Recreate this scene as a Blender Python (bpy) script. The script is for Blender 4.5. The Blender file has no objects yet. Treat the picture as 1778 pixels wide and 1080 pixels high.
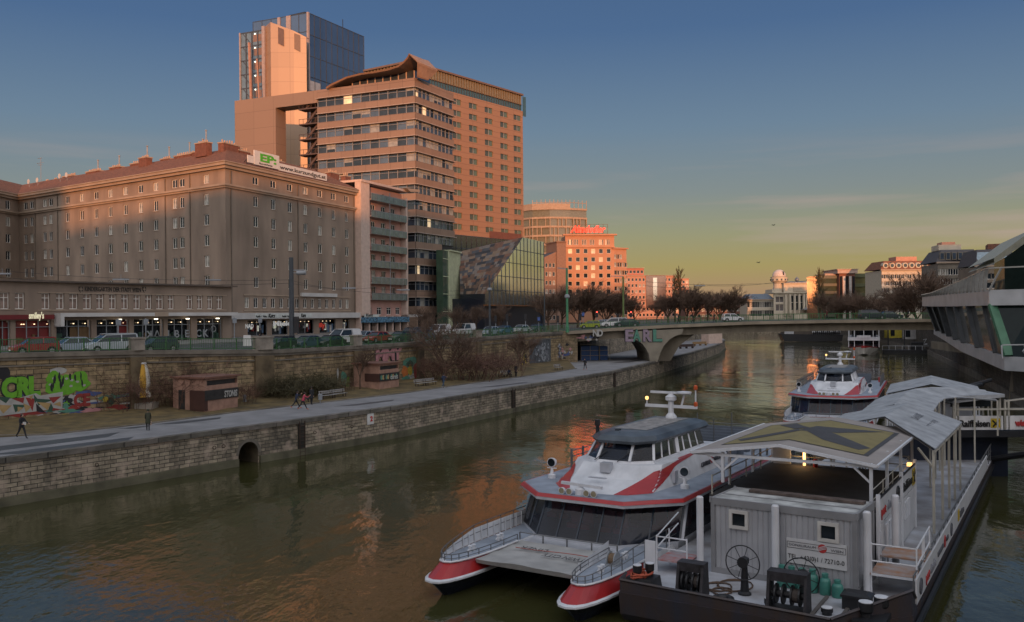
import bpy, math, random
from mathutils import Vector, Matrix
sc = bpy.context.scene
COL = sc.collection
rad = math.radians
# ------------------------------------------------------------------ camera
FPX, HZ, EYE, ROLL = 1550.0, 545.0, 11.4, rad(.5)
cam_data = bpy.data.cameras.new('camera'); cam = bpy.data.objects.new('camera', cam_data); COL.objects.link(cam)
cr, sr = math.cos(ROLL), math.sin(ROLL)
cam.matrix_world = Matrix(((cr, sr, 0, 0), (0, 0, -1, 0), (-sr, cr, 0, EYE), (0, 0, 0, 1)))
cam_data.sensor_width = 36; cam_data.lens = 36 * FPX / 1778; cam_data.shift_y = (HZ - 540) / 1778
cam_data.clip_start = .5; cam_data.clip_end = 9000
sc.camera = cam
# ------------------------------------------------------------------ light
SUN_AZ, SUN_EL = rad(176), rad(4.6)          # azimuth clockwise from +Y: behind the camera
sd = Vector((math.sin(SUN_AZ) * math.cos(SUN_EL), math.cos(SUN_AZ) * math.cos(SUN_EL), math.sin(SUN_EL)))
sun = bpy.data.lights.new('sun', 'SUN'); sun.energy = 2.0; sun.angle = rad(.8); sun.color = (1, .385, .135)
so = bpy.data.objects.new('sun', sun); COL.objects.link(so); so.rotation_euler = sd.to_track_quat('Z', 'Y').to_euler()
world = bpy.data.worlds.new('World'); sc.world = world; world.use_nodes = True
nt = world.node_tree; nt.nodes.clear()
def N(t, k, **kw):
    n = t.nodes.new(k)
    for a, b in kw.items(): setattr(n, a, b)
    return n
sky = N(nt, 'ShaderNodeTexSky', sky_type='NISHITA', sun_disc=False, sun_elevation=SUN_EL, sun_rotation=SUN_AZ)
sky.air_density = 1.6; sky.dust_density = 1.0; sky.ozone_density = 2.5
tc = N(nt, 'ShaderNodeTexCoord'); sep = N(nt, 'ShaderNodeSeparateXYZ'); nt.links.new(tc.outputs['Generated'], sep.inputs[0])
ramp = N(nt, 'ShaderNodeValToRGB'); nt.links.new(sep.outputs['Z'], ramp.inputs[0])
els = ramp.color_ramp.elements
SKY = [(0.0, (.60, .38, .26)), (.022, (.74, .5, .3)), (.05, (.68, .58, .25)), (.085, (.55, .56, .36)), (.13, (.38, .46, .5)), (.2, (.24, .38, .58)), (.3, (.10, .22, .5)), (.42, (.07, .16, .4)), (.6, (.55, .66, .85)), (1, (.65, .75, .9))]
els[0].position = 0; els[0].color = SKY[0][1] + (1,); els[1].position = 1; els[1].color = SKY[-1][1] + (1,)
for p, c in SKY[1:-1]:
    e = els.new(p); e.color = c + (1,)
scl = N(nt, 'ShaderNodeVectorMath', operation='SCALE'); nt.links.new(ramp.outputs[0], scl.inputs[0]); scl.inputs['Scale'].default_value = 2.7
mx = N(nt, 'ShaderNodeMix', data_type='RGBA'); mx.inputs[0].default_value = .88
nt.links.new(sky.outputs[0], mx.inputs[6]); nt.links.new(scl.outputs[0], mx.inputs[7])
# faint streaks of high cloud
mp = N(nt, 'ShaderNodeMapping'); mp.inputs['Scale'].default_value = (1.2, 1.2, 16); nt.links.new(tc.outputs['Generated'], mp.inputs[0])
cn = N(nt, 'ShaderNodeTexNoise'); cn.inputs['Scale'].default_value = 2.3; cn.inputs['Detail'].default_value = 6; nt.links.new(mp.outputs[0], cn.inputs[0])
cr_ = N(nt, 'ShaderNodeValToRGB'); cr_.color_ramp.elements[0].position = .5; cr_.color_ramp.elements[1].position = .78; nt.links.new(cn.outputs[0], cr_.inputs[0])
band = N(nt, 'ShaderNodeMapRange'); band.inputs[1].default_value = .19; band.inputs[2].default_value = .12; nt.links.new(sep.outputs['Z'], band.inputs[0])
cm = N(nt, 'ShaderNodeMath', operation='MULTIPLY'); nt.links.new(cr_.outputs[0], cm.inputs[0]); nt.links.new(band.outputs[0], cm.inputs[1])
cm2 = N(nt, 'ShaderNodeMath', operation='MULTIPLY'); nt.links.new(cm.outputs[0], cm2.inputs[0]); cm2.inputs[1].default_value = .8
mx2 = N(nt, 'ShaderNodeMix', data_type='RGBA'); nt.links.new(cm2.outputs[0], mx2.inputs[0]); nt.links.new(mx.outputs[2], mx2.inputs[6]); mx2.inputs[7].default_value = (2.3, 1.75, 1.55, 1)
# the western half of the sky, behind the camera, is the bright sunset side
west = N(nt, 'ShaderNodeMapRange', interpolation_type='SMOOTHSTEP'); west.inputs[1].default_value = .25; west.inputs[2].default_value = -.7; nt.links.new(sep.outputs['Y'], west.inputs[0])
mx3 = N(nt, 'ShaderNodeMix', data_type='RGBA', blend_type='ADD'); nt.links.new(west.outputs[0], mx3.inputs[0]); nt.links.new(mx2.outputs[2], mx3.inputs[6]); mx3.inputs[7].default_value = (5.0, 4.5, 4.2, 1)
bg = N(nt, 'ShaderNodeBackground'); bg.inputs['Strength'].default_value = .1; nt.links.new(mx3.outputs[2], bg.inputs[0])
wo = N(nt, 'ShaderNodeOutputWorld'); nt.links.new(bg.outputs[0], wo.inputs[0])
sc.view_settings.view_transform = 'Standard'; sc.view_settings.look = 'None'; sc.view_settings.gamma = 1
sc.view_settings.exposure = 1.0
# ------------------------------------------------------------------ pixel -> world helpers (used to survey where things stand)
def ray(px, py):
    u = (px - 889) / FPX; v = (HZ - py) / FPX
    return cr * u + sr * v, -sr * u + cr * v
def G(px, py, z):
    a, c = ray(px, py); t = (z - EYE) / c
    return (a * t, t)
def Zat(px, py, Y): return EYE + ray(px, py)[1] * Y
def sc2(th): return math.sin(th), math.cos(th)
def dirvp(vp): return math.atan((vp - 889) / FPX)
def t_at(P, th, px, py=545):
    a, _ = ray(px, py); s, c = sc2(th)
    return (a * P[1] - P[0]) / (s - a * c)
def along(P, th, t, off=0):                 # off > 0 : to the right of the direction
    s, c = sc2(th); return (P[0] + s * t + c * off, P[1] + c * t - s * off)
class Fr:                                   # frame: x along direction, y to its left, z up
    def __init__(s, P, th, z=0): s.P = P; s.th = th; s.z = z; s.rot = math.pi / 2 - th
    def a(s, px, py=545): return t_at(s.P, s.th, px, py)
    def h(s, px, py):
        q = along(s.P, s.th, s.a(px, py)); return Zat(px, py, q[1]) - s.z
    def w(s, a, d=0): return along(s.P, s.th, a, -d)
# ------------------------------------------------------------------ materials
MATS = {}
def M(name, rgb=(.5, .5, .5), rough=.7, metal=0, var=.12, scale=1.5, bump=0, streak=0, emit=0, spec=.5, coat=0, dirt=None):
    if name in MATS: return MATS[name]
    m = bpy.data.materials.new(name); m.use_nodes = True; t = m.node_tree; b = t.nodes['Principled BSDF']
    b.inputs['Roughness'].default_value = rough; b.inputs['Metallic'].default_value = metal; b.inputs['Specular IOR Level'].default_value = spec
    if coat: b.inputs['Coat Weight'].default_value = coat; b.inputs['Coat Roughness'].default_value = .08
    if emit: b.inputs['Emission Color'].default_value = rgb + (1,); b.inputs['Emission Strength'].default_value = emit
    c = N(t, 'ShaderNodeTexCoord'); n = N(t, 'ShaderNodeTexNoise'); n.inputs['Scale'].default_value = scale; n.inputs['Detail'].default_value = 5
    mpn = N(t, 'ShaderNodeMapping'); t.links.new(c.outputs['Object'], mpn.inputs[0]); t.links.new(mpn.outputs[0], n.inputs[0])
    if streak: mpn.inputs['Scale'].default_value = (1, 1, streak)
    r = N(t, 'ShaderNodeValToRGB'); t.links.new(n.outputs[0], r.inputs[0])
    r.color_ramp.elements[0].position = .3; r.color_ramp.elements[1].position = .7
    d = dirt or tuple(x * (1 - 1.6 * var) for x in rgb)
    r.color_ramp.elements[0].color = tuple(d) + (1,); r.color_ramp.elements[1].color = tuple(min(1, x * (1 + var * .8)) for x in rgb) + (1,)
    t.links.new(r.outputs[0], b.inputs['Base Color'])
    if bump:
        bn = N(t, 'ShaderNodeBump'); bn.inputs['Strength'].default_value = bump; bn.inputs['Distance'].default_value = .05
        n2 = N(t, 'ShaderNodeTexNoise'); n2.inputs['Scale'].default_value = scale * 6; n2.inputs['Detail'].default_value = 6
        t.links.new(c.outputs['Object'], n2.inputs[0]); t.links.new(n2.outputs[0], bn.inputs['Height']); t.links.new(bn.outputs[0], b.inputs['Normal'])
    MATS[name] = m; return m
def Mbrick(name, c1, c2, mortar, bw, bh, msize=.02, rough=.85, uv=True, bump=.6, stain=(.02, .018, .014), stain_amt=.6, sscale=.35, offset=.5, squash=1.0):
    m = bpy.data.materials.new(name); m.use_nodes = True; t = m.node_tree; b = t.nodes['Principled BSDF']; b.inputs['Roughness'].default_value = rough
    c = N(t, 'ShaderNodeTexCoord'); br = N(t, 'ShaderNodeTexBrick'); src = c.outputs['UV']
    if not uv:
        s = N(t, 'ShaderNodeSeparateXYZ'); cb = N(t, 'ShaderNodeCombineXYZ'); t.links.new(c.outputs['Object'], s.inputs[0]); t.links.new(s.outputs['X'], cb.inputs['X']); t.links.new(s.outputs['Z'], cb.inputs['Y']); src = cb.outputs[0]
    t.links.new(src, br.inputs['Vector'])
    br.offset = offset; br.squash = squash
    for k, v in (('Color1', c1 + (1,)), ('Color2', c2 + (1,)), ('Mortar', mortar + (1,)), ('Scale', 1), ('Mortar Size', msize), ('Brick Width', bw), ('Row Height', bh), ('Bias', -.1), ('Mortar Smooth', .2)): br.inputs[k].default_value = v
    n = N(t, 'ShaderNodeTexNoise'); n.inputs['Scale'].default_value = sscale; n.inputs['Detail'].default_value = 8; n.inputs['Roughness'].default_value = .65
    mpn = N(t, 'ShaderNodeMapping'); mpn.inputs['Scale'].default_value = (1, .45, 1); t.links.new(src, mpn.inputs[0]); t.links.new(mpn.outputs[0], n.inputs[0])
    r = N(t, 'ShaderNodeValToRGB'); r.color_ramp.elements[0].position = .47; r.color_ramp.elements[1].position = .68; t.links.new(n.outputs[0], r.inputs[0])
    mm = N(t, 'ShaderNodeMath', operation='MULTIPLY'); mm.inputs[1].default_value = stain_amt; t.links.new(r.outputs[0], mm.inputs[0])
    x = N(t, 'ShaderNodeMix', data_type='RGBA'); t.links.new(mm.outputs[0], x.inputs[0]); t.links.new(br.outputs['Color'], x.inputs[6]); x.inputs[7].default_value = stain + (1,)
    n3 = N(t, 'ShaderNodeTexNoise'); n3.inputs['Scale'].default_value = 3; n3.inputs['Detail'].default_value = 6; t.links.new(src, n3.inputs[0])
    x2 = N(t, 'ShaderNodeMix', data_type='RGBA', blend_type='MULTIPLY'); x2.inputs[0].default_value = .7; t.links.new(x.outputs[2], x2.inputs[6])
    r3 = N(t, 'ShaderNodeValToRGB'); r3.color_ramp.elements[0].position = .3; r3.color_ramp.elements[0].color = (.45, .45, .45, 1); r3.color_ramp.elements[1].position = .75; r3.color_ramp.elements[1].color = (1.3, 1.3, 1.3, 1)
    t.links.new(n3.outputs[0], r3.inputs[0]); t.links.new(r3.outputs[0], x2.inputs[7]); t.links.new(x2.outputs[2], b.inputs['Base Color'])
    n4 = N(t, 'ShaderNodeTexNoise'); n4.inputs['Scale'].default_value = .9; n4.inputs['Detail'].default_value = 4; t.links.new(src, n4.inputs[0])
    r4 = N(t, 'ShaderNodeValToRGB'); r4.color_ramp.elements[0].position = .52; r4.color_ramp.elements[0].color = (0, 0, 0, 1); r4.color_ramp.elements[1].position = .66; r4.color_ramp.elements[1].color = (.55, .55, .55, 1); t.links.new(n4.outputs[0], r4.inputs[0])
    x4 = N(t, 'ShaderNodeMix', data_type='RGBA'); t.links.new(r4.outputs[0], x4.inputs[0]); t.links.new(x2.outputs[2], x4.inputs[6]); x4.inputs[7].default_value = tuple(min(1, q * 1.25 + .02) for q in (c1[0], c1[1] * .93, c1[2])) + (1,); t.links.new(x4.outputs[2], b.inputs['Base Color'])
    bn = N(t, 'ShaderNodeBump'); bn.inputs['Strength'].default_value = bump; bn.inputs['Distance'].default_value = .06; t.links.new(br.outputs['Fac'], bn.inputs['Height']); bn.invert = True
    t.links.new(bn.outputs[0], b.inputs['Normal']); MATS[name] = m; return m
def Mpanel(name, rgb, bw, bh, rough=.5, line=.55, metal=0, msize=.012, var=.1, c2=None, spec=.5):
    """smooth cladding with thin panel joints, in a facade's own x / z"""
    m = bpy.data.materials.new(name); m.use_nodes = True; t = m.node_tree; b = t.nodes['Principled BSDF']; b.inputs['Roughness'].default_value = rough; b.inputs['Metallic'].default_value = metal; b.inputs['Specular IOR Level'].default_value = spec
    c = N(t, 'ShaderNodeTexCoord'); s = N(t, 'ShaderNodeSeparateXYZ'); cb = N(t, 'ShaderNodeCombineXYZ'); t.links.new(c.outputs['Object'], s.inputs[0])
    t.links.new(s.outputs['X'], cb.inputs['X']); t.links.new(s.outputs['Z'], cb.inputs['Y'])
    br = N(t, 'ShaderNodeTexBrick'); br.offset = 0; t.links.new(cb.outputs[0], br.inputs['Vector'])
    a = tuple(x * (1 - var) for x in rgb); c2 = c2 or tuple(min(1, x * (1 + var)) for x in rgb)
    for k, v in (('Color1', a + (1,)), ('Color2', c2 + (1,)), ('Mortar', tuple(x * line for x in rgb) + (1,)), ('Scale', 1), ('Mortar Size', msize), ('Brick Width', bw), ('Row Height', bh), ('Bias', 0)): br.inputs[k].default_value = v
    t.links.new(br.outputs['Color'], b.inputs['Base Color']); MATS[name] = m; return m
GLASS = M('dark_glass', (.02, .028, .036), .06, var=.4, scale=.4, spec=.5)
GLASS2 = M('blue_glass', (.05, .07, .1), .05, var=.3, scale=.3, spec=1)
CURT = M('curtained_glass', (.32, .31, .27), .25, var=.35, scale=1.2, spec=.8)
CURT2 = M('green_blind', (.1, .16, .05), .4)
FRAME = M('white_window_frame', (.75, .72, .66), .5)
WHITE = M('white_paint', (.62, .64, .66), .45, var=.08, scale=2)
DARKM = M('dark_metal', (.02, .022, .026), .45, var=.3)
BLACKM = M('black_paint', (.012, .013, .016), .5, var=.3)
GREENM = M('green_paint', (.03, .13, .04), .5, var=.2)
RED = M('red_paint', (.36, .02, .022), .35, var=.08, scale=1, coat=.3)
GREY = M('grey_metal', (.25, .27, .29), .45, var=.1)
LAMP = M('lit_lamp', (1, .55, .18), emit=1.0)
# ------------------------------------------------------------------ mesh builder
class MB:
    def __init__(s): s.v = []; s.f = []; s.m = []; s.uv = {}
    def poly(s, pts, m=0, uv=None):
        i = len(s.v); s.v += [tuple(p) for p in pts]; s.f.append(tuple(range(i, i + len(pts)))); s.m.append(m)
        if uv: s.uv[len(s.f) - 1] = uv
    def box(s, x0, x1, y0, y1, z0, z1, m=0, top=None):
        if x0 > x1: x0, x1 = x1, x0
        if y0 > y1: y0, y1 = y1, y0
        if z0 > z1: z0, z1 = z1, z0
        i = len(s.v); s.v += [(x, y, z) for z in (z0, z1) for x, y in ((x0, y0), (x1, y0), (x1, y1), (x0, y1))]
        for k, q in enumerate(((3, 2, 1, 0), (4, 5, 6, 7), (0, 1, 5, 4), (1, 2, 6, 5), (2, 3, 7, 6), (3, 0, 4, 7))):
            s.f.append(tuple(i + j for j in q)); s.m.append(top if (top is not None and k == 1) else m)
    def prism(s, pl, z0, z1, m=0, top=None):
        """pl: counter-clockwise xy outline; z0/z1 numbers or lists"""
        n = len(pl); A = z0 if isinstance(z0, (list, tuple)) else [z0] * n; B = z1 if isinstance(z1, (list, tuple)) else [z1] * n
        i = len(s.v); s.v += [(p[0], p[1], A[k]) for k, p in enumerate(pl)] + [(p[0], p[1], B[k]) for k, p in enumerate(pl)]
        for k in range(n):
            j = (k + 1) % n; s.f.append((i + k, i + j, i + n + j, i + n + k)); s.m.append(m)
        s.f.append(tuple(i + k for k in reversed(range(n)))); s.m.append(m); s.f.append(tuple(i + n + k for k in range(n))); s.m.append(m if top is None else top)
    def xprism(s, pl, y0, y1, m=0):
        """pl: outline in x,z extruded along y"""
        n = len(pl); i = len(s.v); s.v += [(p[0], y0, p[1]) for p in pl] + [(p[0], y1, p[1]) for p in pl]
        for k in range(n):
            j = (k + 1) % n; s.f.append((i + k, i + n + k, i + n + j, i + j)); s.m.append(m)
        s.f.append(tuple(i + k for k in range(n))); s.m.append(m); s.f.append(tuple(i + n + k for k in reversed(range(n)))); s.m.append(m)
    def loft(s, rings, m=0, cap=True, closed=True):
        n = len(rings[0]); i = len(s.v)
        for r in rings: s.v += [tuple(p) for p in r]
        for a in range(len(rings) - 1):
            for k in range(n if closed else n - 1):
                j = (k + 1) % n; s.f.append((i + a * n + k, i + a * n + j, i + (a + 1) * n + j, i + (a + 1) * n + k)); s.m.append(m)
        if cap:
            s.f.append(tuple(i + k for k in reversed(range(n)))); s.m.append(m); e = i + (len(rings) - 1) * n; s.f.append(tuple(e + k for k in range(n))); s.m.append(m)
    def tube(s, pts, r, n=6, m=0, r1=None, cap=True):
        P = [Vector(p) for p in pts]; rings = []
        for k, p in enumerate(P):
            d = (P[min(k + 1, len(P) - 1)] - P[max(k - 1, 0)])
            if d.length < 1e-6: d = Vector((0, 0, 1))
            d.normalize(); u = d.cross(Vector((0, 0, 1))) if abs(d.z) < .95 else d.cross(Vector((1, 0, 0))); u.normalize(); w = d.cross(u)
            q = r if r1 is None else r + (r1 - r) * k / (len(P) - 1)
            rings.append([p + (u * math.cos(2 * math.pi * j / n) + w * math.sin(2 * math.pi * j / n)) * q for j in range(n)])
        s.loft(rings, m, cap)
    def lathe(s, c, prof, n=14, m=0, axis='z'):
        rings = []
        for r, h in prof:
            ring = []
            for j in range(n):
                a = 2 * math.pi * j / n; x, y = r * math.cos(a), r * math.sin(a)
                ring.append((c[0] + x, c[1] + y, c[2] + h) if axis == 'z' else ((c[0] + x, c[1] + h, c[2] + y) if axis == 'y' else (c[0] + h, c[1] + x, c[2] + y)))
            rings.append(ring)
        s.loft(rings, m)
    def bar(s, p, q, w, h=None, m=0):
        h = h or w; p, q = Vector(p), Vector(q); d = (q - p); d.normalize()
        u = d.cross(Vector((0, 0, 1))) if abs(d.z) < .98 else Vector((1, 0, 0)); u.normalize(); v = u.cross(d)
        s.loft([[a + u * (w / 2 * i) + v * (h / 2 * j) for i, j in ((-1, -1), (1, -1), (1, 1), (-1, 1))] for a in (p, q)], m)
    def torus(s, c, R, r, n=16, k=6, m=0, axis='z'):
        i0 = len(s.v)
        for a in range(n):
            A = 2 * math.pi * a / n
            for b in range(k):
                B = 2 * math.pi * b / k; q = R + r * math.cos(B); x, y, z = q * math.cos(A), q * math.sin(A), r * math.sin(B)
                if axis == 'y': x, y, z = x, z, y
                if axis == 'x': x, y, z = z, x, y
                s.v.append((c[0] + x, c[1] + y, c[2] + z))
        for a in range(n):
            for b in range(k):
                s.f.append((i0 + a * k + b, i0 + ((a + 1) % n) * k + b, i0 + ((a + 1) % n) * k + (b + 1) % k, i0 + a * k + (b + 1) % k)); s.m.append(m)
    def mesh(s, name, mats, smooth=False):
        me = bpy.data.meshes.new(name); me.from_pydata(s.v, [], s.f)
        for m in (mats if isinstance(mats, (list, tuple)) else [mats]): me.materials.append(m)
        me.polygons.foreach_set('material_index', s.m)
        if smooth: me.polygons.foreach_set('use_smooth', [True] * len(s.f))
        if s.uv:
            uvl = me.uv_layers.new(name='UVMap')
            for fi, uv in s.uv.items():
                for li, c in zip(me.polygons[fi].loop_indices, uv): uvl.data[li].uv = c
        me.update(); return me
    def build(s, name, mats, parent=None, F=None, smooth=False):
        return put(s.mesh(name, mats, smooth), name, parent, F)
def put(me, name, parent=None, F=None, at=(0, 0, 0), rot=0):
    """F: world frame; parent is an Empty with rotation 0 in that case. Otherwise at/rot are local."""
    o = bpy.data.objects.new(name, me); COL.objects.link(o)
    if F is not None:
        x, y = F.w(at[0], at[1]); z = F.z + at[2]; r = F.rot + rot
        pp = parent
        while pp: x -= pp.location.x; y -= pp.location.y; z -= pp.location.z; pp = pp.parent
        o.location = (x, y, z); o.rotation_euler = (0, 0, r)
    else: o.location = at; o.rotation_euler = (0, 0, rot)
    if parent: o.parent = parent
    return o
def tag(o, label, cat, group=None, kind=None):
    if label: o['label'] = label
    if cat: o['category'] = cat
    if group: o['group'] = group
    if kind: o['kind'] = kind
    return o
def thing(name, label, cat, loc=(0, 0, 0), rotz=0, group=None):
    o = bpy.data.objects.new(name, None); COL.objects.link(o); o.location = loc; o.rotation_euler = (0, 0, rotz); o.empty_display_size = .5
    return tag(o, label, cat, group)
def struct(o): o['kind'] = 'structure'; return o
def dup(src, loc, rotz=0, label=None, scale=None, group=None):
    def cp(o, par):
        c = o.copy(); COL.objects.link(c); c.parent = par
        for ch in o.children: cp(ch, c)
        return c
    r = cp(src, None); r.location = loc; r.rotation_euler = (0, 0, rotz)
    if label: r['label'] = label
    if group: r['group'] = group
    if scale: r.scale = (scale,) * 3 if not isinstance(scale, tuple) else scale
    return r
def text(s, size, mat, parent, F=None, at=(0, 0, 0), name='lettering', rot=0, bold=0, ext=.02, align='LEFT', space=1, facing='front', tilt=0, width=None, mirror=False, shear=0):
    cu = bpy.data.curves.new(name, 'FONT'); cu.body = s; cu.size = size; cu.extrude = ext; cu.offset = bold; cu.align_x = align; cu.space_character = space; cu.resolution_u = 3; cu.shear = shear
    tmp = bpy.data.objects.new('tmp', cu); COL.objects.link(tmp); bpy.context.view_layer.update()
    me = bpy.data.meshes.new_from_object(tmp.evaluated_get(bpy.context.evaluated_depsgraph_get())); bpy.data.objects.remove(tmp); bpy.data.curves.remove(cu)
    xs = [v.co.x for v in me.vertices]; w = (max(xs) - min(xs)) if xs else 1; k = width / w if width else 1
    for v in me.vertices:
        x, y, z = v.co; x *= k
        if mirror: x = -x
        v.co = (x, -z, y) if facing == 'front' else (x, y, z)
    if mirror: me.flip_normals()
    me.materials.clear(); me.materials.append(mat); me.name = name
    return put(me, name, parent, F, at, rot)
# ------------------------------------------------------------------ facade tools
def wall_holes(mb, L, z0, z1, holes, depth=.18, m=0, mr=0, x0=0, y=0):
    xs = sorted({round(v, 3) for v in [x0, L] + [q for h in holes for q in h[:2]] if x0 <= v <= L}); zs = sorted({round(v, 3) for v in [z0, z1] + [q for h in holes for q in h[2:4]] if z0 <= v <= z1})
    for i in range(len(xs) - 1):
        run = None
        cx = (xs[i] + xs[i + 1]) / 2
        for j in range(len(zs) - 1):
            cz = (zs[j] + zs[j + 1]) / 2
            inside = any(h[0] < cx < h[1] and h[2] < cz < h[3] for h in holes)
            if not inside: run = (run[0], zs[j + 1]) if run else (zs[j], zs[j + 1])
            if inside or j == len(zs) - 2:
                if run: mb.poly([(xs[i], y, run[0]), (xs[i + 1], y, run[0]), (xs[i + 1], y, run[1]), (xs[i], y, run[1])], m)
                run = None
    for a, b, c, d in [h[:4] for h in holes]:
        mb.poly([(a, y, c), (a, y + depth, c), (a, y + depth, d), (a, y, d)], mr); mb.poly([(b, y, d), (b, y + depth, d), (b, y + depth, c), (b, y, c)], mr)
        mb.poly([(a, y, c), (b, y, c), (b, y + depth, c), (a, y + depth, c)], mr); mb.poly([(a, y + depth, d), (b, y + depth, d), (b, y, d), (a, y, d)], mr)
PROTO = {}; WCOUNT = {}; WREST = {}
rw = random.Random(5)
def win_mb(kind, w, h):
    f, g = MB(), MB(); t = .09 if w < 3 else .08
    f.box(-w/2, w/2, 0, .07, -h/2, -h/2 + t); f.box(-w/2, w/2, 0, .07, h/2 - t, h/2); f.box(-w/2, -w/2 + t, 0, .07, -h/2 + t, h/2 - t); f.box(w/2 - t, w/2, 0, .07, -h/2 + t, h/2 - t)
    nv = {'sash2': 1, 'single': 0, 'tri': 2, 'cross': 1, 'wide': 3}.get(kind, 1)
    for k in range(nv):
        x = -w/2 + w * (k + 1) / (nv + 1); f.box(x - t*.45, x + t*.45, .002, .065, -h/2 + t, h/2 - t)
    if kind == 'cross': f.box(-w/2 + t, w/2 - t, .004, .06, h*.18, h*.18 + t*.8)
    g.poly([(-w/2, .045, -h/2), (w/2, .045, -h/2), (w/2, .045, h/2), (-w/2, .045, h/2)])
    return f, g
def window(parent, F, a, z, w, h, kind='sash2', frame=None, glass=None, recess=.12, sill=None, cap=98):
    frame = frame or FRAME
    if glass is None: glass = rw.choice([GLASS, GLASS, GLASS, CURT])
    n = WCOUNT.get(parent.name, 0); WCOUNT[parent.name] = n + 1
    k = (kind, round(w, 1), round(h, 1), frame.name, glass.name, sill is not None)
    w, h = round(w, 1), round(h, 1)
    if n >= cap:
        W = WREST.setdefault(parent.name, (parent, MB(), [frame])); mb = W[1]; mats = W[2]
        for m_ in (frame, glass):
            if m_ not in mats: mats.append(m_)
        for src, m_ in zip(win_mb(kind, w, h), (frame, glass)):
            i = len(mb.v); c, s_ = math.cos(F.rot), math.sin(F.rot); ox, oy = F.w(a, recess)
            mb.v += [(ox + c*x - s_*y - parent.location.x, oy + s_*x + c*y - parent.location.y, F.z + z + q - parent.location.z) for x, y, q in src.v]
            mb.f += [tuple(i + j for j in f) for f in src.f]; mb.m += [mats.index(m_)] * len(src.f)
        return None
    if k not in PROTO:
        f, g = win_mb(kind, w, h); s_ = None
        if sill is not None:
            s_ = MB(); s_.box(-w/2 - .08, w/2 + .08, -recess - .08, 0, -h/2 - .1, -h/2); s_ = s_.mesh('sill', sill)
        PROTO[k] = (f.mesh('window', frame), g.mesh('pane', glass), s_)
    f, g, s_ = PROTO[k]
    o = put(f, 'window', parent, F, (a, recess, z)); put(g, 'pane', o)
    if s_: put(s_, 'sill', o)
    return o
def flush_windows():
    for p, mb, mats in WREST.values(): mb.build('window', mats, p)['kind'] = 'stuff'
def facade(parent, F, L, z0, z1, wins, wall, kind='sash2', frame=None, recess=.14, sill=None, name='wall', extra_holes=(), x0=0, glass=None):
    """wins: (a, z, w, h[, kind])"""
    mb = MB(); holes = [(a - round(w, 1)/2, a + round(w, 1)/2, z - round(h, 1)/2, z + round(h, 1)/2) for a, z, w, h, *_ in wins] + list(extra_holes)
    wall_holes(mb, L, z0, z1, holes, recess + .05, x0=x0); mb.build(name, wall, parent, F)
    for a, z, w, h, *k in wins: window(parent, F, a, z, w, h, k[0] if k else kind, frame, glass, recess, sill)
# ================================================================== SETTING
QZ = 2.9
rs = random.Random(11)
def offs(pts, d):
    """polyline shifted d metres to the right of its direction, mitred"""
    out = []
    for i, p in enumerate(pts):
        ns = []
        for a, b in ((i - 1, i), (i, i + 1)):
            if 0 <= a and b < len(pts):
                dx, dy = pts[b][0] - pts[a][0], pts[b][1] - pts[a][1]; l = math.hypot(dx, dy); ns.append((dy / l, -dx / l))
        nx = sum(n[0] for n in ns) / len(ns); ny = sum(n[1] for n in ns) / len(ns); l2 = nx * nx + ny * ny
        out.append((p[0] + nx / l2 * d, p[1] + ny / l2 * d))
    return out
def strip(mb, pts, d0, d1, z0, z1, m=0, top=None):
    A, B = offs(pts, d0), offs(pts, d1); n = len(pts)
    Z0 = z0 if isinstance(z0, list) else [z0] * n; Z1 = z1 if isinstance(z1, list) else [z1] * n
    for i in range(n - 1):
        q = [A[i], B[i], B[i+1], A[i+1]]
        mb.prism(q, [Z0[i], Z0[i], Z0[i+1], Z0[i+1]], [Z1[i], Z1[i], Z1[i+1], Z1[i+1]], m, top)
def wallstrip(mb, pts, z0, z1, m=0, flip=False, s0=0):
    s = s0; n = len(pts); Z0 = z0 if isinstance(z0, list) else [z0] * n; Z1 = z1 if isinstance(z1, list) else [z1] * n
    for i in range(n - 1):
        l = math.dist(pts[i][:2], pts[i+1][:2]); a, b = pts[i], pts[i+1]
        q = [(a[0], a[1], Z0[i]), (b[0], b[1], Z0[i+1]), (b[0], b[1], Z1[i+1]), (a[0], a[1], Z1[i])]; uv = [(s, Z0[i]), (s + l, Z0[i+1]), (s + l, Z1[i+1]), (s, Z1[i])]
        if flip: q.reverse(); uv.reverse()
        mb.poly(q, m, uv); s += l
    return s
def dense(pts, step=3.0, Z=None):
    out, oz = [pts[0]], [Z[0]] if Z else None
    for i in range(len(pts) - 1):
        l = math.dist(pts[i], pts[i+1]); n = max(1, int(l / step))
        for k in range(1, n + 1):
            t = k / n; out.append((pts[i][0] + (pts[i+1][0] - pts[i][0]) * t, pts[i][1] + (pts[i+1][1] - pts[i][1]) * t))
            if Z: oz.append(Z[i] + (Z[i+1] - Z[i]) * t)
    return (out, oz) if Z else out
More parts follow.
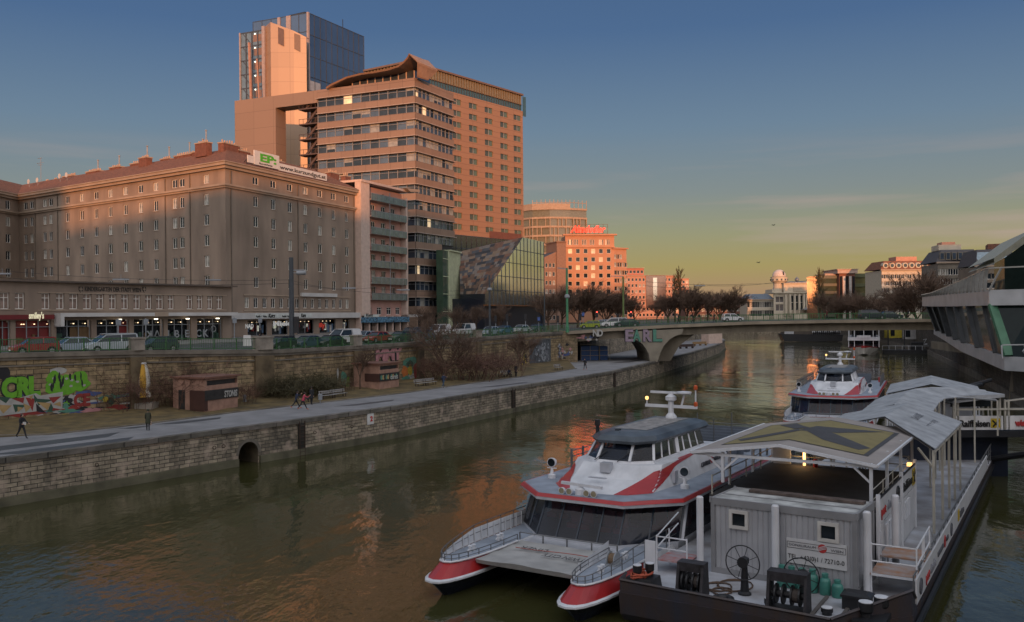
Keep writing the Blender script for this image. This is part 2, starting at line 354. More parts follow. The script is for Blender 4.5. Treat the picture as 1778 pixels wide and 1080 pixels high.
# water
wm = bpy.data.materials.new('canal_water'); wm.use_nodes = True; t = wm.node_tree; b = t.nodes['Principled BSDF']
b.inputs['Base Color'].default_value = (.04, .04, .014, 1); b.inputs['Roughness'].default_value = .04; b.inputs['IOR'].default_value = 1.33; b.inputs['Specular IOR Level'].default_value = .9
c = N(t, 'ShaderNodeTexCoord'); prev = None
for sc_, st, mpsc, rz in ((.4, .36, (1, .45, 1), .6), (2.2, .13, (1, .6, 1), .35), (.09, .5, (1, .6, 1), .8)):
    mp_ = N(t, 'ShaderNodeMapping'); mp_.inputs['Scale'].default_value = mpsc; mp_.inputs['Rotation'].default_value = (0, 0, rz); t.links.new(c.outputs['Object'], mp_.inputs[0])
    n_ = N(t, 'ShaderNodeTexNoise'); n_.inputs['Scale'].default_value = sc_; n_.inputs['Detail'].default_value = 4; t.links.new(mp_.outputs[0], n_.inputs[0])
    bu = N(t, 'ShaderNodeBump'); bu.inputs['Strength'].default_value = st; bu.inputs['Distance'].default_value = .14 if sc_ > .2 else .5
    t.links.new(n_.outputs[0], bu.inputs['Height'])
    if sc_ > .2:   # calm and ruffled patches
        cp_ = N(t, 'ShaderNodeTexNoise'); cp_.inputs['Scale'].default_value = .05; cp_.inputs['Detail'].default_value = 3; t.links.new(mp_.outputs[0], cp_.inputs[0])
        mr_ = N(t, 'ShaderNodeMapRange'); mr_.inputs[1].default_value = .38; mr_.inputs[2].default_value = .62; mr_.inputs[3].default_value = st * .35; mr_.inputs[4].default_value = st * 1.6; t.links.new(cp_.outputs[0], mr_.inputs[0]); t.links.new(mr_.outputs[0], bu.inputs['Strength'])
    if prev: t.links.new(prev.outputs[0], bu.inputs['Normal'])
    prev = bu
t.links.new(prev.outputs[0], b.inputs['Normal'])
mb = MB(); mb.poly([(-200, -120, 0), (420, -120, 0), (420, 600, 0), (-200, 600, 0)]); struct(mb.build('water', wm))
# survey lines
W0 = [(0, 737, 613), (235, 717, 608), (480, 693, 607), (640, 672, 599), (800, 653, 588), (917, 636, 579), (985, 628, 575)]
WP = [G(a, b_, QZ) for a, b_, _ in W0]; WZ = [Zat(a, c_, p[1]) for (a, _, c_), p in zip(W0, WP)]
th0 = math.atan2(WP[1][0] - WP[0][0], WP[1][1] - WP[0][1])
WP = [along(WP[0], th0, -40)] + WP; WZ = [WZ[0]] + WZ
WEXT = [G(1075, 612, QZ), G(1150, 597, QZ), G(1225, 588, QZ)]
QP = [G(a, b_, QZ) for a, b_ in ((0, 797), (260, 763.3), (520, 729), (700, 704), (888, 673), (1060, 645.7), (1140, 627), (1201, 612), (1248, 598), (1259, 590.5))]
thq = math.atan2(QP[1][0] - QP[0][0], QP[1][1] - QP[0][1]); QP = [along(QP[0], thq, -45)] + QP
ASPH = M('promenade_asphalt', (.21, .21, .215), .9, var=.16, scale=.5, bump=.25)
ROAD = M('road_asphalt', (.05, .05, .052), .85, var=.2, scale=.4, bump=.2)
GRASS = M('winter_grass', (.13, .092, .035), .95, var=.35, scale=.7, bump=.8, dirt=(.06, .045, .02))
PAVE = M('pavement', (.17, .16, .15), .85, var=.15, scale=.8)
STONE = Mbrick('quay_stone', (.39, .33, .235), (.2, .165, .12), (.06, .053, .042), .8, .27, .025, stain=(.035, .035, .028), stain_amt=.75, sscale=.28)
YSTONE = Mbrick('embankment_stone', (.33, .25, .135), (.18, .13, .075), (.04, .03, .018), 1.25, .4, .025, stain=(.045, .03, .016), stain_amt=.85, sscale=.22)
COPE = M('coping_stone', (.17, .15, .12), .85, var=.25, scale=.8, bump=.4)
GROUND = M('ground', (.09, .08, .065), .9, var=.2, scale=.05)
# ground: one sheet with the canal cut out of it
RB = [(38, -110), (38, 20), (44, 60), (58, 100), G(1704.5, 660.7, 0), G(1611, 614, 0), G(1527, 593, 0), (150, 470)]
far = [(85, 500), (72, 330)]
mb = MB(); gz = 7.4
wl = offs(WP + WEXT, -2)
Lf = [(-1, -1500)] and ([(-400, -60)] + [wl[0]] + wl[1:] + far[::-1] + [(150, 470)])
mb.poly([(-70, -1500, gz), (-70, -110, gz)][::-1] + [(-4000, -1500, gz)] and [(-70, -900, gz), (wl[0][0], wl[0][1], gz), (-4000, wl[0][1], gz), (-4000, -900, gz)])
for i in range(len(wl) - 1): mb.poly([(wl[i][0], wl[i][1], gz), (wl[i+1][0], wl[i+1][1], gz), (-4000, wl[i+1][1], gz), (-4000, wl[i][1], gz)])
ext = [wl[-1]] + [(72, 330), (85, 500)]
for i in range(len(ext) - 1): mb.poly([(ext[i][0], ext[i][1], gz), (ext[i+1][0], ext[i+1][1], gz), (-4000, ext[i+1][1], gz), (-4000, ext[i][1], gz)])
rb = offs(RB, 1.5)
for i in range(len(rb) - 1): mb.poly([(rb[i][0], rb[i][1], gz), (4000, rb[i][1], gz), (4000, rb[i+1][1], gz), (rb[i+1][0], rb[i+1][1], gz)])
mb.poly([(-4000, 500, gz), (85, 500, gz), rb[-1] + (gz,), (4000, rb[-1][1], gz), (4000, 7000, gz), (-4000, 7000, gz)])
mb.poly([(-4000, -900, gz), (-70, -900, gz), (-70, -1500, gz), (-4000, -1500, gz)])
struct(mb.build('ground', GROUND))
# far end bank of the canal
mb = MB(); wallstrip(mb, [(72, 330), (85, 500), rb[-1]], -1, 7.6, flip=False)
o = mb.build('embankment_wall', STONE); tag(o, 'distant embankment wall closing the canal far beyond the bridge', 'wall')
# promenade
QD = QP + [G(1250, 584, QZ)]
mb = MB(); wq = WP + WEXT; n = 40
def resample(pts, n):
    L = [0]
    for i in range(len(pts) - 1): L.append(L[-1] + math.dist(pts[i], pts[i+1]))
    out = []
    for k in range(n + 1):
        s = L[-1] * k / n; i = max(j for j in range(len(L)) if L[j] <= s + 1e-6); i = min(i, len(pts) - 2); t_ = (s - L[i]) / (L[i+1] - L[i])
        out.append((pts[i][0] + (pts[i+1][0] - pts[i][0]) * t_, pts[i][1] + (pts[i+1][1] - pts[i][1]) * t_))
    return out
ra, rb2 = resample(QD, 40), resample(offs(wq, -.5), 40)
for i in range(40): mb.poly([ra[i] + (QZ,), ra[i+1] + (QZ,), rb2[i+1] + (QZ,), rb2[i] + (QZ,)][::-1])
struct(mb.build('promenade', ASPH))
# grass verge between kerb and wall
KP = [G(a, b_, QZ) for a, b_ in ((-190, 768), (0, 757), (85, 755), (250, 737), (410, 716), (560, 699), (700, 683), (830, 664), (960, 647), (1000, 640))]
def verge(i0, i1, n=50):
    a_, b_ = resample(KP, n), resample([WP[0]] + WP[1:], n); mb = MB()
    for i in range(n):
        if not (i0 <= i < i1): continue
        rows = []
        for q in (a_[i], a_[i+1]), (b_[i], b_[i+1]): pass
        for k in range(6):
            t0, t1 = k / 6, (k + 1) / 6
            P = lambda A, B, t_: (A[0] + (B[0] - A[0]) * t_, A[1] + (B[1] - A[1]) * t_, QZ + .03 + .38 * math.sin(t_ * 1.5) ** 2 + .03 * math.sin(A[0] * 3 + t_ * 9))
            mb.poly([P(a_[i], b_[i], t0), P(a_[i], b_[i], t1), P(a_[i+1], b_[i+1], t1), P(a_[i+1], b_[i+1], t0)][::-1])
    struct(mb.build('grass_verge', GRASS))
verge(0, 50)
mb = MB(); strip(mb, KP, 0, .18, QZ - .1, QZ + .1); struct(mb.build('kerb', COPE))
# patches of worn paving in the promenade
mb = MB()
for px, py, w_, l_ in ((50, 772, 1.2, 7), (120, 775, 1, 5), (236, 742, .5, 1.2), (335, 731, .7, 3), (640, 700, .6, 4), (1090, 628, 1.2, 5), (880, 668, .6, 5)):
    p = G(px, py, QZ); mb.prism([along(p, .6, a_, b_) for a_, b_ in ((-l_, -w_), (-l_ * .6, w_ * .9), (l_ * .7, w_), (l_, -w_ * .5))][::1], QZ + .002, QZ + .008)
struct(mb.build('asphalt_patches', M('wet_asphalt', (.06, .062, .065), .5)))
# quay wall with its coping, plinth, ladder recesses and drain arch
qw = thing('quay_wall', 'long stone quay wall along the left bank of the canal, in front of the promenade', 'wall', (QP[0][0], QP[0][1], 0))
FQ = [Fr(QP[i], math.atan2(QP[i+1][0] - QP[i][0], QP[i+1][1] - QP[i][1])) for i in range(len(QP) - 1)]
O0 = Fr((0, 0), math.pi / 2, 0)
mb = MB(); s_ = 0; pw = math.dist
arch_i = 2; FA = FQ[arch_i]; a0, a1 = FA.a(414, 790), FA.a(448, 790); atop = FA.h(431, 767)
for i, F in enumerate(FQ):
    L = math.dist(QP[i], QP[i+1])
    segs = [(0, L, -1, 2.62)] if i != arch_i else [(0, a0, -1, 2.62), (a1, L, -1, 2.62), (a0, a1, atop, 2.62)]
    for x0, x1, z0, z1 in segs:
        p, q = F.w(x0), F.w(x1); mb.poly([p + (z0,), q + (z0,), q + (z1,), p + (z1,)], 0, [(s_ + x0, z0), (s_ + x1, z0), (s_ + x1, z1), (s_ + x0, z1)])
    s_ += L
mb.build('wall', STONE, qw, O0)
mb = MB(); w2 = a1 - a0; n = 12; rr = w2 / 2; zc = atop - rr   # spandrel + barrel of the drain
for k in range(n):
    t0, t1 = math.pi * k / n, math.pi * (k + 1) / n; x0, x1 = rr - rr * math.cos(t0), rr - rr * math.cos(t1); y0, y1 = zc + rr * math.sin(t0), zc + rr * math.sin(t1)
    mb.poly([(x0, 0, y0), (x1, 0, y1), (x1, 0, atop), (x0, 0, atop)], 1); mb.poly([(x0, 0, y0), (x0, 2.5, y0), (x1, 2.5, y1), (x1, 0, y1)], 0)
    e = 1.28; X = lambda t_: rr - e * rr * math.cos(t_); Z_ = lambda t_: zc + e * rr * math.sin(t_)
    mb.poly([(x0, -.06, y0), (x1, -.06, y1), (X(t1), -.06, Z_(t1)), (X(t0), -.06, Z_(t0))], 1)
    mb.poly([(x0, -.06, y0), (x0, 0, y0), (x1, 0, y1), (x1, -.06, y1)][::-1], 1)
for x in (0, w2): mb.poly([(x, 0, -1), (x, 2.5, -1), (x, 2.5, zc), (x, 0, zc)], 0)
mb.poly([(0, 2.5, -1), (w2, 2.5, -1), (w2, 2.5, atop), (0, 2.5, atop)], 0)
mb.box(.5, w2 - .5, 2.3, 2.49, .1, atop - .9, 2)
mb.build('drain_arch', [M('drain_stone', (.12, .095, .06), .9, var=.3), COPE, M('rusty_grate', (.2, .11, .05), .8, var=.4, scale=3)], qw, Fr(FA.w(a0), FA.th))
mb = MB(); strip(mb, QP, -.55, .14, 2.62, QZ + .06); mb.build('coping', Mbrick('coping_blocks', (.16, .145, .12), (.12, .11, .09), (.04, .035, .03), 1.5, 3, .03, uv=False, sscale=.3), qw, O0)
mb = MB(); pl_ = QP[:]
strip(mb, QP[:3] + [FA.w(a0 - .1)], 0, .22, -1, .55); strip(mb, [FA.w(a1 + .1)] + QP[3:], 0, .22, -1, .55)
mb.build('plinth', M('plinth_stone', (.12, .112, .07), .85, var=.3, scale=.7, bump=.4), qw, O0)
LADR = M('iron_ladder', (.05, .03, .02), .8)
for px in (522, 890, 1066):
    for F in FQ:
        a_ = F.a(px, 740 if px < 600 else 690); L = 1e9
        i = FQ.index(F); L = math.dist(QP[i], QP[i+1])
        if 0 <= a_ <= L:
            mb = MB(); mb.box(a_ - .35, a_ + .35, -.16, -.02, -.4, 2.6, 0)
            for k in range(9): mb.bar((a_ - .28, -.2, k * .3), (a_ + .28, -.2, k * .3), .05, m=1)
            for q in (-.28, .28): mb.bar((a_ + q, -.2, -.3), (a_ + q, -.2, 2.8), .06, m=1)
            mb.build('ladder', [M('ladder_slot', (.035, .032, .026), .9), LADR], qw, F); break
F = FQ[3]; a_ = F.a(642, 727); z_ = F.h(642, 727); mb = MB(); mb.box(a_ - .42, a_ + .42, -.1, -.04, z_ - .5, z_ + .5); mb.build('number_sign', M('sign_white', (.62, .62, .6), .5), qw, F)
text('2', .62, M('sign_red', (.5, .04, .03), .5), qw, F, (a_ - .05, -.12, z_ - .22), bold=.02, name='number')
# mooring rings
rings = MB()
for F_ in FQ[1:6]:
    for q in (6, 15): rings.torus((F_.w(q, -.1)[0], F_.w(q, -.1)[1], 1.7), .12, .025, 12, 5, axis='y')
rings.build('mooring_rings', LADR, qw, O0)
# upper embankment wall
ew = thing('embankment_wall', 'tall yellowish stone embankment wall with graffiti, carrying the street above the promenade', 'wall', (WP[1][0], WP[1][1], 0))
FW = [Fr(WP[i], math.atan2(WP[i+1][0] - WP[i][0], WP[i+1][1] - WP[i][1])) for i in range(len(WP) - 1)]
mb = MB(); wallstrip(mb, WP, [2] * len(WP), [z - .35 for z in WZ]); mb.build('wall', YSTONE, ew, O0)
mb = MB(); strip(mb, WP, -.5, .28, [z - .38 for z in WZ], WZ); strip(mb, WP, 0, .14, [z - .62 for z in WZ], [z - .38 for z in WZ]); strip(mb, WP, 0, .1, [z - 1.15 for z in WZ], [z - 1.03 for z in WZ])
mb.build('coping', COPE, ew, O0)
mb = MB(); wallstrip(mb, [WP[-1]] + WEXT, 2, 8.0); mb.build('wall', STONE, ew, O0)
def lane(px, off, pts=None, Z=None, py=590):
    """point on the wall line shifted off metres inland, seen at photo column px"""
    pts = pts or WP; Z = Z or WZ; A = offs(pts, -off)
    for i in range(len(A) - 1):
        th = math.atan2(A[i+1][0] - A[i][0], A[i+1][1] - A[i][1]); t_ = t_at(A[i], th, px, py); L = math.dist(A[i], A[i+1])
        if -.01 <= t_ <= L + .01 or i == len(A) - 2:
            p = along(A[i], th, t_); k = min(1.0, max(0, off / 30)); zt = Z[i] + (Z[i+1] - Z[i]) * min(1, max(0, t_ / L)) - .25
            return p[0], p[1], zt + (7.95 - zt) * k, th, i
PEDM = M('pedestal_stone', (.27, .24, .2), .85, var=.2, scale=1.2, bump=.4)
for px, w_, h_ in ((238, 1.0, 1.15), (457, 1.75, 1.35), (619, 1.0, 1.25), (728, .9, 1.0), (830, .9, 1.0)):
    x, y, z, th, i = lane(px, 0); F = Fr((x, y), th, z + .25); mb = MB()
    mb.box(-w_/2, w_/2, -.45, .55, 0, h_ - .15); mb.box(-w_/2 - .08, w_/2 + .08, -.53, .63, h_ - .15, h_); mb.build('pedestal', PEDM, ew, F)
    mb = MB(); mb.box(-w_/2 - .25, w_/2 + .25, -.3, 0, -5.6, -.62); mb.build('pilaster', M('pilaster_stone', (.14, .105, .06), .9, var=.4, scale=.6, bump=.3), ew, F)
# ---- graffiti on the wall
def gm(n, c): return M('spray_' + n, c, .75, var=.12, scale=2)
GG, GW, GD, GR, GT, GK = gm('green', (.12, .34, .02)), gm('white', (.36, .36, .34)), gm('dark_green', (.03, .075, .05)), gm('red', (.24, .03, .025)), gm('tan', (.36, .25, .11)), gm('black', (.015, .015, .018))
GP, GB, GO, GY, GC = gm('pink', (.42, .2, .21)), gm('blue', (.06, .09, .22)), gm('orange', (.5, .16, .04)), gm('yellow', (.45, .34, .04)), gm('teal', (.08, .22, .16))
GKI = {'n': 0}
def blob(mb, F, px, py, w_, h_, m, seed, d=.012, k=14, amp=.22, x=None, z=None):
    r_ = random.Random(seed); cx = F.a(px, py) if x is None else x; cz = F.h(px, py) if z is None else z
    mb.poly([(cx + w_/2 * (1 + amp * r_.uniform(-1, 1)) * math.cos(2*math.pi*i/k), -d, cz + h_/2 * (1 + amp * r_.uniform(-1, 1)) * math.sin(2*math.pi*i/k)) for i in range(k)], m)
def gtext(s, F, px0, px1, py, hm, mat, out=None, bold=.06, name='graffiti_lettering', par=None, d=.03, shear=0, space=.85):
    x0, x1, z = F.a(px0, py), F.a(px1, py), F.h((px0 + px1) / 2, py)
    if out: text(s, hm / .72, out, par or ew, F, (x0, -d, z), bold=bold + .09, width=x1 - x0, name=name, ext=.004, shear=shear, space=space)
    return text(s, hm / .72, mat, par or ew, F, (x0 + .04, -d - .012, z), bold=bold, width=x1 - x0 - .08, name=name, ext=.004, shear=shear, space=space)
F0, F1_ = FW[1], FW[2]
gmb = MB(); GM = [GG, GW, GD, GR, GT, GK, GP, GB, GO, GY, GC]
for k in range(70):   # layers of old paint low on the wall
    px = rs.uniform(-8, 235); py = rs.uniform(694, 722) - px * .04; blob(gmb, F0, px, py, rs.uniform(.5, 2.6), rs.uniform(.12, .5), rs.choice([1, 1, 5, 5, 7, 3, 10, 6]), k, .006 + .0004 * k, amp=.5)
for k in range(18): blob(gmb, F0, 84 + rs.uniform(0, 62), 666 + rs.uniform(-11, 11), rs.uniform(.8, 1.6), rs.uniform(.7, 1.2), 0, 100 + k, .04 + .0006 * k, amp=.12)
for k in range(9): blob(gmb, F0, 86 + rs.uniform(0, 60), 664 + rs.uniform(-10, 8), .28, .2, 1, 200 + k, .056 + .0005 * k)
for k in range(14): blob(gmb, F0, 84 + rs.uniform(0, 62), 664 + rs.uniform(-12, 12), rs.uniform(.1, .2), rs.uniform(.5, .8), 5, 300 + k, .062 + .0005 * k, amp=.3)
blob(gmb, F0, 101, 644, 1.4, .6, 1, 7, .03, amp=.1); blob(gmb, F0, 4, 647, 1.3, 1.2, 5, 8, .03)
blob(gmb, F0, 183, 693, .5, .5, 9, 9, .03); blob(gmb, F0, 192, 696, .6, .6, 2, 10, .028); blob(gmb, F0, 150, 684, 2.6, .5, 7, 12, .02, amp=.4); blob(gmb, F0, 118, 696, .8, 1.1, 5, 13, .022)
blob(gmb, F0, 112, 722, .7, .3, 9, 14, .03)
# the big three-colour piece: white outline first, then facets
z0_, z1_ = F0.h(50, 719), F0.h(50, 686)
def X(px): return F0.a(px, 700)
gmb.poly([(X(-12), -.05, z0_), (X(108), -.05, z0_ + .3), (X(109), -.05, z1_ + .1), (X(70), -.05, z1_ - .1), (X(62), -.05, z1_ + .12), (X(30), -.05, z1_ - .2), (X(-12), -.05, z1_ - .1)], 1)
tri = [(-10, 688, 18, 690, 10, 700, 2), (-8, 702, 20, 704, 5, 718, 4), (20, 692, 42, 690, 40, 700, 3), (22, 702, 46, 703, 26, 716, 2), (44, 690, 60, 692, 56, 714, 3), (40, 700, 54, 706, 44, 716, 4), (58, 684, 66, 694, 60, 700, 2), (62, 692, 92, 694, 66, 704, 2), (64, 698, 88, 700, 82, 712, 4), (62, 700, 78, 716, 63, 714, 5), (84, 690, 106, 688, 92, 700, 3), (92, 702, 104, 697, 106, 706, 4), (88, 700, 94, 712, 82, 714, 2), (92, 708, 106, 711, 90, 713, 3), (30, 706, 40, 708, 30, 716, 4), (50, 688, 57, 686, 54, 694, 4)]
for i, q in enumerate(tri): gmb.poly([(X(q[0]), -.062 - .0006 * i, F0.h(q[0], q[1])), (X(q[2]), -.062 - .0006 * i, F0.h(q[2], q[3])), (X(q[4]), -.062 - .0006 * i, F0.h(q[4], q[5]))][::-1], q[6])
# painted panels further along
F4, F5, F6 = FW[4], FW[5], FW[6]
for k in range(10): blob(gmb, F1_, 300 + k * 4, 690 + rs.uniform(-18, 6), rs.uniform(.2, .8), rs.uniform(.2, .5), rs.choice([1, 7, 0]), 400 + k, .02 + .001 * k, amp=.5)
for k in range(8): blob(gmb, F1_, 246 + k * 3, 676 + rs.uniform(-10, 20), rs.uniform(.3, .8), rs.uniform(.3, .6), rs.choice([1, 7, 10]), 430 + k, .02 + .001 * k, amp=.5)
gmb.build('graffiti', GM, ew, F0) if False else None
g2 = MB(); g3 = MB()
for px, py, w_, h_, m in ((706, 630, 2, 1, 10), (715, 637, 4, 2.4, 10), (703, 645, 1.4, 1.6, 8), (712, 643, 1, 1.6, 9), (722, 643, 1.3, 2, 3), (730, 640, 1.0, 2.4, 7), (716, 655, 3.5, .9, 1), (720, 660, 4, .5, 9), (704, 657, 1.6, .6, 10), (712, 632, 1.5, 1, 2), (596, 657, 1.2, 1.9, 10), (604, 668, .8, 1.6, 0), (586, 650, .3, 1.6, 1)):
    FF = F4 if px > 642 else FW[3]; blob(g2 if px > 642 else g3, FF, px, py, w_, h_, m, px, .03 + .001 * (px % 17), amp=.25)
g2.build('graffiti', GM, ew, F4); g3.build('graffiti', GM, ew, FW[3])
# split the first two faces' paint correctly
def movef(): pass
gmb2 = MB()
gmb.build('graffiti', GM, ew, F0)
gtext('CRL', F0, 2, 72, 687, 1.5, GG, GK, .13); gtext('CE', F0, 127, 158, 704, 1.0, GR, None, .08)
gtext('MMY', F4, 651, 699, 625, 1.5, GP, GK, .1)
# grey mural, poster wall
g4 = MB(); x0, x1 = F6.a(919, 610), F6.a(956, 610); zb, zt = F6.h(935, 634), F6.h(935, 588); g4.box(x0, x1, -.05, -.01, zb, zt, 0)
for k in range(46): blob(g4, F6, 0, 0, rs.uniform(.2, .9), rs.uniform(.2, .8), rs.choice([1, 2]), 500 + k, .06 + .0006 * k, amp=.5, x=rs.uniform(x0 + (x1-x0)*.25, x1 - .5), z=rs.uniform(zb + .4, zt - .8))
g4.build('mural', [M('mural_grey', (.08, .09, .1), .8, var=.4), M('mural_light', (.26, .28, .3), .8), M('mural_mid', (.14, .15, .17), .8)], ew, F6)
g5 = MB()
for k in range(60): blob(g5, F6, 0, 0, rs.uniform(.2, .55), rs.uniform(.3, .6), rs.choice([0, 1, 1, 2]), 600 + k, .02 + .0006 * k, amp=.4, x=rs.uniform(F6.a(968, 605), F6.a(982, 605)), z=rs.uniform(F6.h(975, 624), F6.h(975, 595)))
g5.build('posters', [GB, GW, GK], ew, F6)
g6 = MB()
for k in range(8): blob(g6, F5, 0, 0, .8, 1.1, rs.choice([0, 0, 1]), 700 + k, .02 + .001 * k, amp=.3, x=F5.a(905 + k * 1.3, 620), z=F5.h(910, 622) + rs.uniform(-1, .6))
g6.build('graffiti', [GY, GK], ew, F5)
# street on top of the embankment
mb = MB(); n = len(WP)
rows = [(o_, offs(WP, -o_)) for o_ in (.5, 3, 12, 22, 30, 75)]
def sz(i, o_): zt = WZ[i] - .25; return zt + (7.95 - zt) * min(1, o_ / 30)
for (oa, A), (ob, B) in zip(rows, rows[1:]):
    for i in range(n - 1): mb.poly([A[i] + (sz(i, oa),), A[i+1] + (sz(i+1, oa),), B[i+1] + (sz(i+1, ob),), B[i] + (sz(i, ob),)][::-1])
struct(mb.build('street', ROAD))
mb = MB(); A, B = offs(WP, -24), offs(WP, -60)
for i in range(n - 1): mb.poly([A[i] + (sz(i, 24) + .12,), A[i+1] + (sz(i+1, 24) + .12,), B[i+1] + (8.07,), B[i] + (8.07,)][::-1])
strip(mb, WP, -24.15, -24, [sz(i, 24) - .1 for i in range(n)], [sz(i, 24) + .125 for i in range(n)])
struct(mb.build('pavement', PAVE))
mb = MB()
for o_ in (8.5, 15.5):
    A, ZA = dense(offs(WP, -o_), 3, [sz(i, o_) for i in range(n)])
    for i in range(0, len(A) - 1, 2):
        th = math.atan2(A[i+1][0] - A[i][0], A[i+1][1] - A[i][1]); q = [along(A[i], th, 0, -.07), along(A[i], th, 0, .07), along(A[i+1], th, 0, .07), along(A[i+1], th, 0, -.07)]
        z = [ZA[i] + .02, ZA[i] + .02, ZA[i+1] + .02, ZA[i+1] + .02]; mb.poly([p + (zz,) for p, zz in zip(q, z)])
struct(mb.build('road_markings', M('road_paint', (.45, .45, .42), .7)))
# right bank wall and quay
rw_ = thing('embankment_wall', 'dark stone embankment wall of the right bank, curving away below the glass ship-like building', 'wall', (RB[4][0], RB[4][1], 0))
mb = MB(); wallstrip(mb, RB, -1, 7.3, flip=True); mb.build('wall', Mbrick('right_stone', (.13, .115, .09), (.09, .08, .06), (.04, .035, .03), 1.2, .4, .02), rw_, O0)
mb = MB(); strip(mb, RB, -.2, .5, 7.3, 7.65); strip(mb, RB, -.35, 0, -1, 1.1); mb.build('coping', COPE, rw_, O0)
# ================================================================== BUILDINGS
PL = M('grey_brown_render', (.275, .21, .16), .9, var=.2, scale=.3, bump=.2, streak=.3)
PLT = M('cornice_render', (.35, .27, .2), .85, var=.1, scale=.5)
TILE = M('red_roof_tiles', (.2, .08, .042), .85, var=.3, scale=2.5, bump=.5)
BRK = M('chimney_brick', (.17, .07, .045), .85, var=.2, scale=2)
WINDK = M('shop_glass', (.014, .018, .022), .08, var=.3, spec=.9)
FASC = M('white_fascia', (.5, .49, .47), .6, var=.08, scale=.6)
BZ = 7.9
def xy(px, py, Y): return (ray(px, py)[0] * Y, Y)
# ---- big apartment and shop block at the corner
KC = xy(392, 430, 142); tF1 = dirvp(1570); th2 = dirvp(-1350) + math.pi
kb = thing('apartment_block', 'long grey-brown seven-storey corner block with red tiled roof and an EP: sign on its eaves', 'apartment block', (KC[0], KC[1], BZ))
F1 = Fr(KC, tF1, BZ); L1 = F1.a(617, 430)
tb = t_at(KC, dirvp(-1350), 33, 420); K0 = along(KC, dirvp(-1350), tb); F2 = Fr(K0, th2, BZ); L2 = tb
thw = rad(4); KW = along(K0, thw, -16); F3 = Fr(KW, thw, BZ); L3 = 16
he = F1.h(392, 283.5); hc = F1.h(392, 319)
r1 = [F1.h(444.8, y) for y in (350, 385, 420, 455.4, 490)]; rt = F1.h(443.6, 315) + .1
c1 = [F1.a(x, y) for x, y in ((444.8, 400), (475.4, 400), (503.9, 400), (530.8, 400), (555.8, 400), (579.7, 400), (602.3, 400))]
SILL = PLT
wins = [(a_, z_, 1.25, 1.75) for z_ in r1 for a_ in c1] + [(a_, rt, 1.5, 1.3) for a_ in c1]
mz = F1.h(500, 526.5); m0, m1 = F1.a(429, 526), F1.a(603, 526)
wins += [(m0 + (m1 - m0) * k / 13, mz, 1.15, 1.7) for k in range(14)]
sh_t = F1.h(500, 557) + .15; shops = [(430, 464), (472, 500), (516, 545), (555, 583), (595, 607)]
shopx = [(F1.a(a_, 565), F1.a(b_, 565)) for a_, b_ in shops]
facade(kb, F1, L1, 0, he, wins, PL, sill=SILL, extra_holes=[(a_, b_, .25, sh_t) for a_, b_ in shopx])
def X2(x, y=400): return F2.a(x, y)
r2 = [F2.h(358.6, y) for y in (346.1, 381.4, 417.5, 453.6, 488.3)]; rt2 = F2.h(358.6, 310.8)
cols2 = [44.7, 55.3, 78, 88.3, 117.2, 142.2, 167.2, 191.7, 218, 244.4, 270.8, 303.6, 316, 358.6]
wins = [(X2(x), z_, 1.3, 1.8) for z_ in r2 for x in cols2] + [(X2(x), rt2, 1.5, 1.35) for x in cols2] 
facade(kb, F2, L2, 0, he, wins, PL, sill=SILL)
facade(kb, F3, L3, 0, he, [(L3 - d_, z_, 1.5, 1.8) for z_ in r2 + [rt2] for d_ in (3.4, 9)], PL, sill=SILL)
flines = [KW, K0, KC, along(KC, tF1, L1)]
fo = lambda pts: [p for p in pts]
# direction runs left to right with the inside on the left, so outside is the right-hand side
mb = MB(); strip(mb, flines, -.05, .55, BZ + hc - .3, BZ + hc); strip(mb, flines, -.05, .3, BZ + hc - .6, BZ + hc - .3); strip(mb, flines, -.3, .9, BZ + he - .35, BZ + he + .1); strip(mb, flines, -.3, .5, BZ + he - .8, BZ + he - .35); strip(mb, flines, -.3, 1.05, BZ + he + .1, BZ + he + .25)
mb.build('cornice', PLT, kb, O0)
rg = offs(flines, -6.5); bk = offs(flines, -13); ev = offs(flines, 1.0); zr, ze = BZ + he + 4.1, BZ + he + .26
rg[-1] = along(rg[-1], tF1, -4)
mb = MB()
for i in range(3):
    mb.poly([ev[i] + (ze,), ev[i+1] + (ze,), rg[i+1] + (zr,), rg[i] + (zr,)]); mb.poly([rg[i] + (zr,), rg[i+1] + (zr,), bk[i+1] + (ze,), bk[i] + (ze,)])
mb.poly([ev[3] + (ze,), bk[3] + (ze,), rg[3] + (zr,)]); roof = mb.build('roof', TILE, kb, O0)
mb = MB(); e_ = flines[-1]; b3 = offs(flines, -13)[-1]; mb.poly([e_ + (BZ,), b3 + (BZ,), b3 + (BZ + he,), e_ + (BZ + he,)]); mb.poly([b3 + (BZ,), offs(flines, -13)[-2] + (BZ,), offs(flines, -13)[-2] + (BZ + he,), b3 + (BZ + he,)]); mb.build('rear_wall', PL, kb, O0)
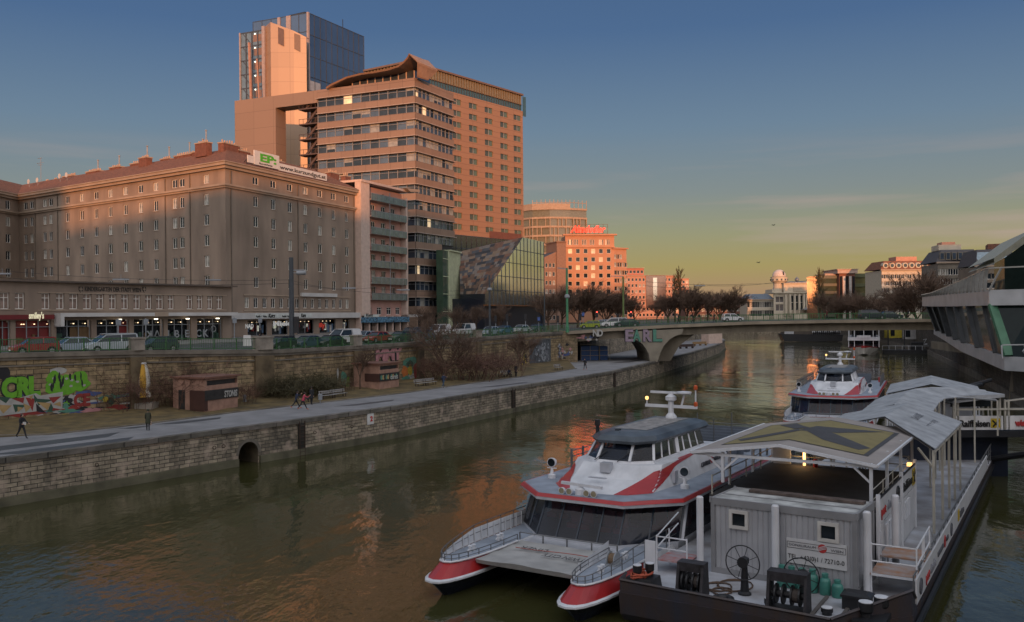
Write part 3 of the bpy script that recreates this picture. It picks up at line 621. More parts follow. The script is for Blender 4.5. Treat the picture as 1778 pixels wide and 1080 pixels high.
# chimneys along the ridge
rk = random.Random(3)
FR = Fr(rg[1], th2, 0); LR = math.dist(rg[1], rg[2])
for px, w_, h_, d_ in ((70, 1.5, 1.0, 1.5), (85, 1.6, 1.9, 1.5), (118, 4, 1.4, .5), (163, 4.5, 1.5, .2), (203, 3.2, 1.7, 0), (243, 4.5, 1.3, 0), (268, 2.4, 2.8, -1.8), (287, 2.5, 1.6, .4), (322, 5, 1.5, 0), (352, 3, 2.0, -.5), (375, 3, 3.3, -2.5)):
    h_ = max(.45, h_ - 2.1); a_ = FR.a(px, 290); mb = MB(); mb.box(a_ - w_/2, a_ + w_/2, d_ - .6, d_ + .6, zr - 1.4, zr + h_ - .4, 0); mb.box(a_ - w_/2 - .1, a_ + w_/2 + .1, d_ - .7, d_ + .7, zr + h_ - .4, zr + h_ - .2, 1)
    for k in range(int(w_ / .55)): mb.lathe((a_ - w_/2 + .35 + k * .55, d_, zr + h_ - .2), [(.12, 0), (.12, .35 + .15 * rk.random())], 7, 2)
    if rk.random() > .5: mb.lathe((a_ + w_/4, d_, zr + h_), [(.13, 0), (.13, 1.7), (.2, 1.75), (.2, 1.9)], 7, 3)
    mb.build('chimney', [BRK, PLT, M('clay_pot', (.45, .3, .2), .8), GREY], roof, FR)
FR1 = Fr(rg[2], tF1, 0)
for px, w_, h_, d_ in ((398, 4, 3.0, 0), (420, 3, 1.8, 0), (470, 3, 1.5, 0), (492, 1.8, 1.2, 1), (577, 3, 1.8, 0), (600, 2, 1.4, 0)):
    h_ = max(.45, h_ - 1.9); a_ = FR1.a(px, 290); mb = MB(); mb.box(a_ - w_/2, a_ + w_/2, d_ - .6, d_ + .6, zr - 1.4, zr + h_ - .4, 0); mb.box(a_ - w_/2 - .1, a_ + w_/2 + .1, d_ - .7, d_ + .7, zr + h_ - .4, zr + h_ - .2, 1)
    for k in range(int(w_ / .6)): mb.lathe((a_ - w_/2 + .35 + k * .6, d_, zr + h_ - .2), [(.13, 0), (.13, .4 + .3 * rk.random())], 7, 2)
    mb.build('chimney', [BRK, PLT, M('clay_pot'), GREY], roof, FR1)
for px, py in ((92, 302), (131, 312), (143, 310), (77, 318)):
    F = Fr(along(rg[1], th2, 0), th2, 0); a_ = F.a(px, py); mb = MB(); zz = zr - 1.0
    mb.lathe((a_, -3.2, zz + .5), [(.02, .1), (.35, .03), (.5, -.08)], 14, 0, 'y'); mb.bar((a_, -3.1, zz - 1.2), (a_, -3.1, zz + .5), .06, m=1); mb.build('satellite_dish', [FASC, GREY], roof, F)
mb = MB(); a_ = FR.a(71, 300); mb.bar((a_, 0, zr - .5), (a_, 0, zr + 5), .08)
for k, w_ in ((4.9, 1.3), (3.9, 2.2), (3.5, 1.2)): mb.bar((a_ - w_/2 - .4, 0, zr + k), (a_ + w_/2, 0, zr + k), .06); mb.bar((a_ - w_/2, -.3, zr + k), (a_ - w_/2, .3, zr + k), .04)
mb.build('aerial', GREY, roof, FR)
a_ = FR1.a(415, 270)
# street-level shopfronts of the right facade
mb = MB(); mb.box(-.3, L1, -1.1, 0, sh_t + .25, sh_t + 1.25); mb.build('shop_fascia', FASC, kb, F1)
mb = MB(); x0, x1 = F1.a(521, 512), F1.a(582, 512); z0 = F1.h(550, 512); mb.box(x0, x1, -.5, -.02, z0 - .35, z0 + .3); mb.build('awning_box', FASC, kb, F1)
mb = MB()
for k in range(2): mb.box(F1.a(424, 526) - .2, F1.a(608, 526), -.14, 0, mz + (-1.35 if k else 1.2), mz + (-1.15 if k else 1.38))
mb.build('string_course', PLT, kb, F1)
sg = MB(); tz = sh_t + .5
for a0_, a1_ in ((433, 495), (511, 532)): sg.box(F1.a(a0_, 548), F1.a(a1_, 548), -1.16, -1.1, tz - .1, tz + .62)
sg.build('shop_sign', M('sign_pale', (.55, .58, .55), .5), kb, F1)
BLK = M('black_lettering', (.012, .012, .012), .5)
text('Audio + Video', .55, BLK, kb, F1, (F1.a(434.5, 548), -1.19, tz), width=F1.a(454, 548) - F1.a(434.5, 548)); text('Kurz', .85, BLK, kb, F1, (F1.a(456, 548), -1.19, tz), bold=.03, shear=.2, width=F1.a(468, 548) - F1.a(456, 548))
text('Haushalt + Küche', .5, BLK, kb, F1, (F1.a(480, 548), -1.19, tz), width=F1.a(494.5, 548) - F1.a(480, 548)); text('Kurz', .85, BLK, kb, F1, (F1.a(513, 548), -1.19, tz), bold=.03, shear=.2, width=F1.a(522, 548) - F1.a(513, 548))
GLOW = M('lit_shop_window', (.6, .62, .5), emit=.25, var=.3, scale=3); WARM = M('warm_shop_light', (1, .7, .4), emit=1.2)
for i, (a_, b_) in enumerate(shopx):
    mb = MB(); mb.box(a_, b_, .9, 1.0, .25, sh_t, 0); mb.box(a_, b_, .05, .9, .2, .28, 1)
    for q in (a_, (a_ + b_) / 2, b_): mb.bar((q, .2, .25), (q, .2, sh_t), .08, m=1)
    for k in range(9):
        x = rk.uniform(a_ + .3, b_ - .3); mb.box(x, x + rk.uniform(.15, .5), .6, .85, rk.uniform(.3, 1.6), rk.uniform(1.7, 2.2), rk.choice([2, 3, 4, 5]))
    for k in range(4): mb.box(a_ + .4 + k * 1.2, a_ + .55 + k * 1.2, .5, .6, sh_t - .35, sh_t - .28, 6)
    mb.build('shopfront', [WINDK, GREY, GR, GLOW, M('shop_goods', (.1, .16, .25), .6), FASC, WARM], kb, F1)
SW = M('sign_letter_white', (.62, .62, .6), emit=.12)
text('NAD', 1.0, SW, kb, F1, (F1.a(425, 566), -.1, F1.h(425, 570)), bold=.03, width=F1.a(439, 566) - F1.a(425, 566)); text('Miele', 1.1, SW, kb, F1, (F1.a(473, 562), -.1, F1.h(480, 565.5)), bold=.05, width=F1.a(505, 562) - F1.a(473, 562))
text('illy', 1.1, M('red_letter', (.5, .05, .03), emit=.15), kb, F1, (F1.a(553, 566), -.1, F1.h(553, 568)), bold=.03, width=F1.a(563, 566) - F1.a(553, 566))
for F_, xs__ in ((F2, (X2(62), X2(101), X2(288), X2(331))), (F1, (1.2, F1.a(517, 400), L1 - .6))):
    for x in xs__: mb = MB(); mb.bar((x, -.12, 4), (x, -.12, he - 1), .13); mb.build('downpipe', M('zinc_pipe', (.16, .13, .1), .6), kb, F_)
# roof sign
sgn = thing('rooftop_sign', 'white rooftop billboard reading EP: www.kurzundgut.at on the corner block eaves', 'sign', (F1.w(0, -.6)[0], F1.w(0, -.6)[1], BZ + he))
FS = Fr(F1.w(0, -.6), tF1, BZ + he)
sa = lambda px, py: FS.a(px, py); sh = lambda px, py: FS.h(px, py)
zb = sh(441, 285); SWM = M('billboard_white', (.62, .6, .56), .5, var=.05)
mb = MB(); mb.box(sa(441, 275), sa(484, 275), -.1, .1, zb, zb + 2.35); mb.box(sa(430, 275), sa(441, 275) - .02, -.05, .1, zb + .1, zb + 1.3); mb.box(sa(484, 290) + .02, sa(567, 300), -.05, .1, zb - .1, zb + 1.15); mb.build('board', SWM, sgn, FS)
mb = MB(); x1 = sa(567, 300)
for k in range(14): x = sa(430, 275) + k * (x1 - sa(430, 275)) / 13; mb.bar((x, .15, -.1), (x, .15, zb + .8), .1); mb.bar((x, .15, zb + .6), (x, 1.6, .3), .08)
mb.bar((sa(430, 275), .15, .1), (x1, .15, .1), .1); mb.build('frame', DARKM, sgn, FS)
text('EP:', 1.75, M('sign_green', (.08, .42, .02), .5), sgn, FS, (sa(450, 275), -.13, zb + .75), bold=.07, width=sa(478, 275) - sa(450, 275)); text('ElectronicPartner', .4, BLK, sgn, FS, (sa(449, 284), -.13, zb + .2), width=sa(472, 284) - sa(449, 284))
text('www.kurzundgut.at', .95, BLK, sgn, FS, (sa(485.5, 292), -.08, zb + .2), bold=.01, width=sa(565, 300) - sa(485.5, 292))
# ---- low kindergarten building with shops in front of the block
A0 = xy(0, 520, 107); A1 = xy(402, 520, 136.5); thk = math.atan2(A1[0] - A0[0], A1[1] - A0[1]); A0 = along(A0, thk, -14); FK = Fr(A0, thk, BZ - .05); LK = math.dist(A0, A1)
kg = thing('kindergarten_building', 'low two-storey grey-brown building with shops below and kindergarten lettering above', 'building', (A1[0], A1[1], BZ))
hk = FK.h(401, 498.5); zK = FK.h(300, 524.5)
kx = [(275, 340), (372, 435), (463, 525), (555, 615), (643, 700), (728, 783), (811, 864), (892, 944), (970, 1020), (1045, 1097), (1122, 1170), (1248, 1294), (1318, 1362), (1386, 1428), (1450, 1492), (0, 65), (97, 168)]
kw = [(FK.a((a_ + b_) / 2 / 3.857, 524), zK, FK.a(b_ / 3.857, 524) - FK.a(a_ / 3.857, 524) - .1, FK.h(300, 513) - FK.h(300, 537)) for a_, b_ in kx]
top_s = FK.h(200, 555); sh_l = [(378, 612), (648, 866), (897, 1098), (1124, 1279), (1320, 1490), (-60, 70), (105, 345)]
sx = [(FK.a(a_ / 3.857, 575), FK.a(b_ / 3.857, 575)) for a_, b_ in sh_l]
facade(kg, FK, LK, 0, hk, kw, PL, sill=SILL, recess=.25, extra_holes=[(a_, b_, .2, top_s) for a_, b_ in sx], kind='cross', glass=M('rosy_curtain_glass', (.24, .17, .14), .2, var=.4, scale=1.5, spec=.8))
mb = MB(); q = [FK.w(0, 12), FK.w(0), FK.w(LK), FK.w(LK, 12)]; mb.poly([p + (BZ + hk - .05,) for p in q]); mb.poly([FK.w(LK) + (BZ,), FK.w(LK, 12) + (BZ,), FK.w(LK, 12) + (BZ + hk,), FK.w(LK) + (BZ + hk,)]); mb.build('flat_roof', PL, kg, O0)
mb = MB(); mb.box(-.5, LK + .6, -.7, 12, hk, hk + .22); mb.build('cornice', M('dark_cornice', (.12, .09, .07), .8), kg, FK)
mb = MB(); mb.box(FK.a(65, 524), FK.a(393, 524), -.08, 0, zK + 1.0, zK + 1.12); mb.box(FK.a(65, 524), FK.a(393, 524), -.1, 0, zK - 1.2, zK - 1.08); mb.build('string_course', PLT, kg, FK)
text('KINDERGARTEN DER STADT WIEN', .8, M('bronze_letter', (.035, .028, .022), .6), kg, FK, (FK.a(146.5, 503), -.06, FK.h(195, 506)), bold=.015, width=FK.a(244, 503) - FK.a(146.5, 503))
for px in (140, 250):
    mb = MB(); a_ = FK.a(px, 503); z_ = FK.h(px, 503); mb.xprism([(a_ - .28, z_ + .4), (a_ - .28, z_ - .05), (a_, z_ - .4), (a_ + .28, z_ - .05), (a_ + .28, z_ + .4)], -.08, 0, 0); mb.box(a_ - .05, a_ + .05, -.1, -.08, z_ - .3, z_ + .35, 1); mb.box(a_ - .24, a_ + .24, -.105, -.1, z_ + .02, z_ + .12, 1); mb.build('city_shield', [M('bronze_letter'), PLT], kg, FK)
fz0, fz1 = FK.h(250, 549), FK.h(250, 543)
mb = MB(); mb.box(FK.a(94, 546), LK, -1.4, 0, fz0, fz1); mb.box(FK.a(258, 546), FK.a(281, 546), -1.5, -1.4, fz0 - .05, fz1 + .1, 1); mb.box(FK.a(94, 546), FK.a(94, 546) + .5, -1.42, 0, fz0 - 1.2, fz0); mb.build('shop_fascia', [FASC, PLT], kg, FK)
MAR = M('maroon_fascia', (.14, .008, .01), .5)
mb = MB(); mb.box(0, FK.a(90, 550), -.6, 0, FK.h(50, 554.5), FK.h(50, 546.5)); mb.build('shop_fascia', MAR, kg, FK)
text("smiley's", 1.1, M('cream_letter', (.65, .6, .4), emit=.35), kg, FK, (FK.a(45, 551), -.65, FK.h(58, 553)), bold=.03, width=FK.a(71, 551) - FK.a(45, 551))
for i, (a_, b_) in enumerate(sx):
    red_ = i >= 5; mb = MB(); mb.box(a_, b_, .9, 1, .2, top_s, 1 if red_ else 0); n_ = 3
    for k in range(n_ + 1): x = a_ + .04 + (b_ - a_ - .08) * k / n_; mb.bar((x, .35, .2), (x, .35, top_s), .09, m=2)
    mb.bar((a_, .35, top_s - .8), (b_, .35, top_s - .8), .08, m=2)
    for k in range(5): x = rk.uniform(a_, b_ - .8); mb.box(x, x + rk.uniform(.3, .9), .7, .88, .25, rk.uniform(.9, 1.6), rk.choice([3, 4, 0]))
    if red_ or i == 1: mb.box(b_ - (b_ - a_) * .28, b_, .6, .68, .3, top_s - .2, 1)
    if i == 0: mb.box(b_ - 2.6, b_, .6, .68, .3, top_s - .9, 4)
    for k in range(3): mb.box(a_ + 1 + k * 1.6, a_ + 1.15 + k * 1.6, .6, .7, top_s - .5, top_s - .4, 5)
    mb.build('shopfront', [WINDK, M('red_shop_interior', (.16, .012, .012), .5), GREY, GD, M('wood_crates', (.15, .09, .04), .8), WARM], kg, FK)
KL = M('grey_letter', (.28, .3, .31), .6)
zt = FK.h(300, 586); hL = FK.h(300, 573) - zt
text('K', hL / .72, KL, kg, FK, (FK.a(264, 580), -.03, zt), mirror=True, bold=.03)
for ch, px in (('Λ', 271), ('L', 293), ('B', 305), ('E', 323), ('C', 342), ('K', 354)): text(ch if ch != 'Λ' else 'V', hL / .72, KL, kg, FK, (FK.a(px, 580), .3, zt), bold=.03) if ch != 'Λ' else None
mb = MB(); x = FK.a(275, 580); mb.bar((x - .45, .3, zt), (x, .3, zt + hL), .22, .06); mb.bar((x + .45, .3, zt), (x, .3, zt + hL), .22, .06); mb.torus((FK.a(373, 571), .3, FK.h(373, 571)), .45, .06, 16, 4, 0, 'y'); mb.build('lettering', KL, kg, FK)
mb = MB()
for px in (202, 265, 320, 372): mb.box(FK.a(px, 556) - .2, FK.a(px, 556) + .2, -.9, -.6, top_s - .05, top_s + .08)
mb.build('spot_lamps', M('spot_lamp', (1, .9, .7), emit=2), kg, FK)
for px in (131, 179, 334, 379):
    mb = MB(); F = FK; a_ = F.a(px, 580); mb.bar((a_, -9, .1), (a_, -9, 3.4), .09, m=0); mb.box(a_ - .35, a_ + .35, -9.08, -9.04, 2.6, 3.3, 1)
    p = F.w(a_, -9); o = mb.build('road_sign', [GREY, GREY], None, F); tag(o, {131: 'road sign pole left of the shopfronts with crates', 179: 'road sign pole before the red shop entrance', 334: 'road sign pole before the dark windows lettered in grey', 379: 'triangular road sign pole at the right end of the low building'}[px], 'road sign', 'road signs on the shop pavement')
# ---- pink balcony building
P0 = along(KC, tF1, L1 + .05); FP = Fr(P0, tF1, BZ); LP = FP.a(698, 430)
pk = thing('balcony_building', 'narrow pink apartment house with seven green glass balconies', 'apartment block', (P0[0], P0[1], BZ))
PINK = M('pink_render', (.47, .27, .22), .85, var=.08, scale=.5); PALE = M('pale_render', (.55, .42, .35), .85, var=.08)
hp = FP.h(617, 318.7); xb0, xb1 = FP.a(634, 430), FP.a(695.5, 430)
bz_ = [FP.h(640, y) for y in (347, 376, 405, 434, 462.5, 491, 519)]
wn = [(xb0 + (xb1 - xb0) * t_, z_ + 1.7, 1.7, 1.7) for z_ in bz_ for t_ in (.22, .5, .78)] + [(xb0 + (xb1 - xb0) * t_, FP.h(650, 540) , 1.8, 1.5, 'cross') for t_ in (.1, .37, .64, .9)]
wn = [w for w in wn if w[1] + 1 < hp]
mbs = MB(); 
facade(pk, FP, LP, 0, hp, wn, PINK, recess=.15, glass=None)
mb = MB(); mb.box(-.05, xb0 - .4, -1.4, -.01, 3.4, hp + .3); mb.box(LP - .6, LP, -1.4, -.01, 3.4, hp - 1); mb.build('side_pier', PALE, pk, FP)
mb = MB(); mb.box(-.1, LP + .3, -1.6, 8, hp + .3, hp + .75); mb.build('roof_slab', PALE, pk, FP)
mb = MB(); mb.box(0, LP, 0.01, 13, 0, hp); mb.build('body', PINK, pk, FP) if False else None
mb = MB(); q = FP.w(LP); mb.poly([FP.w(LP) + (BZ,), FP.w(LP, 13) + (BZ,), FP.w(LP, 13) + (BZ + hp,), FP.w(LP) + (BZ + hp,)]); mb.poly([FP.w(LP, 13) + (BZ,), FP.w(0, 13) + (BZ,), FP.w(0, 13) + (BZ + hp,), FP.w(LP, 13) + (BZ + hp,)]); mb.build('rear_wall', PALE, pk, O0)
GB_ = M('balcony_glass', (.13, .165, .155), .2, var=.2, scale=1, spec=.8)
for z_ in bz_:
    mb = MB(); mb.box(xb0, xb1, -1.5, 0, z_ - .2, z_ + .02, 1); mb.box(xb0, xb1, -1.55, -1.48, z_ - .22, z_ + 1.1, 0); mb.bar((xb0, -1.52, z_ + 1.15), (xb1, -1.52, z_ + 1.15), .08, m=2)
    for k in range(9): x = xb0 + (xb1 - xb0) * k / 8; mb.bar((x, -1.58, z_ - .2), (x, -1.58, z_ + 1.12), .05, m=2)
    for k in range(6): x = rk.uniform(xb0, xb1 - .5); mb.box(x, x + .4, -1.2, -.9, z_ + .02, z_ + rk.uniform(.4, 1.5), 3)
    mb.build('balcony', [GB_, PALE, GREY, M('balcony_plants', (.05, .06, .03), .9)], pk, FP)
x = (xb0 + xb1) / 2; mb = MB(); mb.bar((x, -1.62, bz_[-1]), (x, -1.62, bz_[0] + 2), .1); mb.build('downpipe', GREY, pk, FP)
mb = MB(); mb.box(-.1, LP * .98, -1.9, -.02, FP.h(640, 560), FP.h(640, 550.5), 0); mb.box(0, LP * .3, -1.98, -1.9, FP.h(640, 550.5), FP.h(640, 546), 1); mb.build('shop_fascia', [M('blue_mosaic', (.09, .2, .3), .5, var=.7, scale=3), M('sign_pale')], pk, FP)
text('Kurz', .8, BLK, pk, FP, (.4, -2.0, FP.h(625, 549.5)), bold=.03, shear=.2, width=2.6)
mb = MB(); mb.box(0, LP, -.03, .0, .2, 3.2, 0)
for k in range(7): mb.box(LP * k / 6 - .25, LP * k / 6 + .25, -1.2, -.04, 0, 3.3, 1)
mb.build('shopfront', [WINDK, PALE], pk, FP)
mb = MB(); mb.xprism([(LP - 2, FP.h(697, 330)), (LP + 3.5, FP.h(712, 338) + .9), (LP + 3.5, FP.h(712, 338) + .4), (LP - .5, FP.h(697, 330) - .6)], -2.5, 4); mb.build('roof_canopy', PLT, pk, FP)
mb = MB(); mb.box(LP + .2, FP.a(717, 548), -2.5, .5, FP.h(705, 550.5), FP.h(705, 546)); mb.box(LP, LP + .35, -1.3, 4, 0, hp - 2, 1); mb.build('side_canopy', [FASC, PLT], pk, FP)
# ---- stepped office tower
OY = 205.0; OC = xy(722, 340, OY); tO2 = dirvp(1710); tO1b = dirvp(-2700)
CLAD = Mpanel('tower_cladding', (.235, .158, .112), 3.4, 1.85, .6, line=.6, msize=.05, var=.05)
ofb = thing('office_tower', 'tall office tower with beige cladding bands, ribbon windows and an upswept roof wing', 'office tower', (OC[0], OC[1], BZ))
tL = t_at(OC, tO1b, 552, 300); OL = along(OC, tO1b, tL); FO1 = Fr(OL, tO1b + math.pi, BZ); FO2 = Fr(OC, tO2, BZ); LO2 = FO2.a(788, 300)
rows = [Zat(722, 159 + 28.1 * k, OY) - BZ for k in range(14)]; fl = rows[0] - rows[1]; gh = 1.95
hpO = Zat(722, 134.8, OY) - BZ
pal = [GLASS, GLASS2, M('office_blind', (.3, .3, .27), .3, var=.2, spec=.7), M('lit_office', (.75, .55, .32), emit=.35, var=.3, scale=1)]
def ribbon(par, F, x0, x1, z0, z1, pitch, pal, rnd, fr=GREY, dd=.35, name='window_band', wts=(6, 6, 1, .15)):
    mb = MB(); n_ = max(1, round((x1 - x0) / pitch)); p_ = (x1 - x0) / n_
    for k in range(n_):
        m = rnd.choices(range(len(pal)), wts[:len(pal)])[0]; a_, b_ = x0 + k * p_, x0 + (k + 1) * p_
        mb.poly([(a_, dd, z0), (b_, dd, z0), (b_, dd, z1), (a_, dd, z1)], m)
        if rnd.random() < .2: zz = z1 - (z1 - z0) * rnd.uniform(.2, .6); mb.poly([(a_, dd - .02, zz), (b_, dd - .02, zz), (b_, dd - .02, z1), (a_, dd - .02, z1)], min(2, len(pal) - 1))
        mb.box(a_ - .07, a_ + .07, dd - .14, dd, z0, z1, len(pal))
    mb.box(x0, x1, dd - .16, dd - .02, (z0 + z1) / 2 - .05 + (z1 - z0) * .22, (z0 + z1) / 2 + .05 + (z1 - z0) * .22, len(pal))
    return mb.build(name, pal + [fr], par, F)
ro = random.Random(8)
LIT = GREY
pts3 = [OL, OC, along(OC, tO2, LO2)]
for k, z_ in enumerate(rows):
    L2_ = LO2 if k < 10 else FO2.a(768, 480)
    x0 = 0 if z_ > Zat(722, 345, OY) - BZ - 40 else 0
    e = [OL, OC, along(OC, tO2, L2_)]
    ribbon(ofb, FO1, 0, tL, z_ - gh / 2, z_ + gh / 2, 2.35, pal, ro); ribbon(ofb, FO2, 0, L2_, z_ - gh / 2, z_ + gh / 2, 1.75, pal, ro, wts=(3, 7, 2.5, .5))
    zt_ = rows[k-1] - gh / 2 if k else hpO
    # individual spandrel band (cladding follows each face's own frame)
    for F, L in ((FO1, tL), (FO2, L2_)):
        mb = MB(); mb.box(0 if F is FO1 else .001, L, -.12 if k < 10 else .02, .5, z_ + gh / 2, zt_, 0); mb.box(-.1, L + .3, -.55, .5, z_ + gh / 2 + .05, z_ + gh / 2 + .17, 1); mb.build('spandrel_band', [CLAD, M('sunshade', (.42, .35, .3), .6)], ofb, F)
mb = MB(); inn = [offs(pts3, -.6)[0], offs(pts3, -.6)[1], offs(pts3, -.6)[2]]; back = [along(inn[2], tO1b, 16), along(inn[0], tO2, 14)]
mb.prism([inn[0], inn[1], inn[2]] + back, 8, BZ + hpO); mb.build('core', M('dark_core', (.03, .03, .03), .8), ofb, O0)
mb = MB(); mb.box(0, tL, -.1, .5, 0, rows[-1] - gh / 2); mb.build('base_wall', CLAD, ofb, FO1)
mb = MB(); mb.box(0, FO2.a(768, 540), -.1, .5, rows[-1] - gh/2 - 1.5, rows[-1] - gh / 2, 0); mb.box(0, FO2.a(768, 540), .6, 1, 0, rows[-1] - gh/2 - 1.5, 1)
for k in range(5): mb.box(k * 2.4, k * 2.4 + .5, 0, .5, 0, rows[-1] - gh/2 - 1.5, 0)
mb.build('base_wall', [CLAD, GLASS], ofb, FO2)
# portal frame on the left: top beam and solid block
x479, x408 = FO1.a(479, 250), FO1.a(408, 250); FB = Fr(FO1.w(x408), FO1.th, BZ); bw = x479 - x408
CL2 = Mpanel('portal_cladding', (.24, .165, .118), 6, 4.2, .65, line=.7, msize=.05, var=.03)
mb = MB(); mb.box(0, bw, 0, 4, 0, hpO - 3.0); mb.build('portal_block', CL2, ofb, FB)
mb = MB(); mb.box(0, -x408 - .02, -.01, 4.01, hpO - 3.0, hpO - .01); mb.build('portal_beam', CL2, ofb, FB)
mb = MB()   # fire stairs in the slot
xs_ = FO1.a(527, 250); mb.box(xs_, -.3, 3, 9, 0, hpO - 3.2, 0)
for k in range(14):
    z_ = rows[0] - 1 - k * fl; mb.box(xs_ - 1.6, -.2, .3, 3.0, z_, z_ + .3, 1)
    for q in range(5): mb.bar((xs_ - 1.5 + q * 1.2, .35, z_ + .3), (xs_ - 1.5 + q * 1.2, .35, z_ + 1.4), .08, m=1)
    mb.bar((xs_ - 1.6, .35, z_ + 1.4), (-.2, .35, z_ + 1.4), .1, m=1); mb.bar((xs_, 1.2, z_ + .3), (-.6, 1.2, z_ + fl), .35, .5, m=1)
mb.build('fire_stairs', [M('stair_shaft', (.03, .022, .018), .8), M('stair_steel', (.09, .06, .05), .7)], ofb, FO1)
# penthouse and roof wing
mb = MB(); pz = hpO; x0, x1 = FO1.a(602, 145), tL - 1.5; mb.box(x0, x1, 2.5, 10, pz - .5, Zat(700, 122, OY + 3) - BZ, 0)
for k in range(9): x = x0 + (x1 - x0) * k / 8; mb.box(x - .1, x + .1, 2.35, 2.5, pz, pz + 2.4, 1)
mb.build('penthouse', [GLASS2, PALE], ofb, FO1)
WING = M('roof_wing_skin', (.3, .19, .13), .6, var=.08)
prof = [(572, 154), (580, 148.5), (592, 143), (607, 136), (632, 130), (654, 127.5), (680, 123.5), (700, 118.5), (712, 112), (721, 106), (727, 101.5)]
rings = []
for i, (px, py) in enumerate(prof):
    t_ = i / (len(prof) - 1); x = FO1.a(px, py); z = FO1.h(px, py); fl_ = 1.5 + 3.0 * t_ ** 3; w_ = 1.0 + 0 * t_
    yb_ = 13 - 8.5 * t_ ** 4; rings.append([(x, -fl_, z - .0), (x, yb_ * .5, z + .4 * t_), (x, yb_, z + .7), (x, yb_, z + .35), (x, yb_ * .5, z + .05), (x, -fl_ + .3, z - .32)])
mb = MB(); mb.loft(rings, 0)
# the swept tip bends back down round the corner
xt, zt_ = rings[-1][0][0], rings[-1][0][2]; q0 = rings[-1]
tip = [(xt + 1.2, -2.8, zt_ - 1.6), (xt + 2.0, 1, zt_ - 1.8), (xt + 2.4, 4.5, zt_ - 1.8), (xt + 2.4, 4.5, zt_ - 2.1), (xt + 2.0, 1, zt_ - 2.1), (xt + 1.2, -2.5, zt_ - 1.9)]
tip2 = [(xt + .2, -1.2, zt_ - 4.2), (xt + .8, .5, zt_ - 4.4), (xt + 1.2, 2.5, zt_ - 4.4), (xt + 1.0, 2.5, zt_ - 4.6), (xt + .6, .5, zt_ - 4.6), (xt, -.9, zt_ - 4.5)]
mb.loft([q0, tip, tip2], 0); mb.build('roof_wing', WING, ofb, FO1)
# green glazed annex at its foot
FA2 = Fr(xy(769, 480, 207), dirvp(1300), BZ); an = thing('glass_annex', 'slim green glass annex with vertical slats beside the office tower', 'building', (FA2.P[0], FA2.P[1], BZ))
La = FA2.a(797, 480); hA = FA2.h(779, 436); GGL = M('green_glass', (.05, .09, .06), .1, var=.2, scale=.4, spec=.9); SL = M('pale_slat', (.5, .54, .36), .5)
mb = MB(); mb.box(0, La, 0, 1.6, 0, hA); mb.build('glazing', GGL, an, FA2)
mb = MB(); xa = FA2.a(779, 480)
for k in range(9): x = xa + (La - xa) * k / 8; mb.box(x - .3, x + .3, -.3, -.01, .5, hA + .2)
for k in range(5): mb.box(0, La, -.1, -.01, hA * k / 4.5, hA * k / 4.5 + .15)
mb.box(xa - .3, La + .2, -.7, 1.5, hA, hA + .3); mb.build('slats', SL, an, FA2)
# ---- glass tower behind
TY = 252.0; TC = xy(536, 120, TY); tT2 = dirvp(1730); tTb = dirvp(-2700); gt = thing('glass_tower', 'blue glass tower with a glazed lift shaft and sunlit stone pier, highest in the skyline', 'skyscraper', (TC[0], TC[1], BZ))
FT2 = Fr(TC, tT2, BZ); LT2 = FT2.a(632, 120); tTL = t_at(TC, tTb, 440, 120); FT1 = Fr(along(TC, tTb, tTL), tTb + math.pi, BZ); hT = Zat(537, 22, TY) - BZ
BG_ = M('curtain_wall_glass', (.04, .09, .19), .12, var=.15, scale=.08, spec=1); MUL = M('mullion', (.05, .065, .09), .5)
def curtain(par, F, L, z0, z1, px_, pz_, glass=BG_, mul=MUL, name='curtain_wall', extra=None, rnd=ro, dens=.0, y=0):
    mb = MB(); mb.poly([(0, y, z0), (L, y, z0), (L, y, z1), (0, y, z1)], 0); n_ = max(1, round(L / px_)); 
    for k in range(n_ + 1): mb.box(L * k / n_ - .06, L * k / n_ + .06, y - .12, y, z0, z1, 1)
    m_ = max(1, round((z1 - z0) / pz_))
    for k in range(m_ + 1): z = z0 + (z1 - z0) * k / m_; mb.box(0, L, y - .1, y, z - .07, z + .07, 1)
    if extra:
        for i in range(n_):
            for k in range(m_):
                if rnd.random() < dens: a_, b_, c_, d_ = L*i/n_ + .1, L*(i+1)/n_ - .1, z0 + (z1-z0)*k/m_ + .2, z0 + (z1-z0)*(k+.75)/m_; mb.poly([(a_, y - .02, c_), (b_, y - .02, c_), (b_, y - .02, d_), (a_, y - .02, d_)], 2)
    return mb.build(name, [glass, mul] + ([extra] if extra else []), par, F)
hi = hT - 18; curtain(gt, FT2, LT2, hi, hT, 2.6, 5.2); curtain(gt, FT2, LT2, 0, hi, 2.6, 3.9, extra=M('tower_blind', (.28, .33, .38), .3), dens=.3)
curtain(gt, FT1, tTL, 0, hT - .01, 3.2, 5.2)
mb = MB(); q = [along(TC, tTb, tTL), TC, along(TC, tT2, LT2)]; q = offs(q, -.1); mb.prism([q[0], q[1], q[2], along(q[2], tTb, tTL)], 8, BZ + hT - .05); mb.build('core', M('tower_core', (.04, .06, .09), .3), gt, O0)
mb = MB(); mb.box(2, LT2 * .75, 3, 9, hT, hT + 1.4); mb.bar((LT2 * .75, 3, hT), (LT2 * .75, 3, hT + 4), .15); mb.build('roof_plant', DARKM, gt, FT2)
mb = MB(); mb.box(tTL - 10.5, tTL - 9.6, -.3, 0, hT - 16, hT); mb.box(tTL - 7.5, tTL - 6, -.25, 0, hT - 16, hT + .02); mb.box(tTL - .3, tTL + .3, -.4, .2, 0, hT + .1); mb.build('corner_trim', M('trim_metal', (.33, .27, .25), .5), gt, FT1)
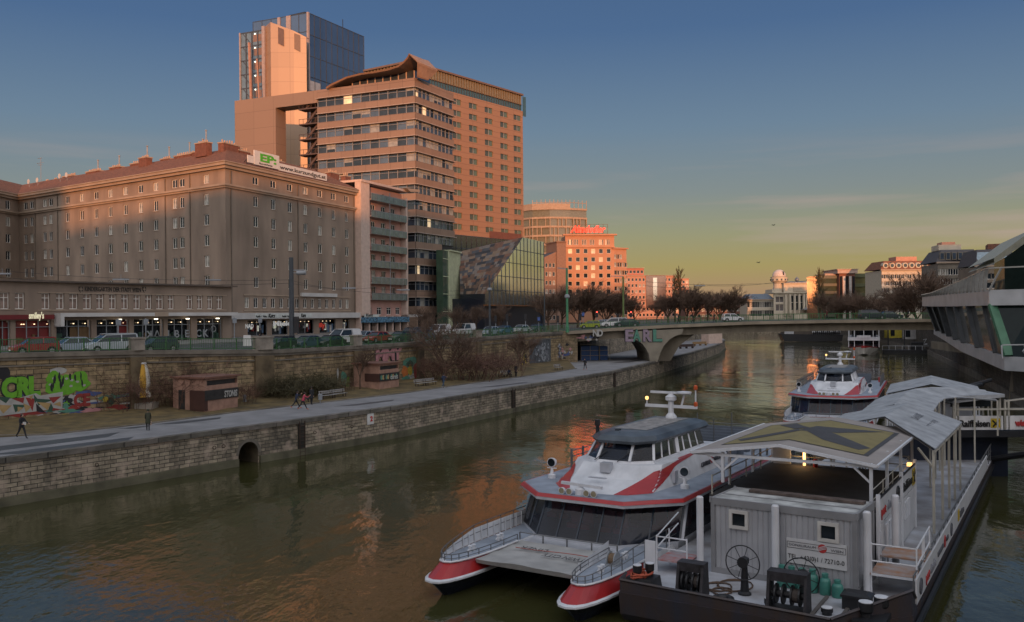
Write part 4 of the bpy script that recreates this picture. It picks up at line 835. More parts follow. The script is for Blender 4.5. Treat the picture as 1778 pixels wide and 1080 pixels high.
# stone pier and lift shaft stand in front of the left face
FPi = Fr(xy(460, 130, TY + 1), FT1.th, BZ); pierL = FPi.a(535, 150); zp0, zp1 = FPi.h(461, 52), FPi.h(533, 66)
PIER = Mpanel('pier_stone', (.38, .25, .16), 5.5, 4.0, .35, line=.72, msize=.06, var=.04)
mb = MB(); pb = FPi.a(491, 110); tops = [zp0 - .2, FPi.h(490, 48), FPi.h(500, 52), FPi.h(520, 58), zp1]; xs5 = [0, pb, FPi.a(500, 52), FPi.a(520, 58), pierL]; ys5 = [-1.2, -5.2, -4.4, -2.6, -.6]
for i in range(4): mb.poly([(xs5[i], ys5[i], 0), (xs5[i+1], ys5[i+1], 0), (xs5[i+1], ys5[i+1], tops[i+1]), (xs5[i], ys5[i], tops[i])], 0)
mb.poly([(x, y, z) for x, y, z in zip(xs5, ys5, tops)] + [(pierL, 1, zp1), (0, 1, zp0)], 0)
mb.build('stone_pier', PIER, gt, FPi)
mb = MB(); mb.poly([(xs5[2] + .1, ys5[2] - .1, tops[2] - 5), (xs5[2] + 1.6, ys5[2] + .45, tops[2] - 5.8), (xs5[2] + 1.6, ys5[2] + .45, tops[2] - 1.2), (xs5[2] + .1, ys5[2] - .1, tops[2] - .5)]); mb.poly([(xs5[3] + .2, ys5[3] - .05, tops[3] - 5), (xs5[3] + 1.5, ys5[3] + .9, tops[3] - 5.8), (xs5[3] + 1.5, ys5[3] + .9, tops[3] - 1.2), (xs5[3] + .2, ys5[3] - .05, tops[3] - .7)]); mb.build('dark_panel', M('bronze_panel', (.1, .055, .04), .4), gt, FPi)
FSh = Fr(xy(418, 150, TY), FT1.th, BZ); shL = FSh.a(459, 150); hS = FSh.h(440, 55)
mb = MB(); SHG = M('shaft_glass', (.1, .16, .2), .1, var=.3, scale=.3, spec=.9); mb.box(0, shL, 0, 7, 0, hS, 0)
for k in range(5): x = shL * k / 4; mb.box(x - .15, x + .15, -.2, .0, 0, hS, 1)
for k in range(26): z = hS - k * 3.9; mb.box(0, shL, -.15, -.0, z - .14, z + .14, 1); mb.box(shL * .55, shL * .9, -.02, -.01, z - 2.9, z - .9, 2) if k < 14 else None; mb.bar((shL * .12, -.1, z - .2), (shL * .5, -.1, z - 3.7), .16, m=1); mb.box(shL*.62, shL*.62 + .3, -.2, -.16, z - .9, z - .6, 3)
mb.box(-.2, .2, -.3, 7, 0, hS + .2, 4); mb.box(shL - .5, shL + .5, -.4, 1, 0, hS + 1, 4)
mb.build('lift_shaft', [SHG, MUL, M('shaft_interior', (.2, .13, .1), .6), M('spot_lamp'), M('trim_metal')], gt, FSh)
mb = MB(); cx = FPi.a(464, 160); mb.box(cx, cx + 5, -9, -6, hpO - 1, hpO + 2.2, 0); mb.bar((cx + 1, -8, hpO + 2), (cx + .4, -8, FPi.h(463, 88)), .5, m=0); mb.bar((cx + 3.8, -8, hpO + 2), (cx + 3, -8, FPi.h(477, 115)), .3, m=0); mb.build('window_cleaning_crane', M('crane_paint', (.4, .22, .15), .6), gt, FPi)
# ---- hotel slab
HY = 238.0; tH = dirvp(2150); HA_ = xy(711, 104, HY); hh = thing('hotel_tower', 'broad beige hotel slab with dark louvred crown and rows of small paired windows', 'hotel', (HA_[0], HA_[1], BZ))
FH = Fr(HA_, tH, BZ); LH = FH.a(908, 250); hH = FH.h(711, 102)
HCL = Mpanel('hotel_cladding', (.29, .165, .1), 6.3, 1.6, .6, line=.6, msize=.06, var=.03)
cx_ = [FH.a(x, 250) for x in (794, 822, 849, 875.5, 898.5)]; z1h = FH.h(898.5, 204.7); z2h = FH.h(901, 404.5); nr = 12
HG = [M('hotel_window_dark', (.06, .075, .06), .1, spec=.9), M('hotel_window_green', (.1, .14, .1), .1, spec=.9)]
hb = FH.h(850, 413); crown = FH.h(907, 193); holes = []
mb = MB(); holes = [(a_ - 1.8, a_ + 1.8, z1h + (z2h - z1h) * k / (nr - 1) - .8, z1h + (z2h - z1h) * k / (nr - 1) + .8) for k in range(nr) for a_ in cx_]
wall_holes(mb, LH, hb, crown, holes, .3); mb.build('wall', HCL, hh, FH)
wmb = MB(); wmb.poly([(-1.8, .25, -.8), (0, .25, -.8), (0, .25, .8), (-1.8, .25, .8)], 0); wmb.poly([(0, .25, -.8), (1.8, .25, -.8), (1.8, .25, .8), (0, .25, .8)], 1); wmb.box(-.05, .05, .1, .25, -.8, .8, 2)
wme = wmb.mesh('window', [HG[0], HG[1], GREY])
for h_ in holes: put(wme, 'window', hh, FH, ((h_[0] + h_[1]) / 2, 0, (h_[2] + h_[3]) / 2))
curtain(hh, FH, LH, 0, hb - .02, 2.2, 3.6, glass=M('hotel_base_glass', (.035, .04, .035), .15, spec=.9))
tHb = dirvp(-1500); tl = t_at(HA_, tHb, 632, 118); FHL = Fr(along(HA_, tHb, tl), tHb + math.pi, BZ)
LOUV = M('brown_louvres', (.2, .16, .1), .7); TEAL = M('teal_glass', (.05, .11, .13), .12, spec=.9)
for F, L in ((FH, LH), (FHL, tl)):
    mb = MB(); zc_ = crown; zt = hH - 1.0; n_ = int(L / 1.1)
    mb.box(0, L, .5, .6, zc_, zt, 0)
    for k in range(n_): x = L * k / n_; mb.box(x, x + .55, .1, .5, zc_ + (zt - zc_) * .42, zt, 1)
    for k in range(n_): x = L * k / n_; mb.box(x, x + .1, .3, .5, zc_, zc_ + (zt - zc_) * .4, 3)
    mb.box(0, L, -.4, .7, zt, zt + .5, 2); mb.box(0, L, .2, .5, zc_ + (zt-zc_)*.4, zc_ + (zt-zc_)*.43, 2); mb.build('crown', [TEAL, LOUV, M('crown_roof', (.16, .1, .07), .6), MUL], hh, F)
mb = MB(); mb.box(LH, LH + 1.4, -.2, .0, crown - 1.5, hH - 1.2); mb.build('glass_fin', TEAL, hh, FH)
mb = MB(); q = offs([FHL.P, HA_, along(HA_, tH, LH)], -.7); mb.prism([q[0], q[1], q[2], along(q[2], tHb, tl)], 8, BZ + hH - 1.1); mb.build('core', M('dark_core'), hh, O0)
mb = MB(); mb.poly([along(HA_, tH, LH) + (BZ + hb,), along(along(HA_, tH, LH), tHb, tl) + (BZ + hb,), along(along(HA_, tH, LH), tHb, tl) + (BZ + crown,), along(HA_, tH, LH) + (BZ + crown,)]); mb.build('end_wall', HCL, hh, O0)
mb = MB(); mb.box(0, tl, 0, .1, hb, crown); mb.build('left_wall', HCL, hh, FHL)
mb = MB(); mb.box(FH.a(850, 412), FH.a(905, 412), -.15, 0, hb, hb + 2); mb.build('brown_band', M('brown_band_paint', (.15, .06, .04), .6), hh, FH)
# ---- slanted timber-and-glass building
SY = 208.0; SP = xy(842, 510, SY); tS = dirvp(1500); FSl = Fr(SP, tS, BZ); sl = thing('slanted_building', 'angular building, left side in patchwork timber panels, right side a slanting glass face', 'building', (SP[0], SP[1], BZ))
LS = FSl.a(944.5, 470); xk = FSl.a(908, 412); zt = FSl.h(908, 412); zb_ = FSl.h(842, 529); zk = FSl.h(842, 510)
SG = M('slant_glass', (.8, .8, .68), .1, var=.12, scale=.2, spec=1, streak=.2); SG.node_tree.nodes['Principled BSDF'].inputs['Metallic'].default_value = .9
zr_ = FSl.h(943.5, 420); FNl = lambda x: zk + (zt - zk) * x / xk
mb = MB(); mb.poly([(0, 0, zb_), (LS, 0, zb_), (LS, 0, zr_), (xk, 0, zt), (0, 0, zk)], 0)
n_ = 16
for k in range(1, n_ + 1): x = LS * k / n_; z1 = FNl(x) if x < xk else zt + (zr_ - zt) * (x - xk) / (LS - xk); mb.box(x - .05, x + .05, -.1, -.005, zb_, z1 - .1, 1)
for k in range(1, 5):
    z = zb_ + (zt - zb_) * k / 5; x0 = max(0, (z - zk) / (zt - zk) * xk); mb.box(x0, LS, -.11, -.006, z - .07, z + .07, 1)
mb.build('glass_face', [SG, MUL], sl, FSl)
BLp, TLp = xy(799.5, 510, SY + 5), xy(797, 437, SY + 13)
A_, B_, C_, D_ = BLp + (Zat(799.5, 511, SY + 5),), FSl.w(0) + (BZ + zk,), FSl.w(xk) + (BZ + zt,), TLp + (Zat(797, 437, SY + 13),)
PATCH = [M('patch_%s' % n_, c_, .7, var=.15, scale=1) for n_, c_ in (('brown', (.13, .078, .052)), ('grey', (.17, .14, .12)), ('umber', (.07, .043, .032)), ('slate', (.06, .062, .07)), ('tan', (.2, .135, .09)), ('dark', (.03, .03, .033)), ('rust', (.16, .075, .045)))]
mb = MB(); nu, nv = 15, 17
L3v = lambda a_, b_, t_: tuple(a_[i] + (b_[i] - a_[i]) * t_ for i in range(3))
for v in range(nv):
    u = 0
    while u < 1:
        u2 = min(1, u + ro.uniform(.03, .14)); v0, v1 = v / nv, (v + 1) / nv
        q = [L3v(L3v(A_, B_, u), L3v(D_, C_, u), v0), L3v(L3v(A_, B_, u2), L3v(D_, C_, u2), v0), L3v(L3v(A_, B_, u2), L3v(D_, C_, u2), v1), L3v(L3v(A_, B_, u), L3v(D_, C_, u), v1)]
        mb.poly(q, ro.randrange(7)); u = u2
mb.build('timber_face', PATCH, sl, O0)
mb = MB(); mb.prism([FSl.w(.2, .6), FSl.w(LS, .6), FSl.w(LS, 14), along(FSl.w(.2, 14), 0, 2)], BZ, BZ + zb_ + 1.5, 0); e2 = FSl.w(LS, 16); mb.poly([FSl.w(LS, .05) + (BZ,), e2 + (BZ,), e2 + (BZ + zr_,), FSl.w(LS, .05) + (BZ + zr_,)], 1); mb.poly([C_, FSl.w(LS) + (BZ + zr_,), e2 + (BZ + zr_,), D_], 1)
mb.poly([A_, (A_[0], A_[1], BZ), (B_[0], B_[1], BZ), B_][::-1], 0); mb.poly([A_, D_, (D_[0], D_[1], BZ), (A_[0], A_[1], BZ)], 0)
mb.build('base', [M('navy_base', (.012, .016, .028), .3, spec=.8), M('slate_roof', (.09, .09, .1), .6)], sl, O0)
mb = MB(); mb.box(-.2, LS, -.3, .4, zb_ - .25, zb_, 0); mb.build('soffit_edge', M('orange_timber', (.25, .1, .03), .6), sl, FSl)
# ---- curved-top office behind
CY = 385.0; cu = thing('curved_office', 'curved glass and steel office tower far behind the square with a rooftop screen', 'office tower', xy(912, 400, CY) + (BZ,))
pc = [xy(900, 400, CY + 6), xy(925, 400, CY), xy(955, 400, CY - 2), xy(990, 400, CY), xy(1018.5, 400, CY + 4)]
top = Zat(960, 363, CY) ; mb = MB(); fz = Zat(960, 363, CY) - Zat(960, 378.5, CY); CG = M('far_glass', (.16, .15, .1), .2, spec=.8); CB = M('far_beige', (.36, .26, .18), .7)
pc2 = pc + [along(pc[-1], 0, 25), along(pc[0], 0, 25)]; mb.prism(pc2, 8, top, 0); mb.build('glazing', CG, cu, O0)
for k in range(12):
    z = top - k * fz; mb = MB(); strip(mb, pc, 0, .6, z - .45, z + .35, 0); dn = dense(pc, 1.6)
    for i, p in enumerate(dn):
        if k and ro.random() > .25: mb.box(p[0] - .14, p[0] + .14, p[1] - .7, p[1] - .1, z - fz, z, 0)
    mb.build('floor_band', CB, cu, O0)
mb = MB(); strip(mb, pc[:4], -8, .4, top, Zat(940, 354, CY), 0); dn = dense(pc[1:], 1.8)
for p in dn: mb.box(p[0] - .12, p[0] + .12, p[1], p[1] + .3, top, Zat(1000, 350, CY) + .8, 1)
strip(mb, pc[1:], -.2, 0, Zat(1000, 352, CY), Zat(1000, 351, CY), 1); mb.build('roof_screen', [CB, M('screen_steel', (.3, .22, .16), .6)], cu, O0)
# ---- sign building
AY = 345.0; tA = rad(86); AP = xy(982, 480, AY); FAl = Fr(AP, tA, BZ); LA = FAl.a(1067, 480); hA_ = FAl.h(1024, 409)
al = thing('sunlit_house', 'sunlit orange-pink nine-storey house carrying a red script neon sign', 'apartment block', AP + (BZ,))
OP = M('apricot_render', (.44, .225, .135), .85, var=.06, scale=.3); wn = []
for k, y in enumerate((436, 450.5, 464.5, 478.5, 492.5, 506.5, 520.5, 534)):
    for x in (990, 1003.5, 1017, 1030, 1043.5, 1057): wn.append((FAl.a(x, y), FAl.h(x, y), 1.6, 1.8, 'single'))
for g0 in (987, 997, 1011.5, 1025, 1041, 1052):
    for d_ in (0, 2.8, 5.6): wn.append((FAl.a(g0 + d_, 420), FAl.h(g0, 420.5), .5, 2.2, 'single'))
facade(al, FAl, LA, 0, hA_, wn, OP, recess=.2)
mb = MB(); mb.box(-1, LA + 1, -.8, 1, hA_, hA_ + .6); mb.box(-.2, LA + .2, -.4, 0, FAl.h(1024, 429.5), FAl.h(1024, 428)); mb.build('cornice', OP, al, FAl)
xs6 = [LA, FAl.a(1077, 480), FAl.a(1085, 480), FAl.a(1089, 480)]
F4 = Fr(FAl.w(LA), rad(58), BZ); L4 = F4.a(1088, 480)
ys = [F4.h(1067, 432), F4.h(1080, 440), F4.h(1087, 446)]
facade(al, F4, L4, 0, ys[0], [(L4 * q, z, 1.6, 1.8, 'single') for q in (.12, .32, .52, .72, .92) for z in [ys[0] - 3 - k * 3.1 for k in range(9)] if z > 2 and z < ys[0] - 1 - q * 3], OP, recess=.2)
mb = MB(); mb.box(-1, L4 + .5, -.7, 2, ys[0], ys[0] + .5); mb.build('side_cornice', OP, al, F4)
mb = MB(); q = [FAl.w(0, .3), FAl.w(LA, .3), F4.w(L4, .3), F4.w(L4, 20), FAl.w(0, 25)]; mb.prism(q, BZ, BZ + ys[0] - .1); mb.prism([FAl.w(0, .3), FAl.w(LA, .3), FAl.w(LA, 12), FAl.w(0, 12)], BZ + ys[0], BZ + hA_ - .05); mb.build('body', OP, al, O0)
ns = thing('neon_sign', 'red script rooftop neon sign on a steel frame', 'sign', FAl.w(2, 1) + (BZ + hA_,)); zs = Zat(1020, 406, AY) - BZ
mb = MB(); xa, xb = FAl.a(995, 400), FAl.a(1056, 400); zT = FAl.h(1040, 389)
for k in range(9): x = xa + (xb - xa) * k / 8; mb.bar((x, 1.2, hA_), (x, 1.2, zT), .14)
for z in (hA_ + 1, zT - 1, zT): mb.bar((xa, 1.2, z), (xb, 1.2, z), .12)
for k in range(8): x = xa + (xb - xa) * k / 8; mb.bar((x, 1.2, hA_), (x + (xb - xa) / 8, 3.2, hA_), .1); mb.bar((x, 3.0, hA_), (x, 1.2, zT), .1)
mb.build('frame', DARKM, ns, FAl)
text('Almdudler', 3.6, M('neon_red', (1, .03, .015), emit=1.6), ns, FAl, (FAl.a(992, 400), .9, FAl.h(1010, 403)), bold=.09, shear=.35, width=FAl.a(1053, 400) - FAl.a(992, 400), tilt=0)
# brown block at its left
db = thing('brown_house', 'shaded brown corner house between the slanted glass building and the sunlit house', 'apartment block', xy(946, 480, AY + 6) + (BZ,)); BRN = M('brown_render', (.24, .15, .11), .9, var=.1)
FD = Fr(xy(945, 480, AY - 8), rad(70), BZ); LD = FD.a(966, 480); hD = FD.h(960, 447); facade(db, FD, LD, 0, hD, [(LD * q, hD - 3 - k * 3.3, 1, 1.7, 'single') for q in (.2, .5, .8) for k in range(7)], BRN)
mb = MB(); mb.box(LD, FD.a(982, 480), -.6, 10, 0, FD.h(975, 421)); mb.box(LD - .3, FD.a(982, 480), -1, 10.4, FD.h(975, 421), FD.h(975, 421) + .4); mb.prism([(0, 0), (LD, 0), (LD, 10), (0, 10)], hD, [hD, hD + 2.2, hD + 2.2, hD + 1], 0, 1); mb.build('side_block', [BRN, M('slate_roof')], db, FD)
# far sunlit houses beyond
FYr = 470.0
def simple_block(name, label, cat, x0, x1, ytop, Y, th, mat, rows_, cols, wh=(1.6, 1.8), roof=None, depth=14, kind='single', group=None, base=BZ, pytop=None, glass=None, rh=0, inset=0):
    P = xy(x0, 500, Y); F = Fr(P, th, base); L = F.a(x1, 500); h = F.h((x0 + x1) / 2, ytop); t_ = thing(name, label, cat, P + (base,), group=group)
    fh = (h - 1.2) / rows_; wn_ = [(L * (c_ + .5) / cols, h - 1.6 - fh * r_ - .4, wh[0], min(wh[1], fh * .65), kind) for r_ in range(rows_) for c_ in range(cols)]
    facade(t_, F, L, 0, h, [w for w in wn_ if w[1] > 1.5], mat, recess=.2, glass=glass)
    mb = MB(); mb.poly([(0, 0, h), (L, 0, h), (L, depth, h), (0, depth, h)], 0); mb.poly([(L, 0, 0), (L, depth, 0), (L, depth, h), (L, 0, h)], 0); mb.poly([(0, depth, 0), (0, 0, 0), (0, 0, h), (0, depth, h)], 0); mb.poly([(L, depth, 0), (0, depth, 0), (0, depth, h), (L, depth, h)], 0); mb.build('side_walls', mat, t_, F)
    mb = MB(); mb.box(-.4, L + .4, -.5, .3, h, h + .4); mb.build('cornice', PLT, t_, F)
    if roof:
        r_ = MB(); i_ = rh * .8; r_.loft([[(-.3, -.3, h + .4), (L + .3, -.3, h + .4), (L + .3, depth, h + .4), (-.3, depth, h + .4)], [(i_, i_, h + .4 + rh), (L - i_, i_, h + .4 + rh), (L - i_, depth - i_, h + .4 + rh), (i_, depth - i_, h + .4 + rh)]]); t_['rf'] = 1; rr_ = r_.build('roof', roof, t_, F); del t_['rf']
    return t_, F, L, h
ROSE = M('rose_render', (.45, .24, .17), .85)
t1, Ff, Lf_, hf = simple_block('far_house', 'far pinkish house with a glass front catching the low sun', 'building', 1089, 1172, 479, 470, rad(80), ROSE, 7, 13, (1.2, 1.6))
mb = MB(); x = Ff.a(1137, 500)
mb.box(x - 5, x + 6, -.5, -.02, hf - 17, hf + .2, 0); mb.box(x - 1.1, x + 1.1, -.56, -.5, hf - 13, hf - 1, 1); mb.build('glass_bay', [M('bay_glass', (.28, .2, .17), .12, metal=.6), M('sun_mirror_glass', (.9, .8, .7), .16, metal=1)], t1, Ff)
simple_block('far_house', 'far red-brick house rising behind the glass-fronted pinkish one', 'building', 1086, 1118, 466, 520, rad(85), M('brick_red_far', (.42, .15, .1), .85), 8, 5)
simple_block('far_house', 'far low brown house behind the trees left of the observatory', 'building', 1190, 1298, 521, 430, rad(88), M('far_brown', (.2, .1, .075), .9), 3, 16, (1.4, 1.5), roof=TILE, rh=1.2)
simple_block('far_house', 'far low orange house between the sunlit far house and the poplar', 'building', 1160, 1196, 484, 560, rad(88), M('far_orange', (.5, .26, .18), .9), 8, 6)
# ================================================================== BRIDGE
CONC = M('bridge_concrete', (.2, .17, .125), .85, var=.2, scale=.6, bump=.2, streak=.3)
CONCL = M('pier_concrete', (.23, .205, .16), .85, var=.15, scale=.5)
RAILG = M('green_railing_paint', (.035, .12, .035), .5)
BY = 155.0
bpx = [(985, 575), (1060, 569.5), (1160, 563.8), (1300, 558), (1430, 555.5), (1616, 553.6), (1800, 556)]
bp = [xy(p, q, BY + (p - 985) * .006) for p, q in bpx]; bz2 = [Zat(p, q, y[1]) for (p, q), y in zip(bpx, bp)]
br = thing('bridge', 'low concrete road bridge with green railings crossing the canal behind the boats', 'bridge', (bp[2][0], bp[2][1], 0))
bpd, bzd = dense(bp, 6, bz2)
mb = MB(); strip(mb, bpd, -18.5, .25, [z - .55 for z in bzd], bzd, 0, 1); mb.build('deck', [M('deck_edge', (.27, .225, .165), .8, var=.15, scale=.5), ROAD], br, O0)
gb = []
for p, z in zip(bpd, bzd):
    pxx = 889 + FPX * p[0] / p[1]; t_ = min(1, max(0, (pxx - 1180) / 60)); gb.append(z - 1.95)
mb = MB(); strip(mb, bpd, -16, -.9, gb, [z - .56 for z in bzd]); mb.build('girder', CONC, br, O0)
FBr = Fr(xy(1084, 580, BY + .6), math.pi / 2 - .004, 0)
def bx(px): return FBr.a(px, 580)
zt = Zat(1100, 570, BY) - .6
pl_ = [(bx(1128), QZ - .1), (bx(1141), QZ - .1), (bx(1146), 4.4), (bx(1152), 5.6), (bx(1162), 6.7), (bx(1172), 7.3), (bx(1184), 7.7), (bx(1186), zt + .4), (bx(1084), zt), (bx(1094), 7.0), (bx(1106), 6.6), (bx(1115), 6.0), (bx(1121), 5.2), (bx(1126), 4.2)]
mb = MB(); mb.xprism(pl_, -.2, 15); o = mb.build('pier', [CONCL], br, FBr)
pl_ = [(bx(1141), QZ - .1), (bx(1168), QZ - .1), (bx(1184), 5.5), (bx(1215), 7.8), (bx(1184), 7.6), (bx(1160), 6.4), (bx(1148), 4.5)]
mb = MB(); mb.xprism(pl_, 2.5, 14); mb.build('rear_pier', CONC, br, FBr)
[gtext(ch_, Fr(FBr.w(0), FBr.th, 0), x_, x_ + w_, 592, 2.0, m_, GK, .1, par=br, d=.26, name='graffiti_lettering') for ch_, x_, w_, m_ in (('E', 1084, 15, gm('mauve', (.26, .2, .25))), ('A', 1099, 15, GC), ('R', 1115, 16, gm('mauve', (.26, .2, .25))), ('L', 1132, 17, GC))]; gtext('ND', Fr(FBr.w(0), FBr.th, 0), 1028, 1046, 583.5, 1.15, GW, None, .05, par=br, d=.55, name='graffiti_lettering')
mb = MB(); FBd = Fr(bp[0], math.atan2(bp[1][0] - bp[0][0], bp[1][1] - bp[0][1]), 0); L_ = math.dist(bp[0], bp[1]) + 3
mb.box(-1.5, 1.8, .3, 14, 1.5, zt + .2, 0); mb.build('abutment', Mbrick('abutment_stone', (.25, .19, .11), (.17, .13, .08), (.05, .04, .025), 1.3, .45, uv=False), br, FBd)
g7 = MB()
for k in range(34): blob(g7, FBd, 0, 0, rs.uniform(.3, 1), rs.uniform(.2, .5), rs.choice([0, 1, 2, 3]), 800 + k, -.27 + .001 * k, amp=.5, x=rs.uniform(2.2, 5.5), z=rs.uniform(6.6, 7.5)) if k < 14 else blob(g7, FBd, 0, 0, rs.uniform(.2, .6), rs.uniform(.2, .6), rs.choice([0, 1, 2, 3]), 800 + k, -.29 + .001 * k, amp=.5, x=rs.uniform(-1.2, 1.4), z=rs.uniform(3.2, 6))
g7.build('graffiti', [GP, GB, GW, GK], br, FBd)
def railing(par, pts, Z, h=1.05, pitch=.16, post=2.4, mat=RAILG, name='bars', off=0):
    d_, z_ = dense(offs(pts, off), post, Z); m1_ = MB()
    pm_ = MB(); pm_.box(-.05, .05, -.05, .05, 0, h + .06); pme = pm_.mesh('post', mat)
    for i, (p, z) in enumerate(zip(d_, z_)):
        if i < 98: o = put(pme, 'post', par); o.location = (p[0] - par.location.x, p[1] - par.location.y, z - par.location.z)
    for i in range(len(d_) - 1):
        a_, b_ = Vector(d_[i] + (z_[i],)), Vector(d_[i+1] + (z_[i+1],))
        for hh_ in (h, .12): m1_.bar(a_ + Vector((0, 0, hh_)), b_ + Vector((0, 0, hh_)), .06)
        n_ = int((b_ - a_).length / pitch)
        for k in range(1, n_): q = a_ + (b_ - a_) * (k / n_); m1_.bar(q + Vector((0, 0, .12)), q + Vector((0, 0, h)), .03)
    o = m1_.build(name, mat, par, O0); return o
r_ = thing('railing', 'green railing along the near side of the bridge', 'railing', (bp[0][0], bp[0][1], bz2[0])); railing(r_, bp, bz2, 1.1, .3, 2.6)
r_ = thing('railing', 'green railing along the far side of the bridge', 'railing', (bp[0][0], bp[0][1] + 17, bz2[0])); railing(r_, bp[1:], bz2[1:], 1.1, .6, 2.8, off=-17.8)
# railings of the embankment, one run between pedestals
seg = [(-60, 233.5, 'green street railing at the far left, in front of the red and silver cars'), (243.5, 448, 'green street railing between the small and the large stone pedestal'), (466, 615, 'green street railing between the large pedestal and the one by the white van'), (623, 725, 'green street railing right of the white van pedestal'), (731, 828, 'green street railing behind the middle of the bare trees'), (832, 980, 'green street railing nearest the bridge abutment')]
for a_, b_, lb in seg:
    pts, Z = [], []
    xs_ = sorted([a_, b_] + [q for q in (0, 235, 480, 640, 800, 917) if a_ < q < b_])
    for q in xs_: x, y, z, th, i = lane(q, .1, py=605); pts.append((x, y)); Z.append(z + .25)
    r_ = thing('railing', lb, 'railing', pts[0] + (Z[0],)); railing(r_, pts, Z, 1.08, .19, 2.1)
# ================================================================== RIGHT BANK
ST = M('brushed_steel_cladding', (.44, .45, .46), .4, metal=.2, var=.12, scale=.6); STD = M('dark_steel', (.06, .065, .07), .4)
sh_ = thing('ship_building', 'modern glass building shaped like a ship, with steel bands and railed deck, right edge', 'building', xy(1717, 515, 103) + (7.5,))
U = [xy(1601, 515, 148), xy(1612, 515, 140), xy(1650, 515, 124), xy(1717, 515, 104), xy(1800, 515, 100), (80, 99)]
Lw = [xy(1621, 580, 146), xy(1634, 580, 139), xy(1668, 590, 121), xy(1744, 630, 101), xy(1815, 640, 97), (80, 96)]
zu0, zu1 = [12.1, 12.0, 11.9, 11.9, 11.9, 11.9], [13.7] * 6; zl1 = [8.2, 7.9, 7.1, 6.1, 6.1, 6.1]; zl0 = [7.5, 7.0, 5.8, 4.5, 4.5, 4.5]
bk2 = [(85, 120), (85, 160)]
mb = MB(); mb.prism([U[0], U[1], U[2], U[3], U[4], U[5]] + bk2, [12.1, 12, 11.9, 11.9, 11.9, 11.9, 12, 12], 13.7); mb.build('upper_band', ST, sh_, O0)
mb = MB()
for i in range(5):
    a_, b_ = Lw[i], Lw[i+1]; mb.poly([a_ + (zl0[i],), b_ + (zl0[i+1],), b_ + (zl1[i+1],), a_ + (zl1[i],)])
inner = offs(Lw, -6)
for i in range(5): mb.poly([Lw[i] + (zl0[i],), inner[i] + (zl0[i] - .6,), inner[i+1] + (zl0[i+1] - .6,), Lw[i+1] + (zl0[i+1],)])
mb.poly([p + (z,) for p, z in zip(Lw, zl1)] + [(85, 120, 6.5), (85, 160, 8)]); mb.build('lower_band', ST, sh_, O0)
GV = M('ship_glass', (.4, .4, .38), .06, metal=.8, var=.3, scale=.25, spec=1); GV2 = M('ship_dark_glass', (.008, .014, .012), .08, spec=.3)
mb = MB(); U2 = offs(U, -.5); L2w = offs(Lw, -.15)
for i in range(5): mb.poly([L2w[i] + (zl1[i],), L2w[i+1] + (zl1[i+1],), U2[i+1] + (zu0[i+1],), U2[i] + (zu0[i],)], 0 if i < 3 else 1)
mb.build('glass_skin', [GV, GV2], sh_, O0)
def lerp3(a_, b_, t_): return tuple(a_[k] + (b_[k] - a_[k]) * t_ for k in range(3))
for i in range(3):
    for t_ in (.1, .45, .8) if i else (.5,):
        A_ = lerp3(offs(Lw, -.02)[i] + (zl1[i],), offs(Lw, -.02)[i+1] + (zl1[i+1],), t_); B_ = lerp3(offs(U, -.35)[i] + (zu0[i],), offs(U, -.35)[i+1] + (zu0[i+1],), t_); mb = MB(); mb.bar(A_, B_, .9 if t_ < .7 or i < 2 else .3, .15); mb.build('dark_mullion', STD, sh_, O0)
A_, B_ = lerp3(L2w[3] + (6.2,), L2w[4] + (6.2,), .12), lerp3(U2[3] + (12,), U2[4] + (12,), .02); mb = MB(); mb.bar(A_, B_, 1.3, .4); mb.build('green_column', M('green_column_paint', (.06, .17, .1), .5), sh_, O0)
mb = MB(); A_, B_ = lerp3(Lw[3] + (6.1,), Lw[4] + (6.1,), .5), lerp3(U[3] + (12,), U[4] + (12,), .98); mb.bar((A_[0], A_[1] - .3, A_[2] + .5), (B_[0] + 3, B_[1], B_[2]), .7, .5); mb.bar((A_[0] - 2.6, A_[1] - .3, 7.5), (A_[0] + 9, A_[1], 7.5), .12); mb.bar((A_[0] - 2.6, A_[1] - .3, 6), (A_[0] - 2.7, A_[1] - .3, 7.5), .12); mb.bar((A_[0] + .3, A_[1] - .3, 6), (A_[0] - .2, A_[1] - .3, 7.5), .12); mb.build('struts', ST, sh_, O0)
mb = MB(); dU, dz = dense(U, 1.9, [13.7] * 6); tot = len(dU)
for i, p in enumerate(dU):
    pxx = 889 + FPX * p[0] / p[1]; hh_ = 2.55 * min(1, max(.12, (pxx - 1600) / 112)); st_ = 1 if pxx < 1722 else .0
    if st_ or i % 2 == 0:
        q = dU[min(i + 1, tot - 1)]; l_ = .55; dx_, dy_ = (q[0] - p[0]) * l_, (q[1] - p[1]) * l_
        mb.bar((p[0], p[1], 13.6), (p[0] + dx_, p[1] + dy_, 13.7 + hh_), .42 if st_ else .18, .08)
    if i < tot - 1:
        p2 = dU[i+1]; px2 = 889 + FPX * p2[0] / p2[1]; h2 = 2.55 * min(1, max(.12, (px2 - 1600) / 112)); mb.bar((p[0], p[1], 13.7 + hh_), (p2[0], p2[1], 13.7 + h2), .16)
mb.build('deck_railing', M('railing_steel', (.36, .35, .32), .4, metal=.4), sh_, O0)
mb = MB(); a_, b_, c_ = xy(1726, 450, 112), xy(1744, 450, 108), xy(1800, 450, 106)
mb.poly([b_ + (13.7,), c_ + (13.7,), c_ + (Zat(1800, 408, 106),), b_ + (Zat(1744, 448, 108),)], 1)
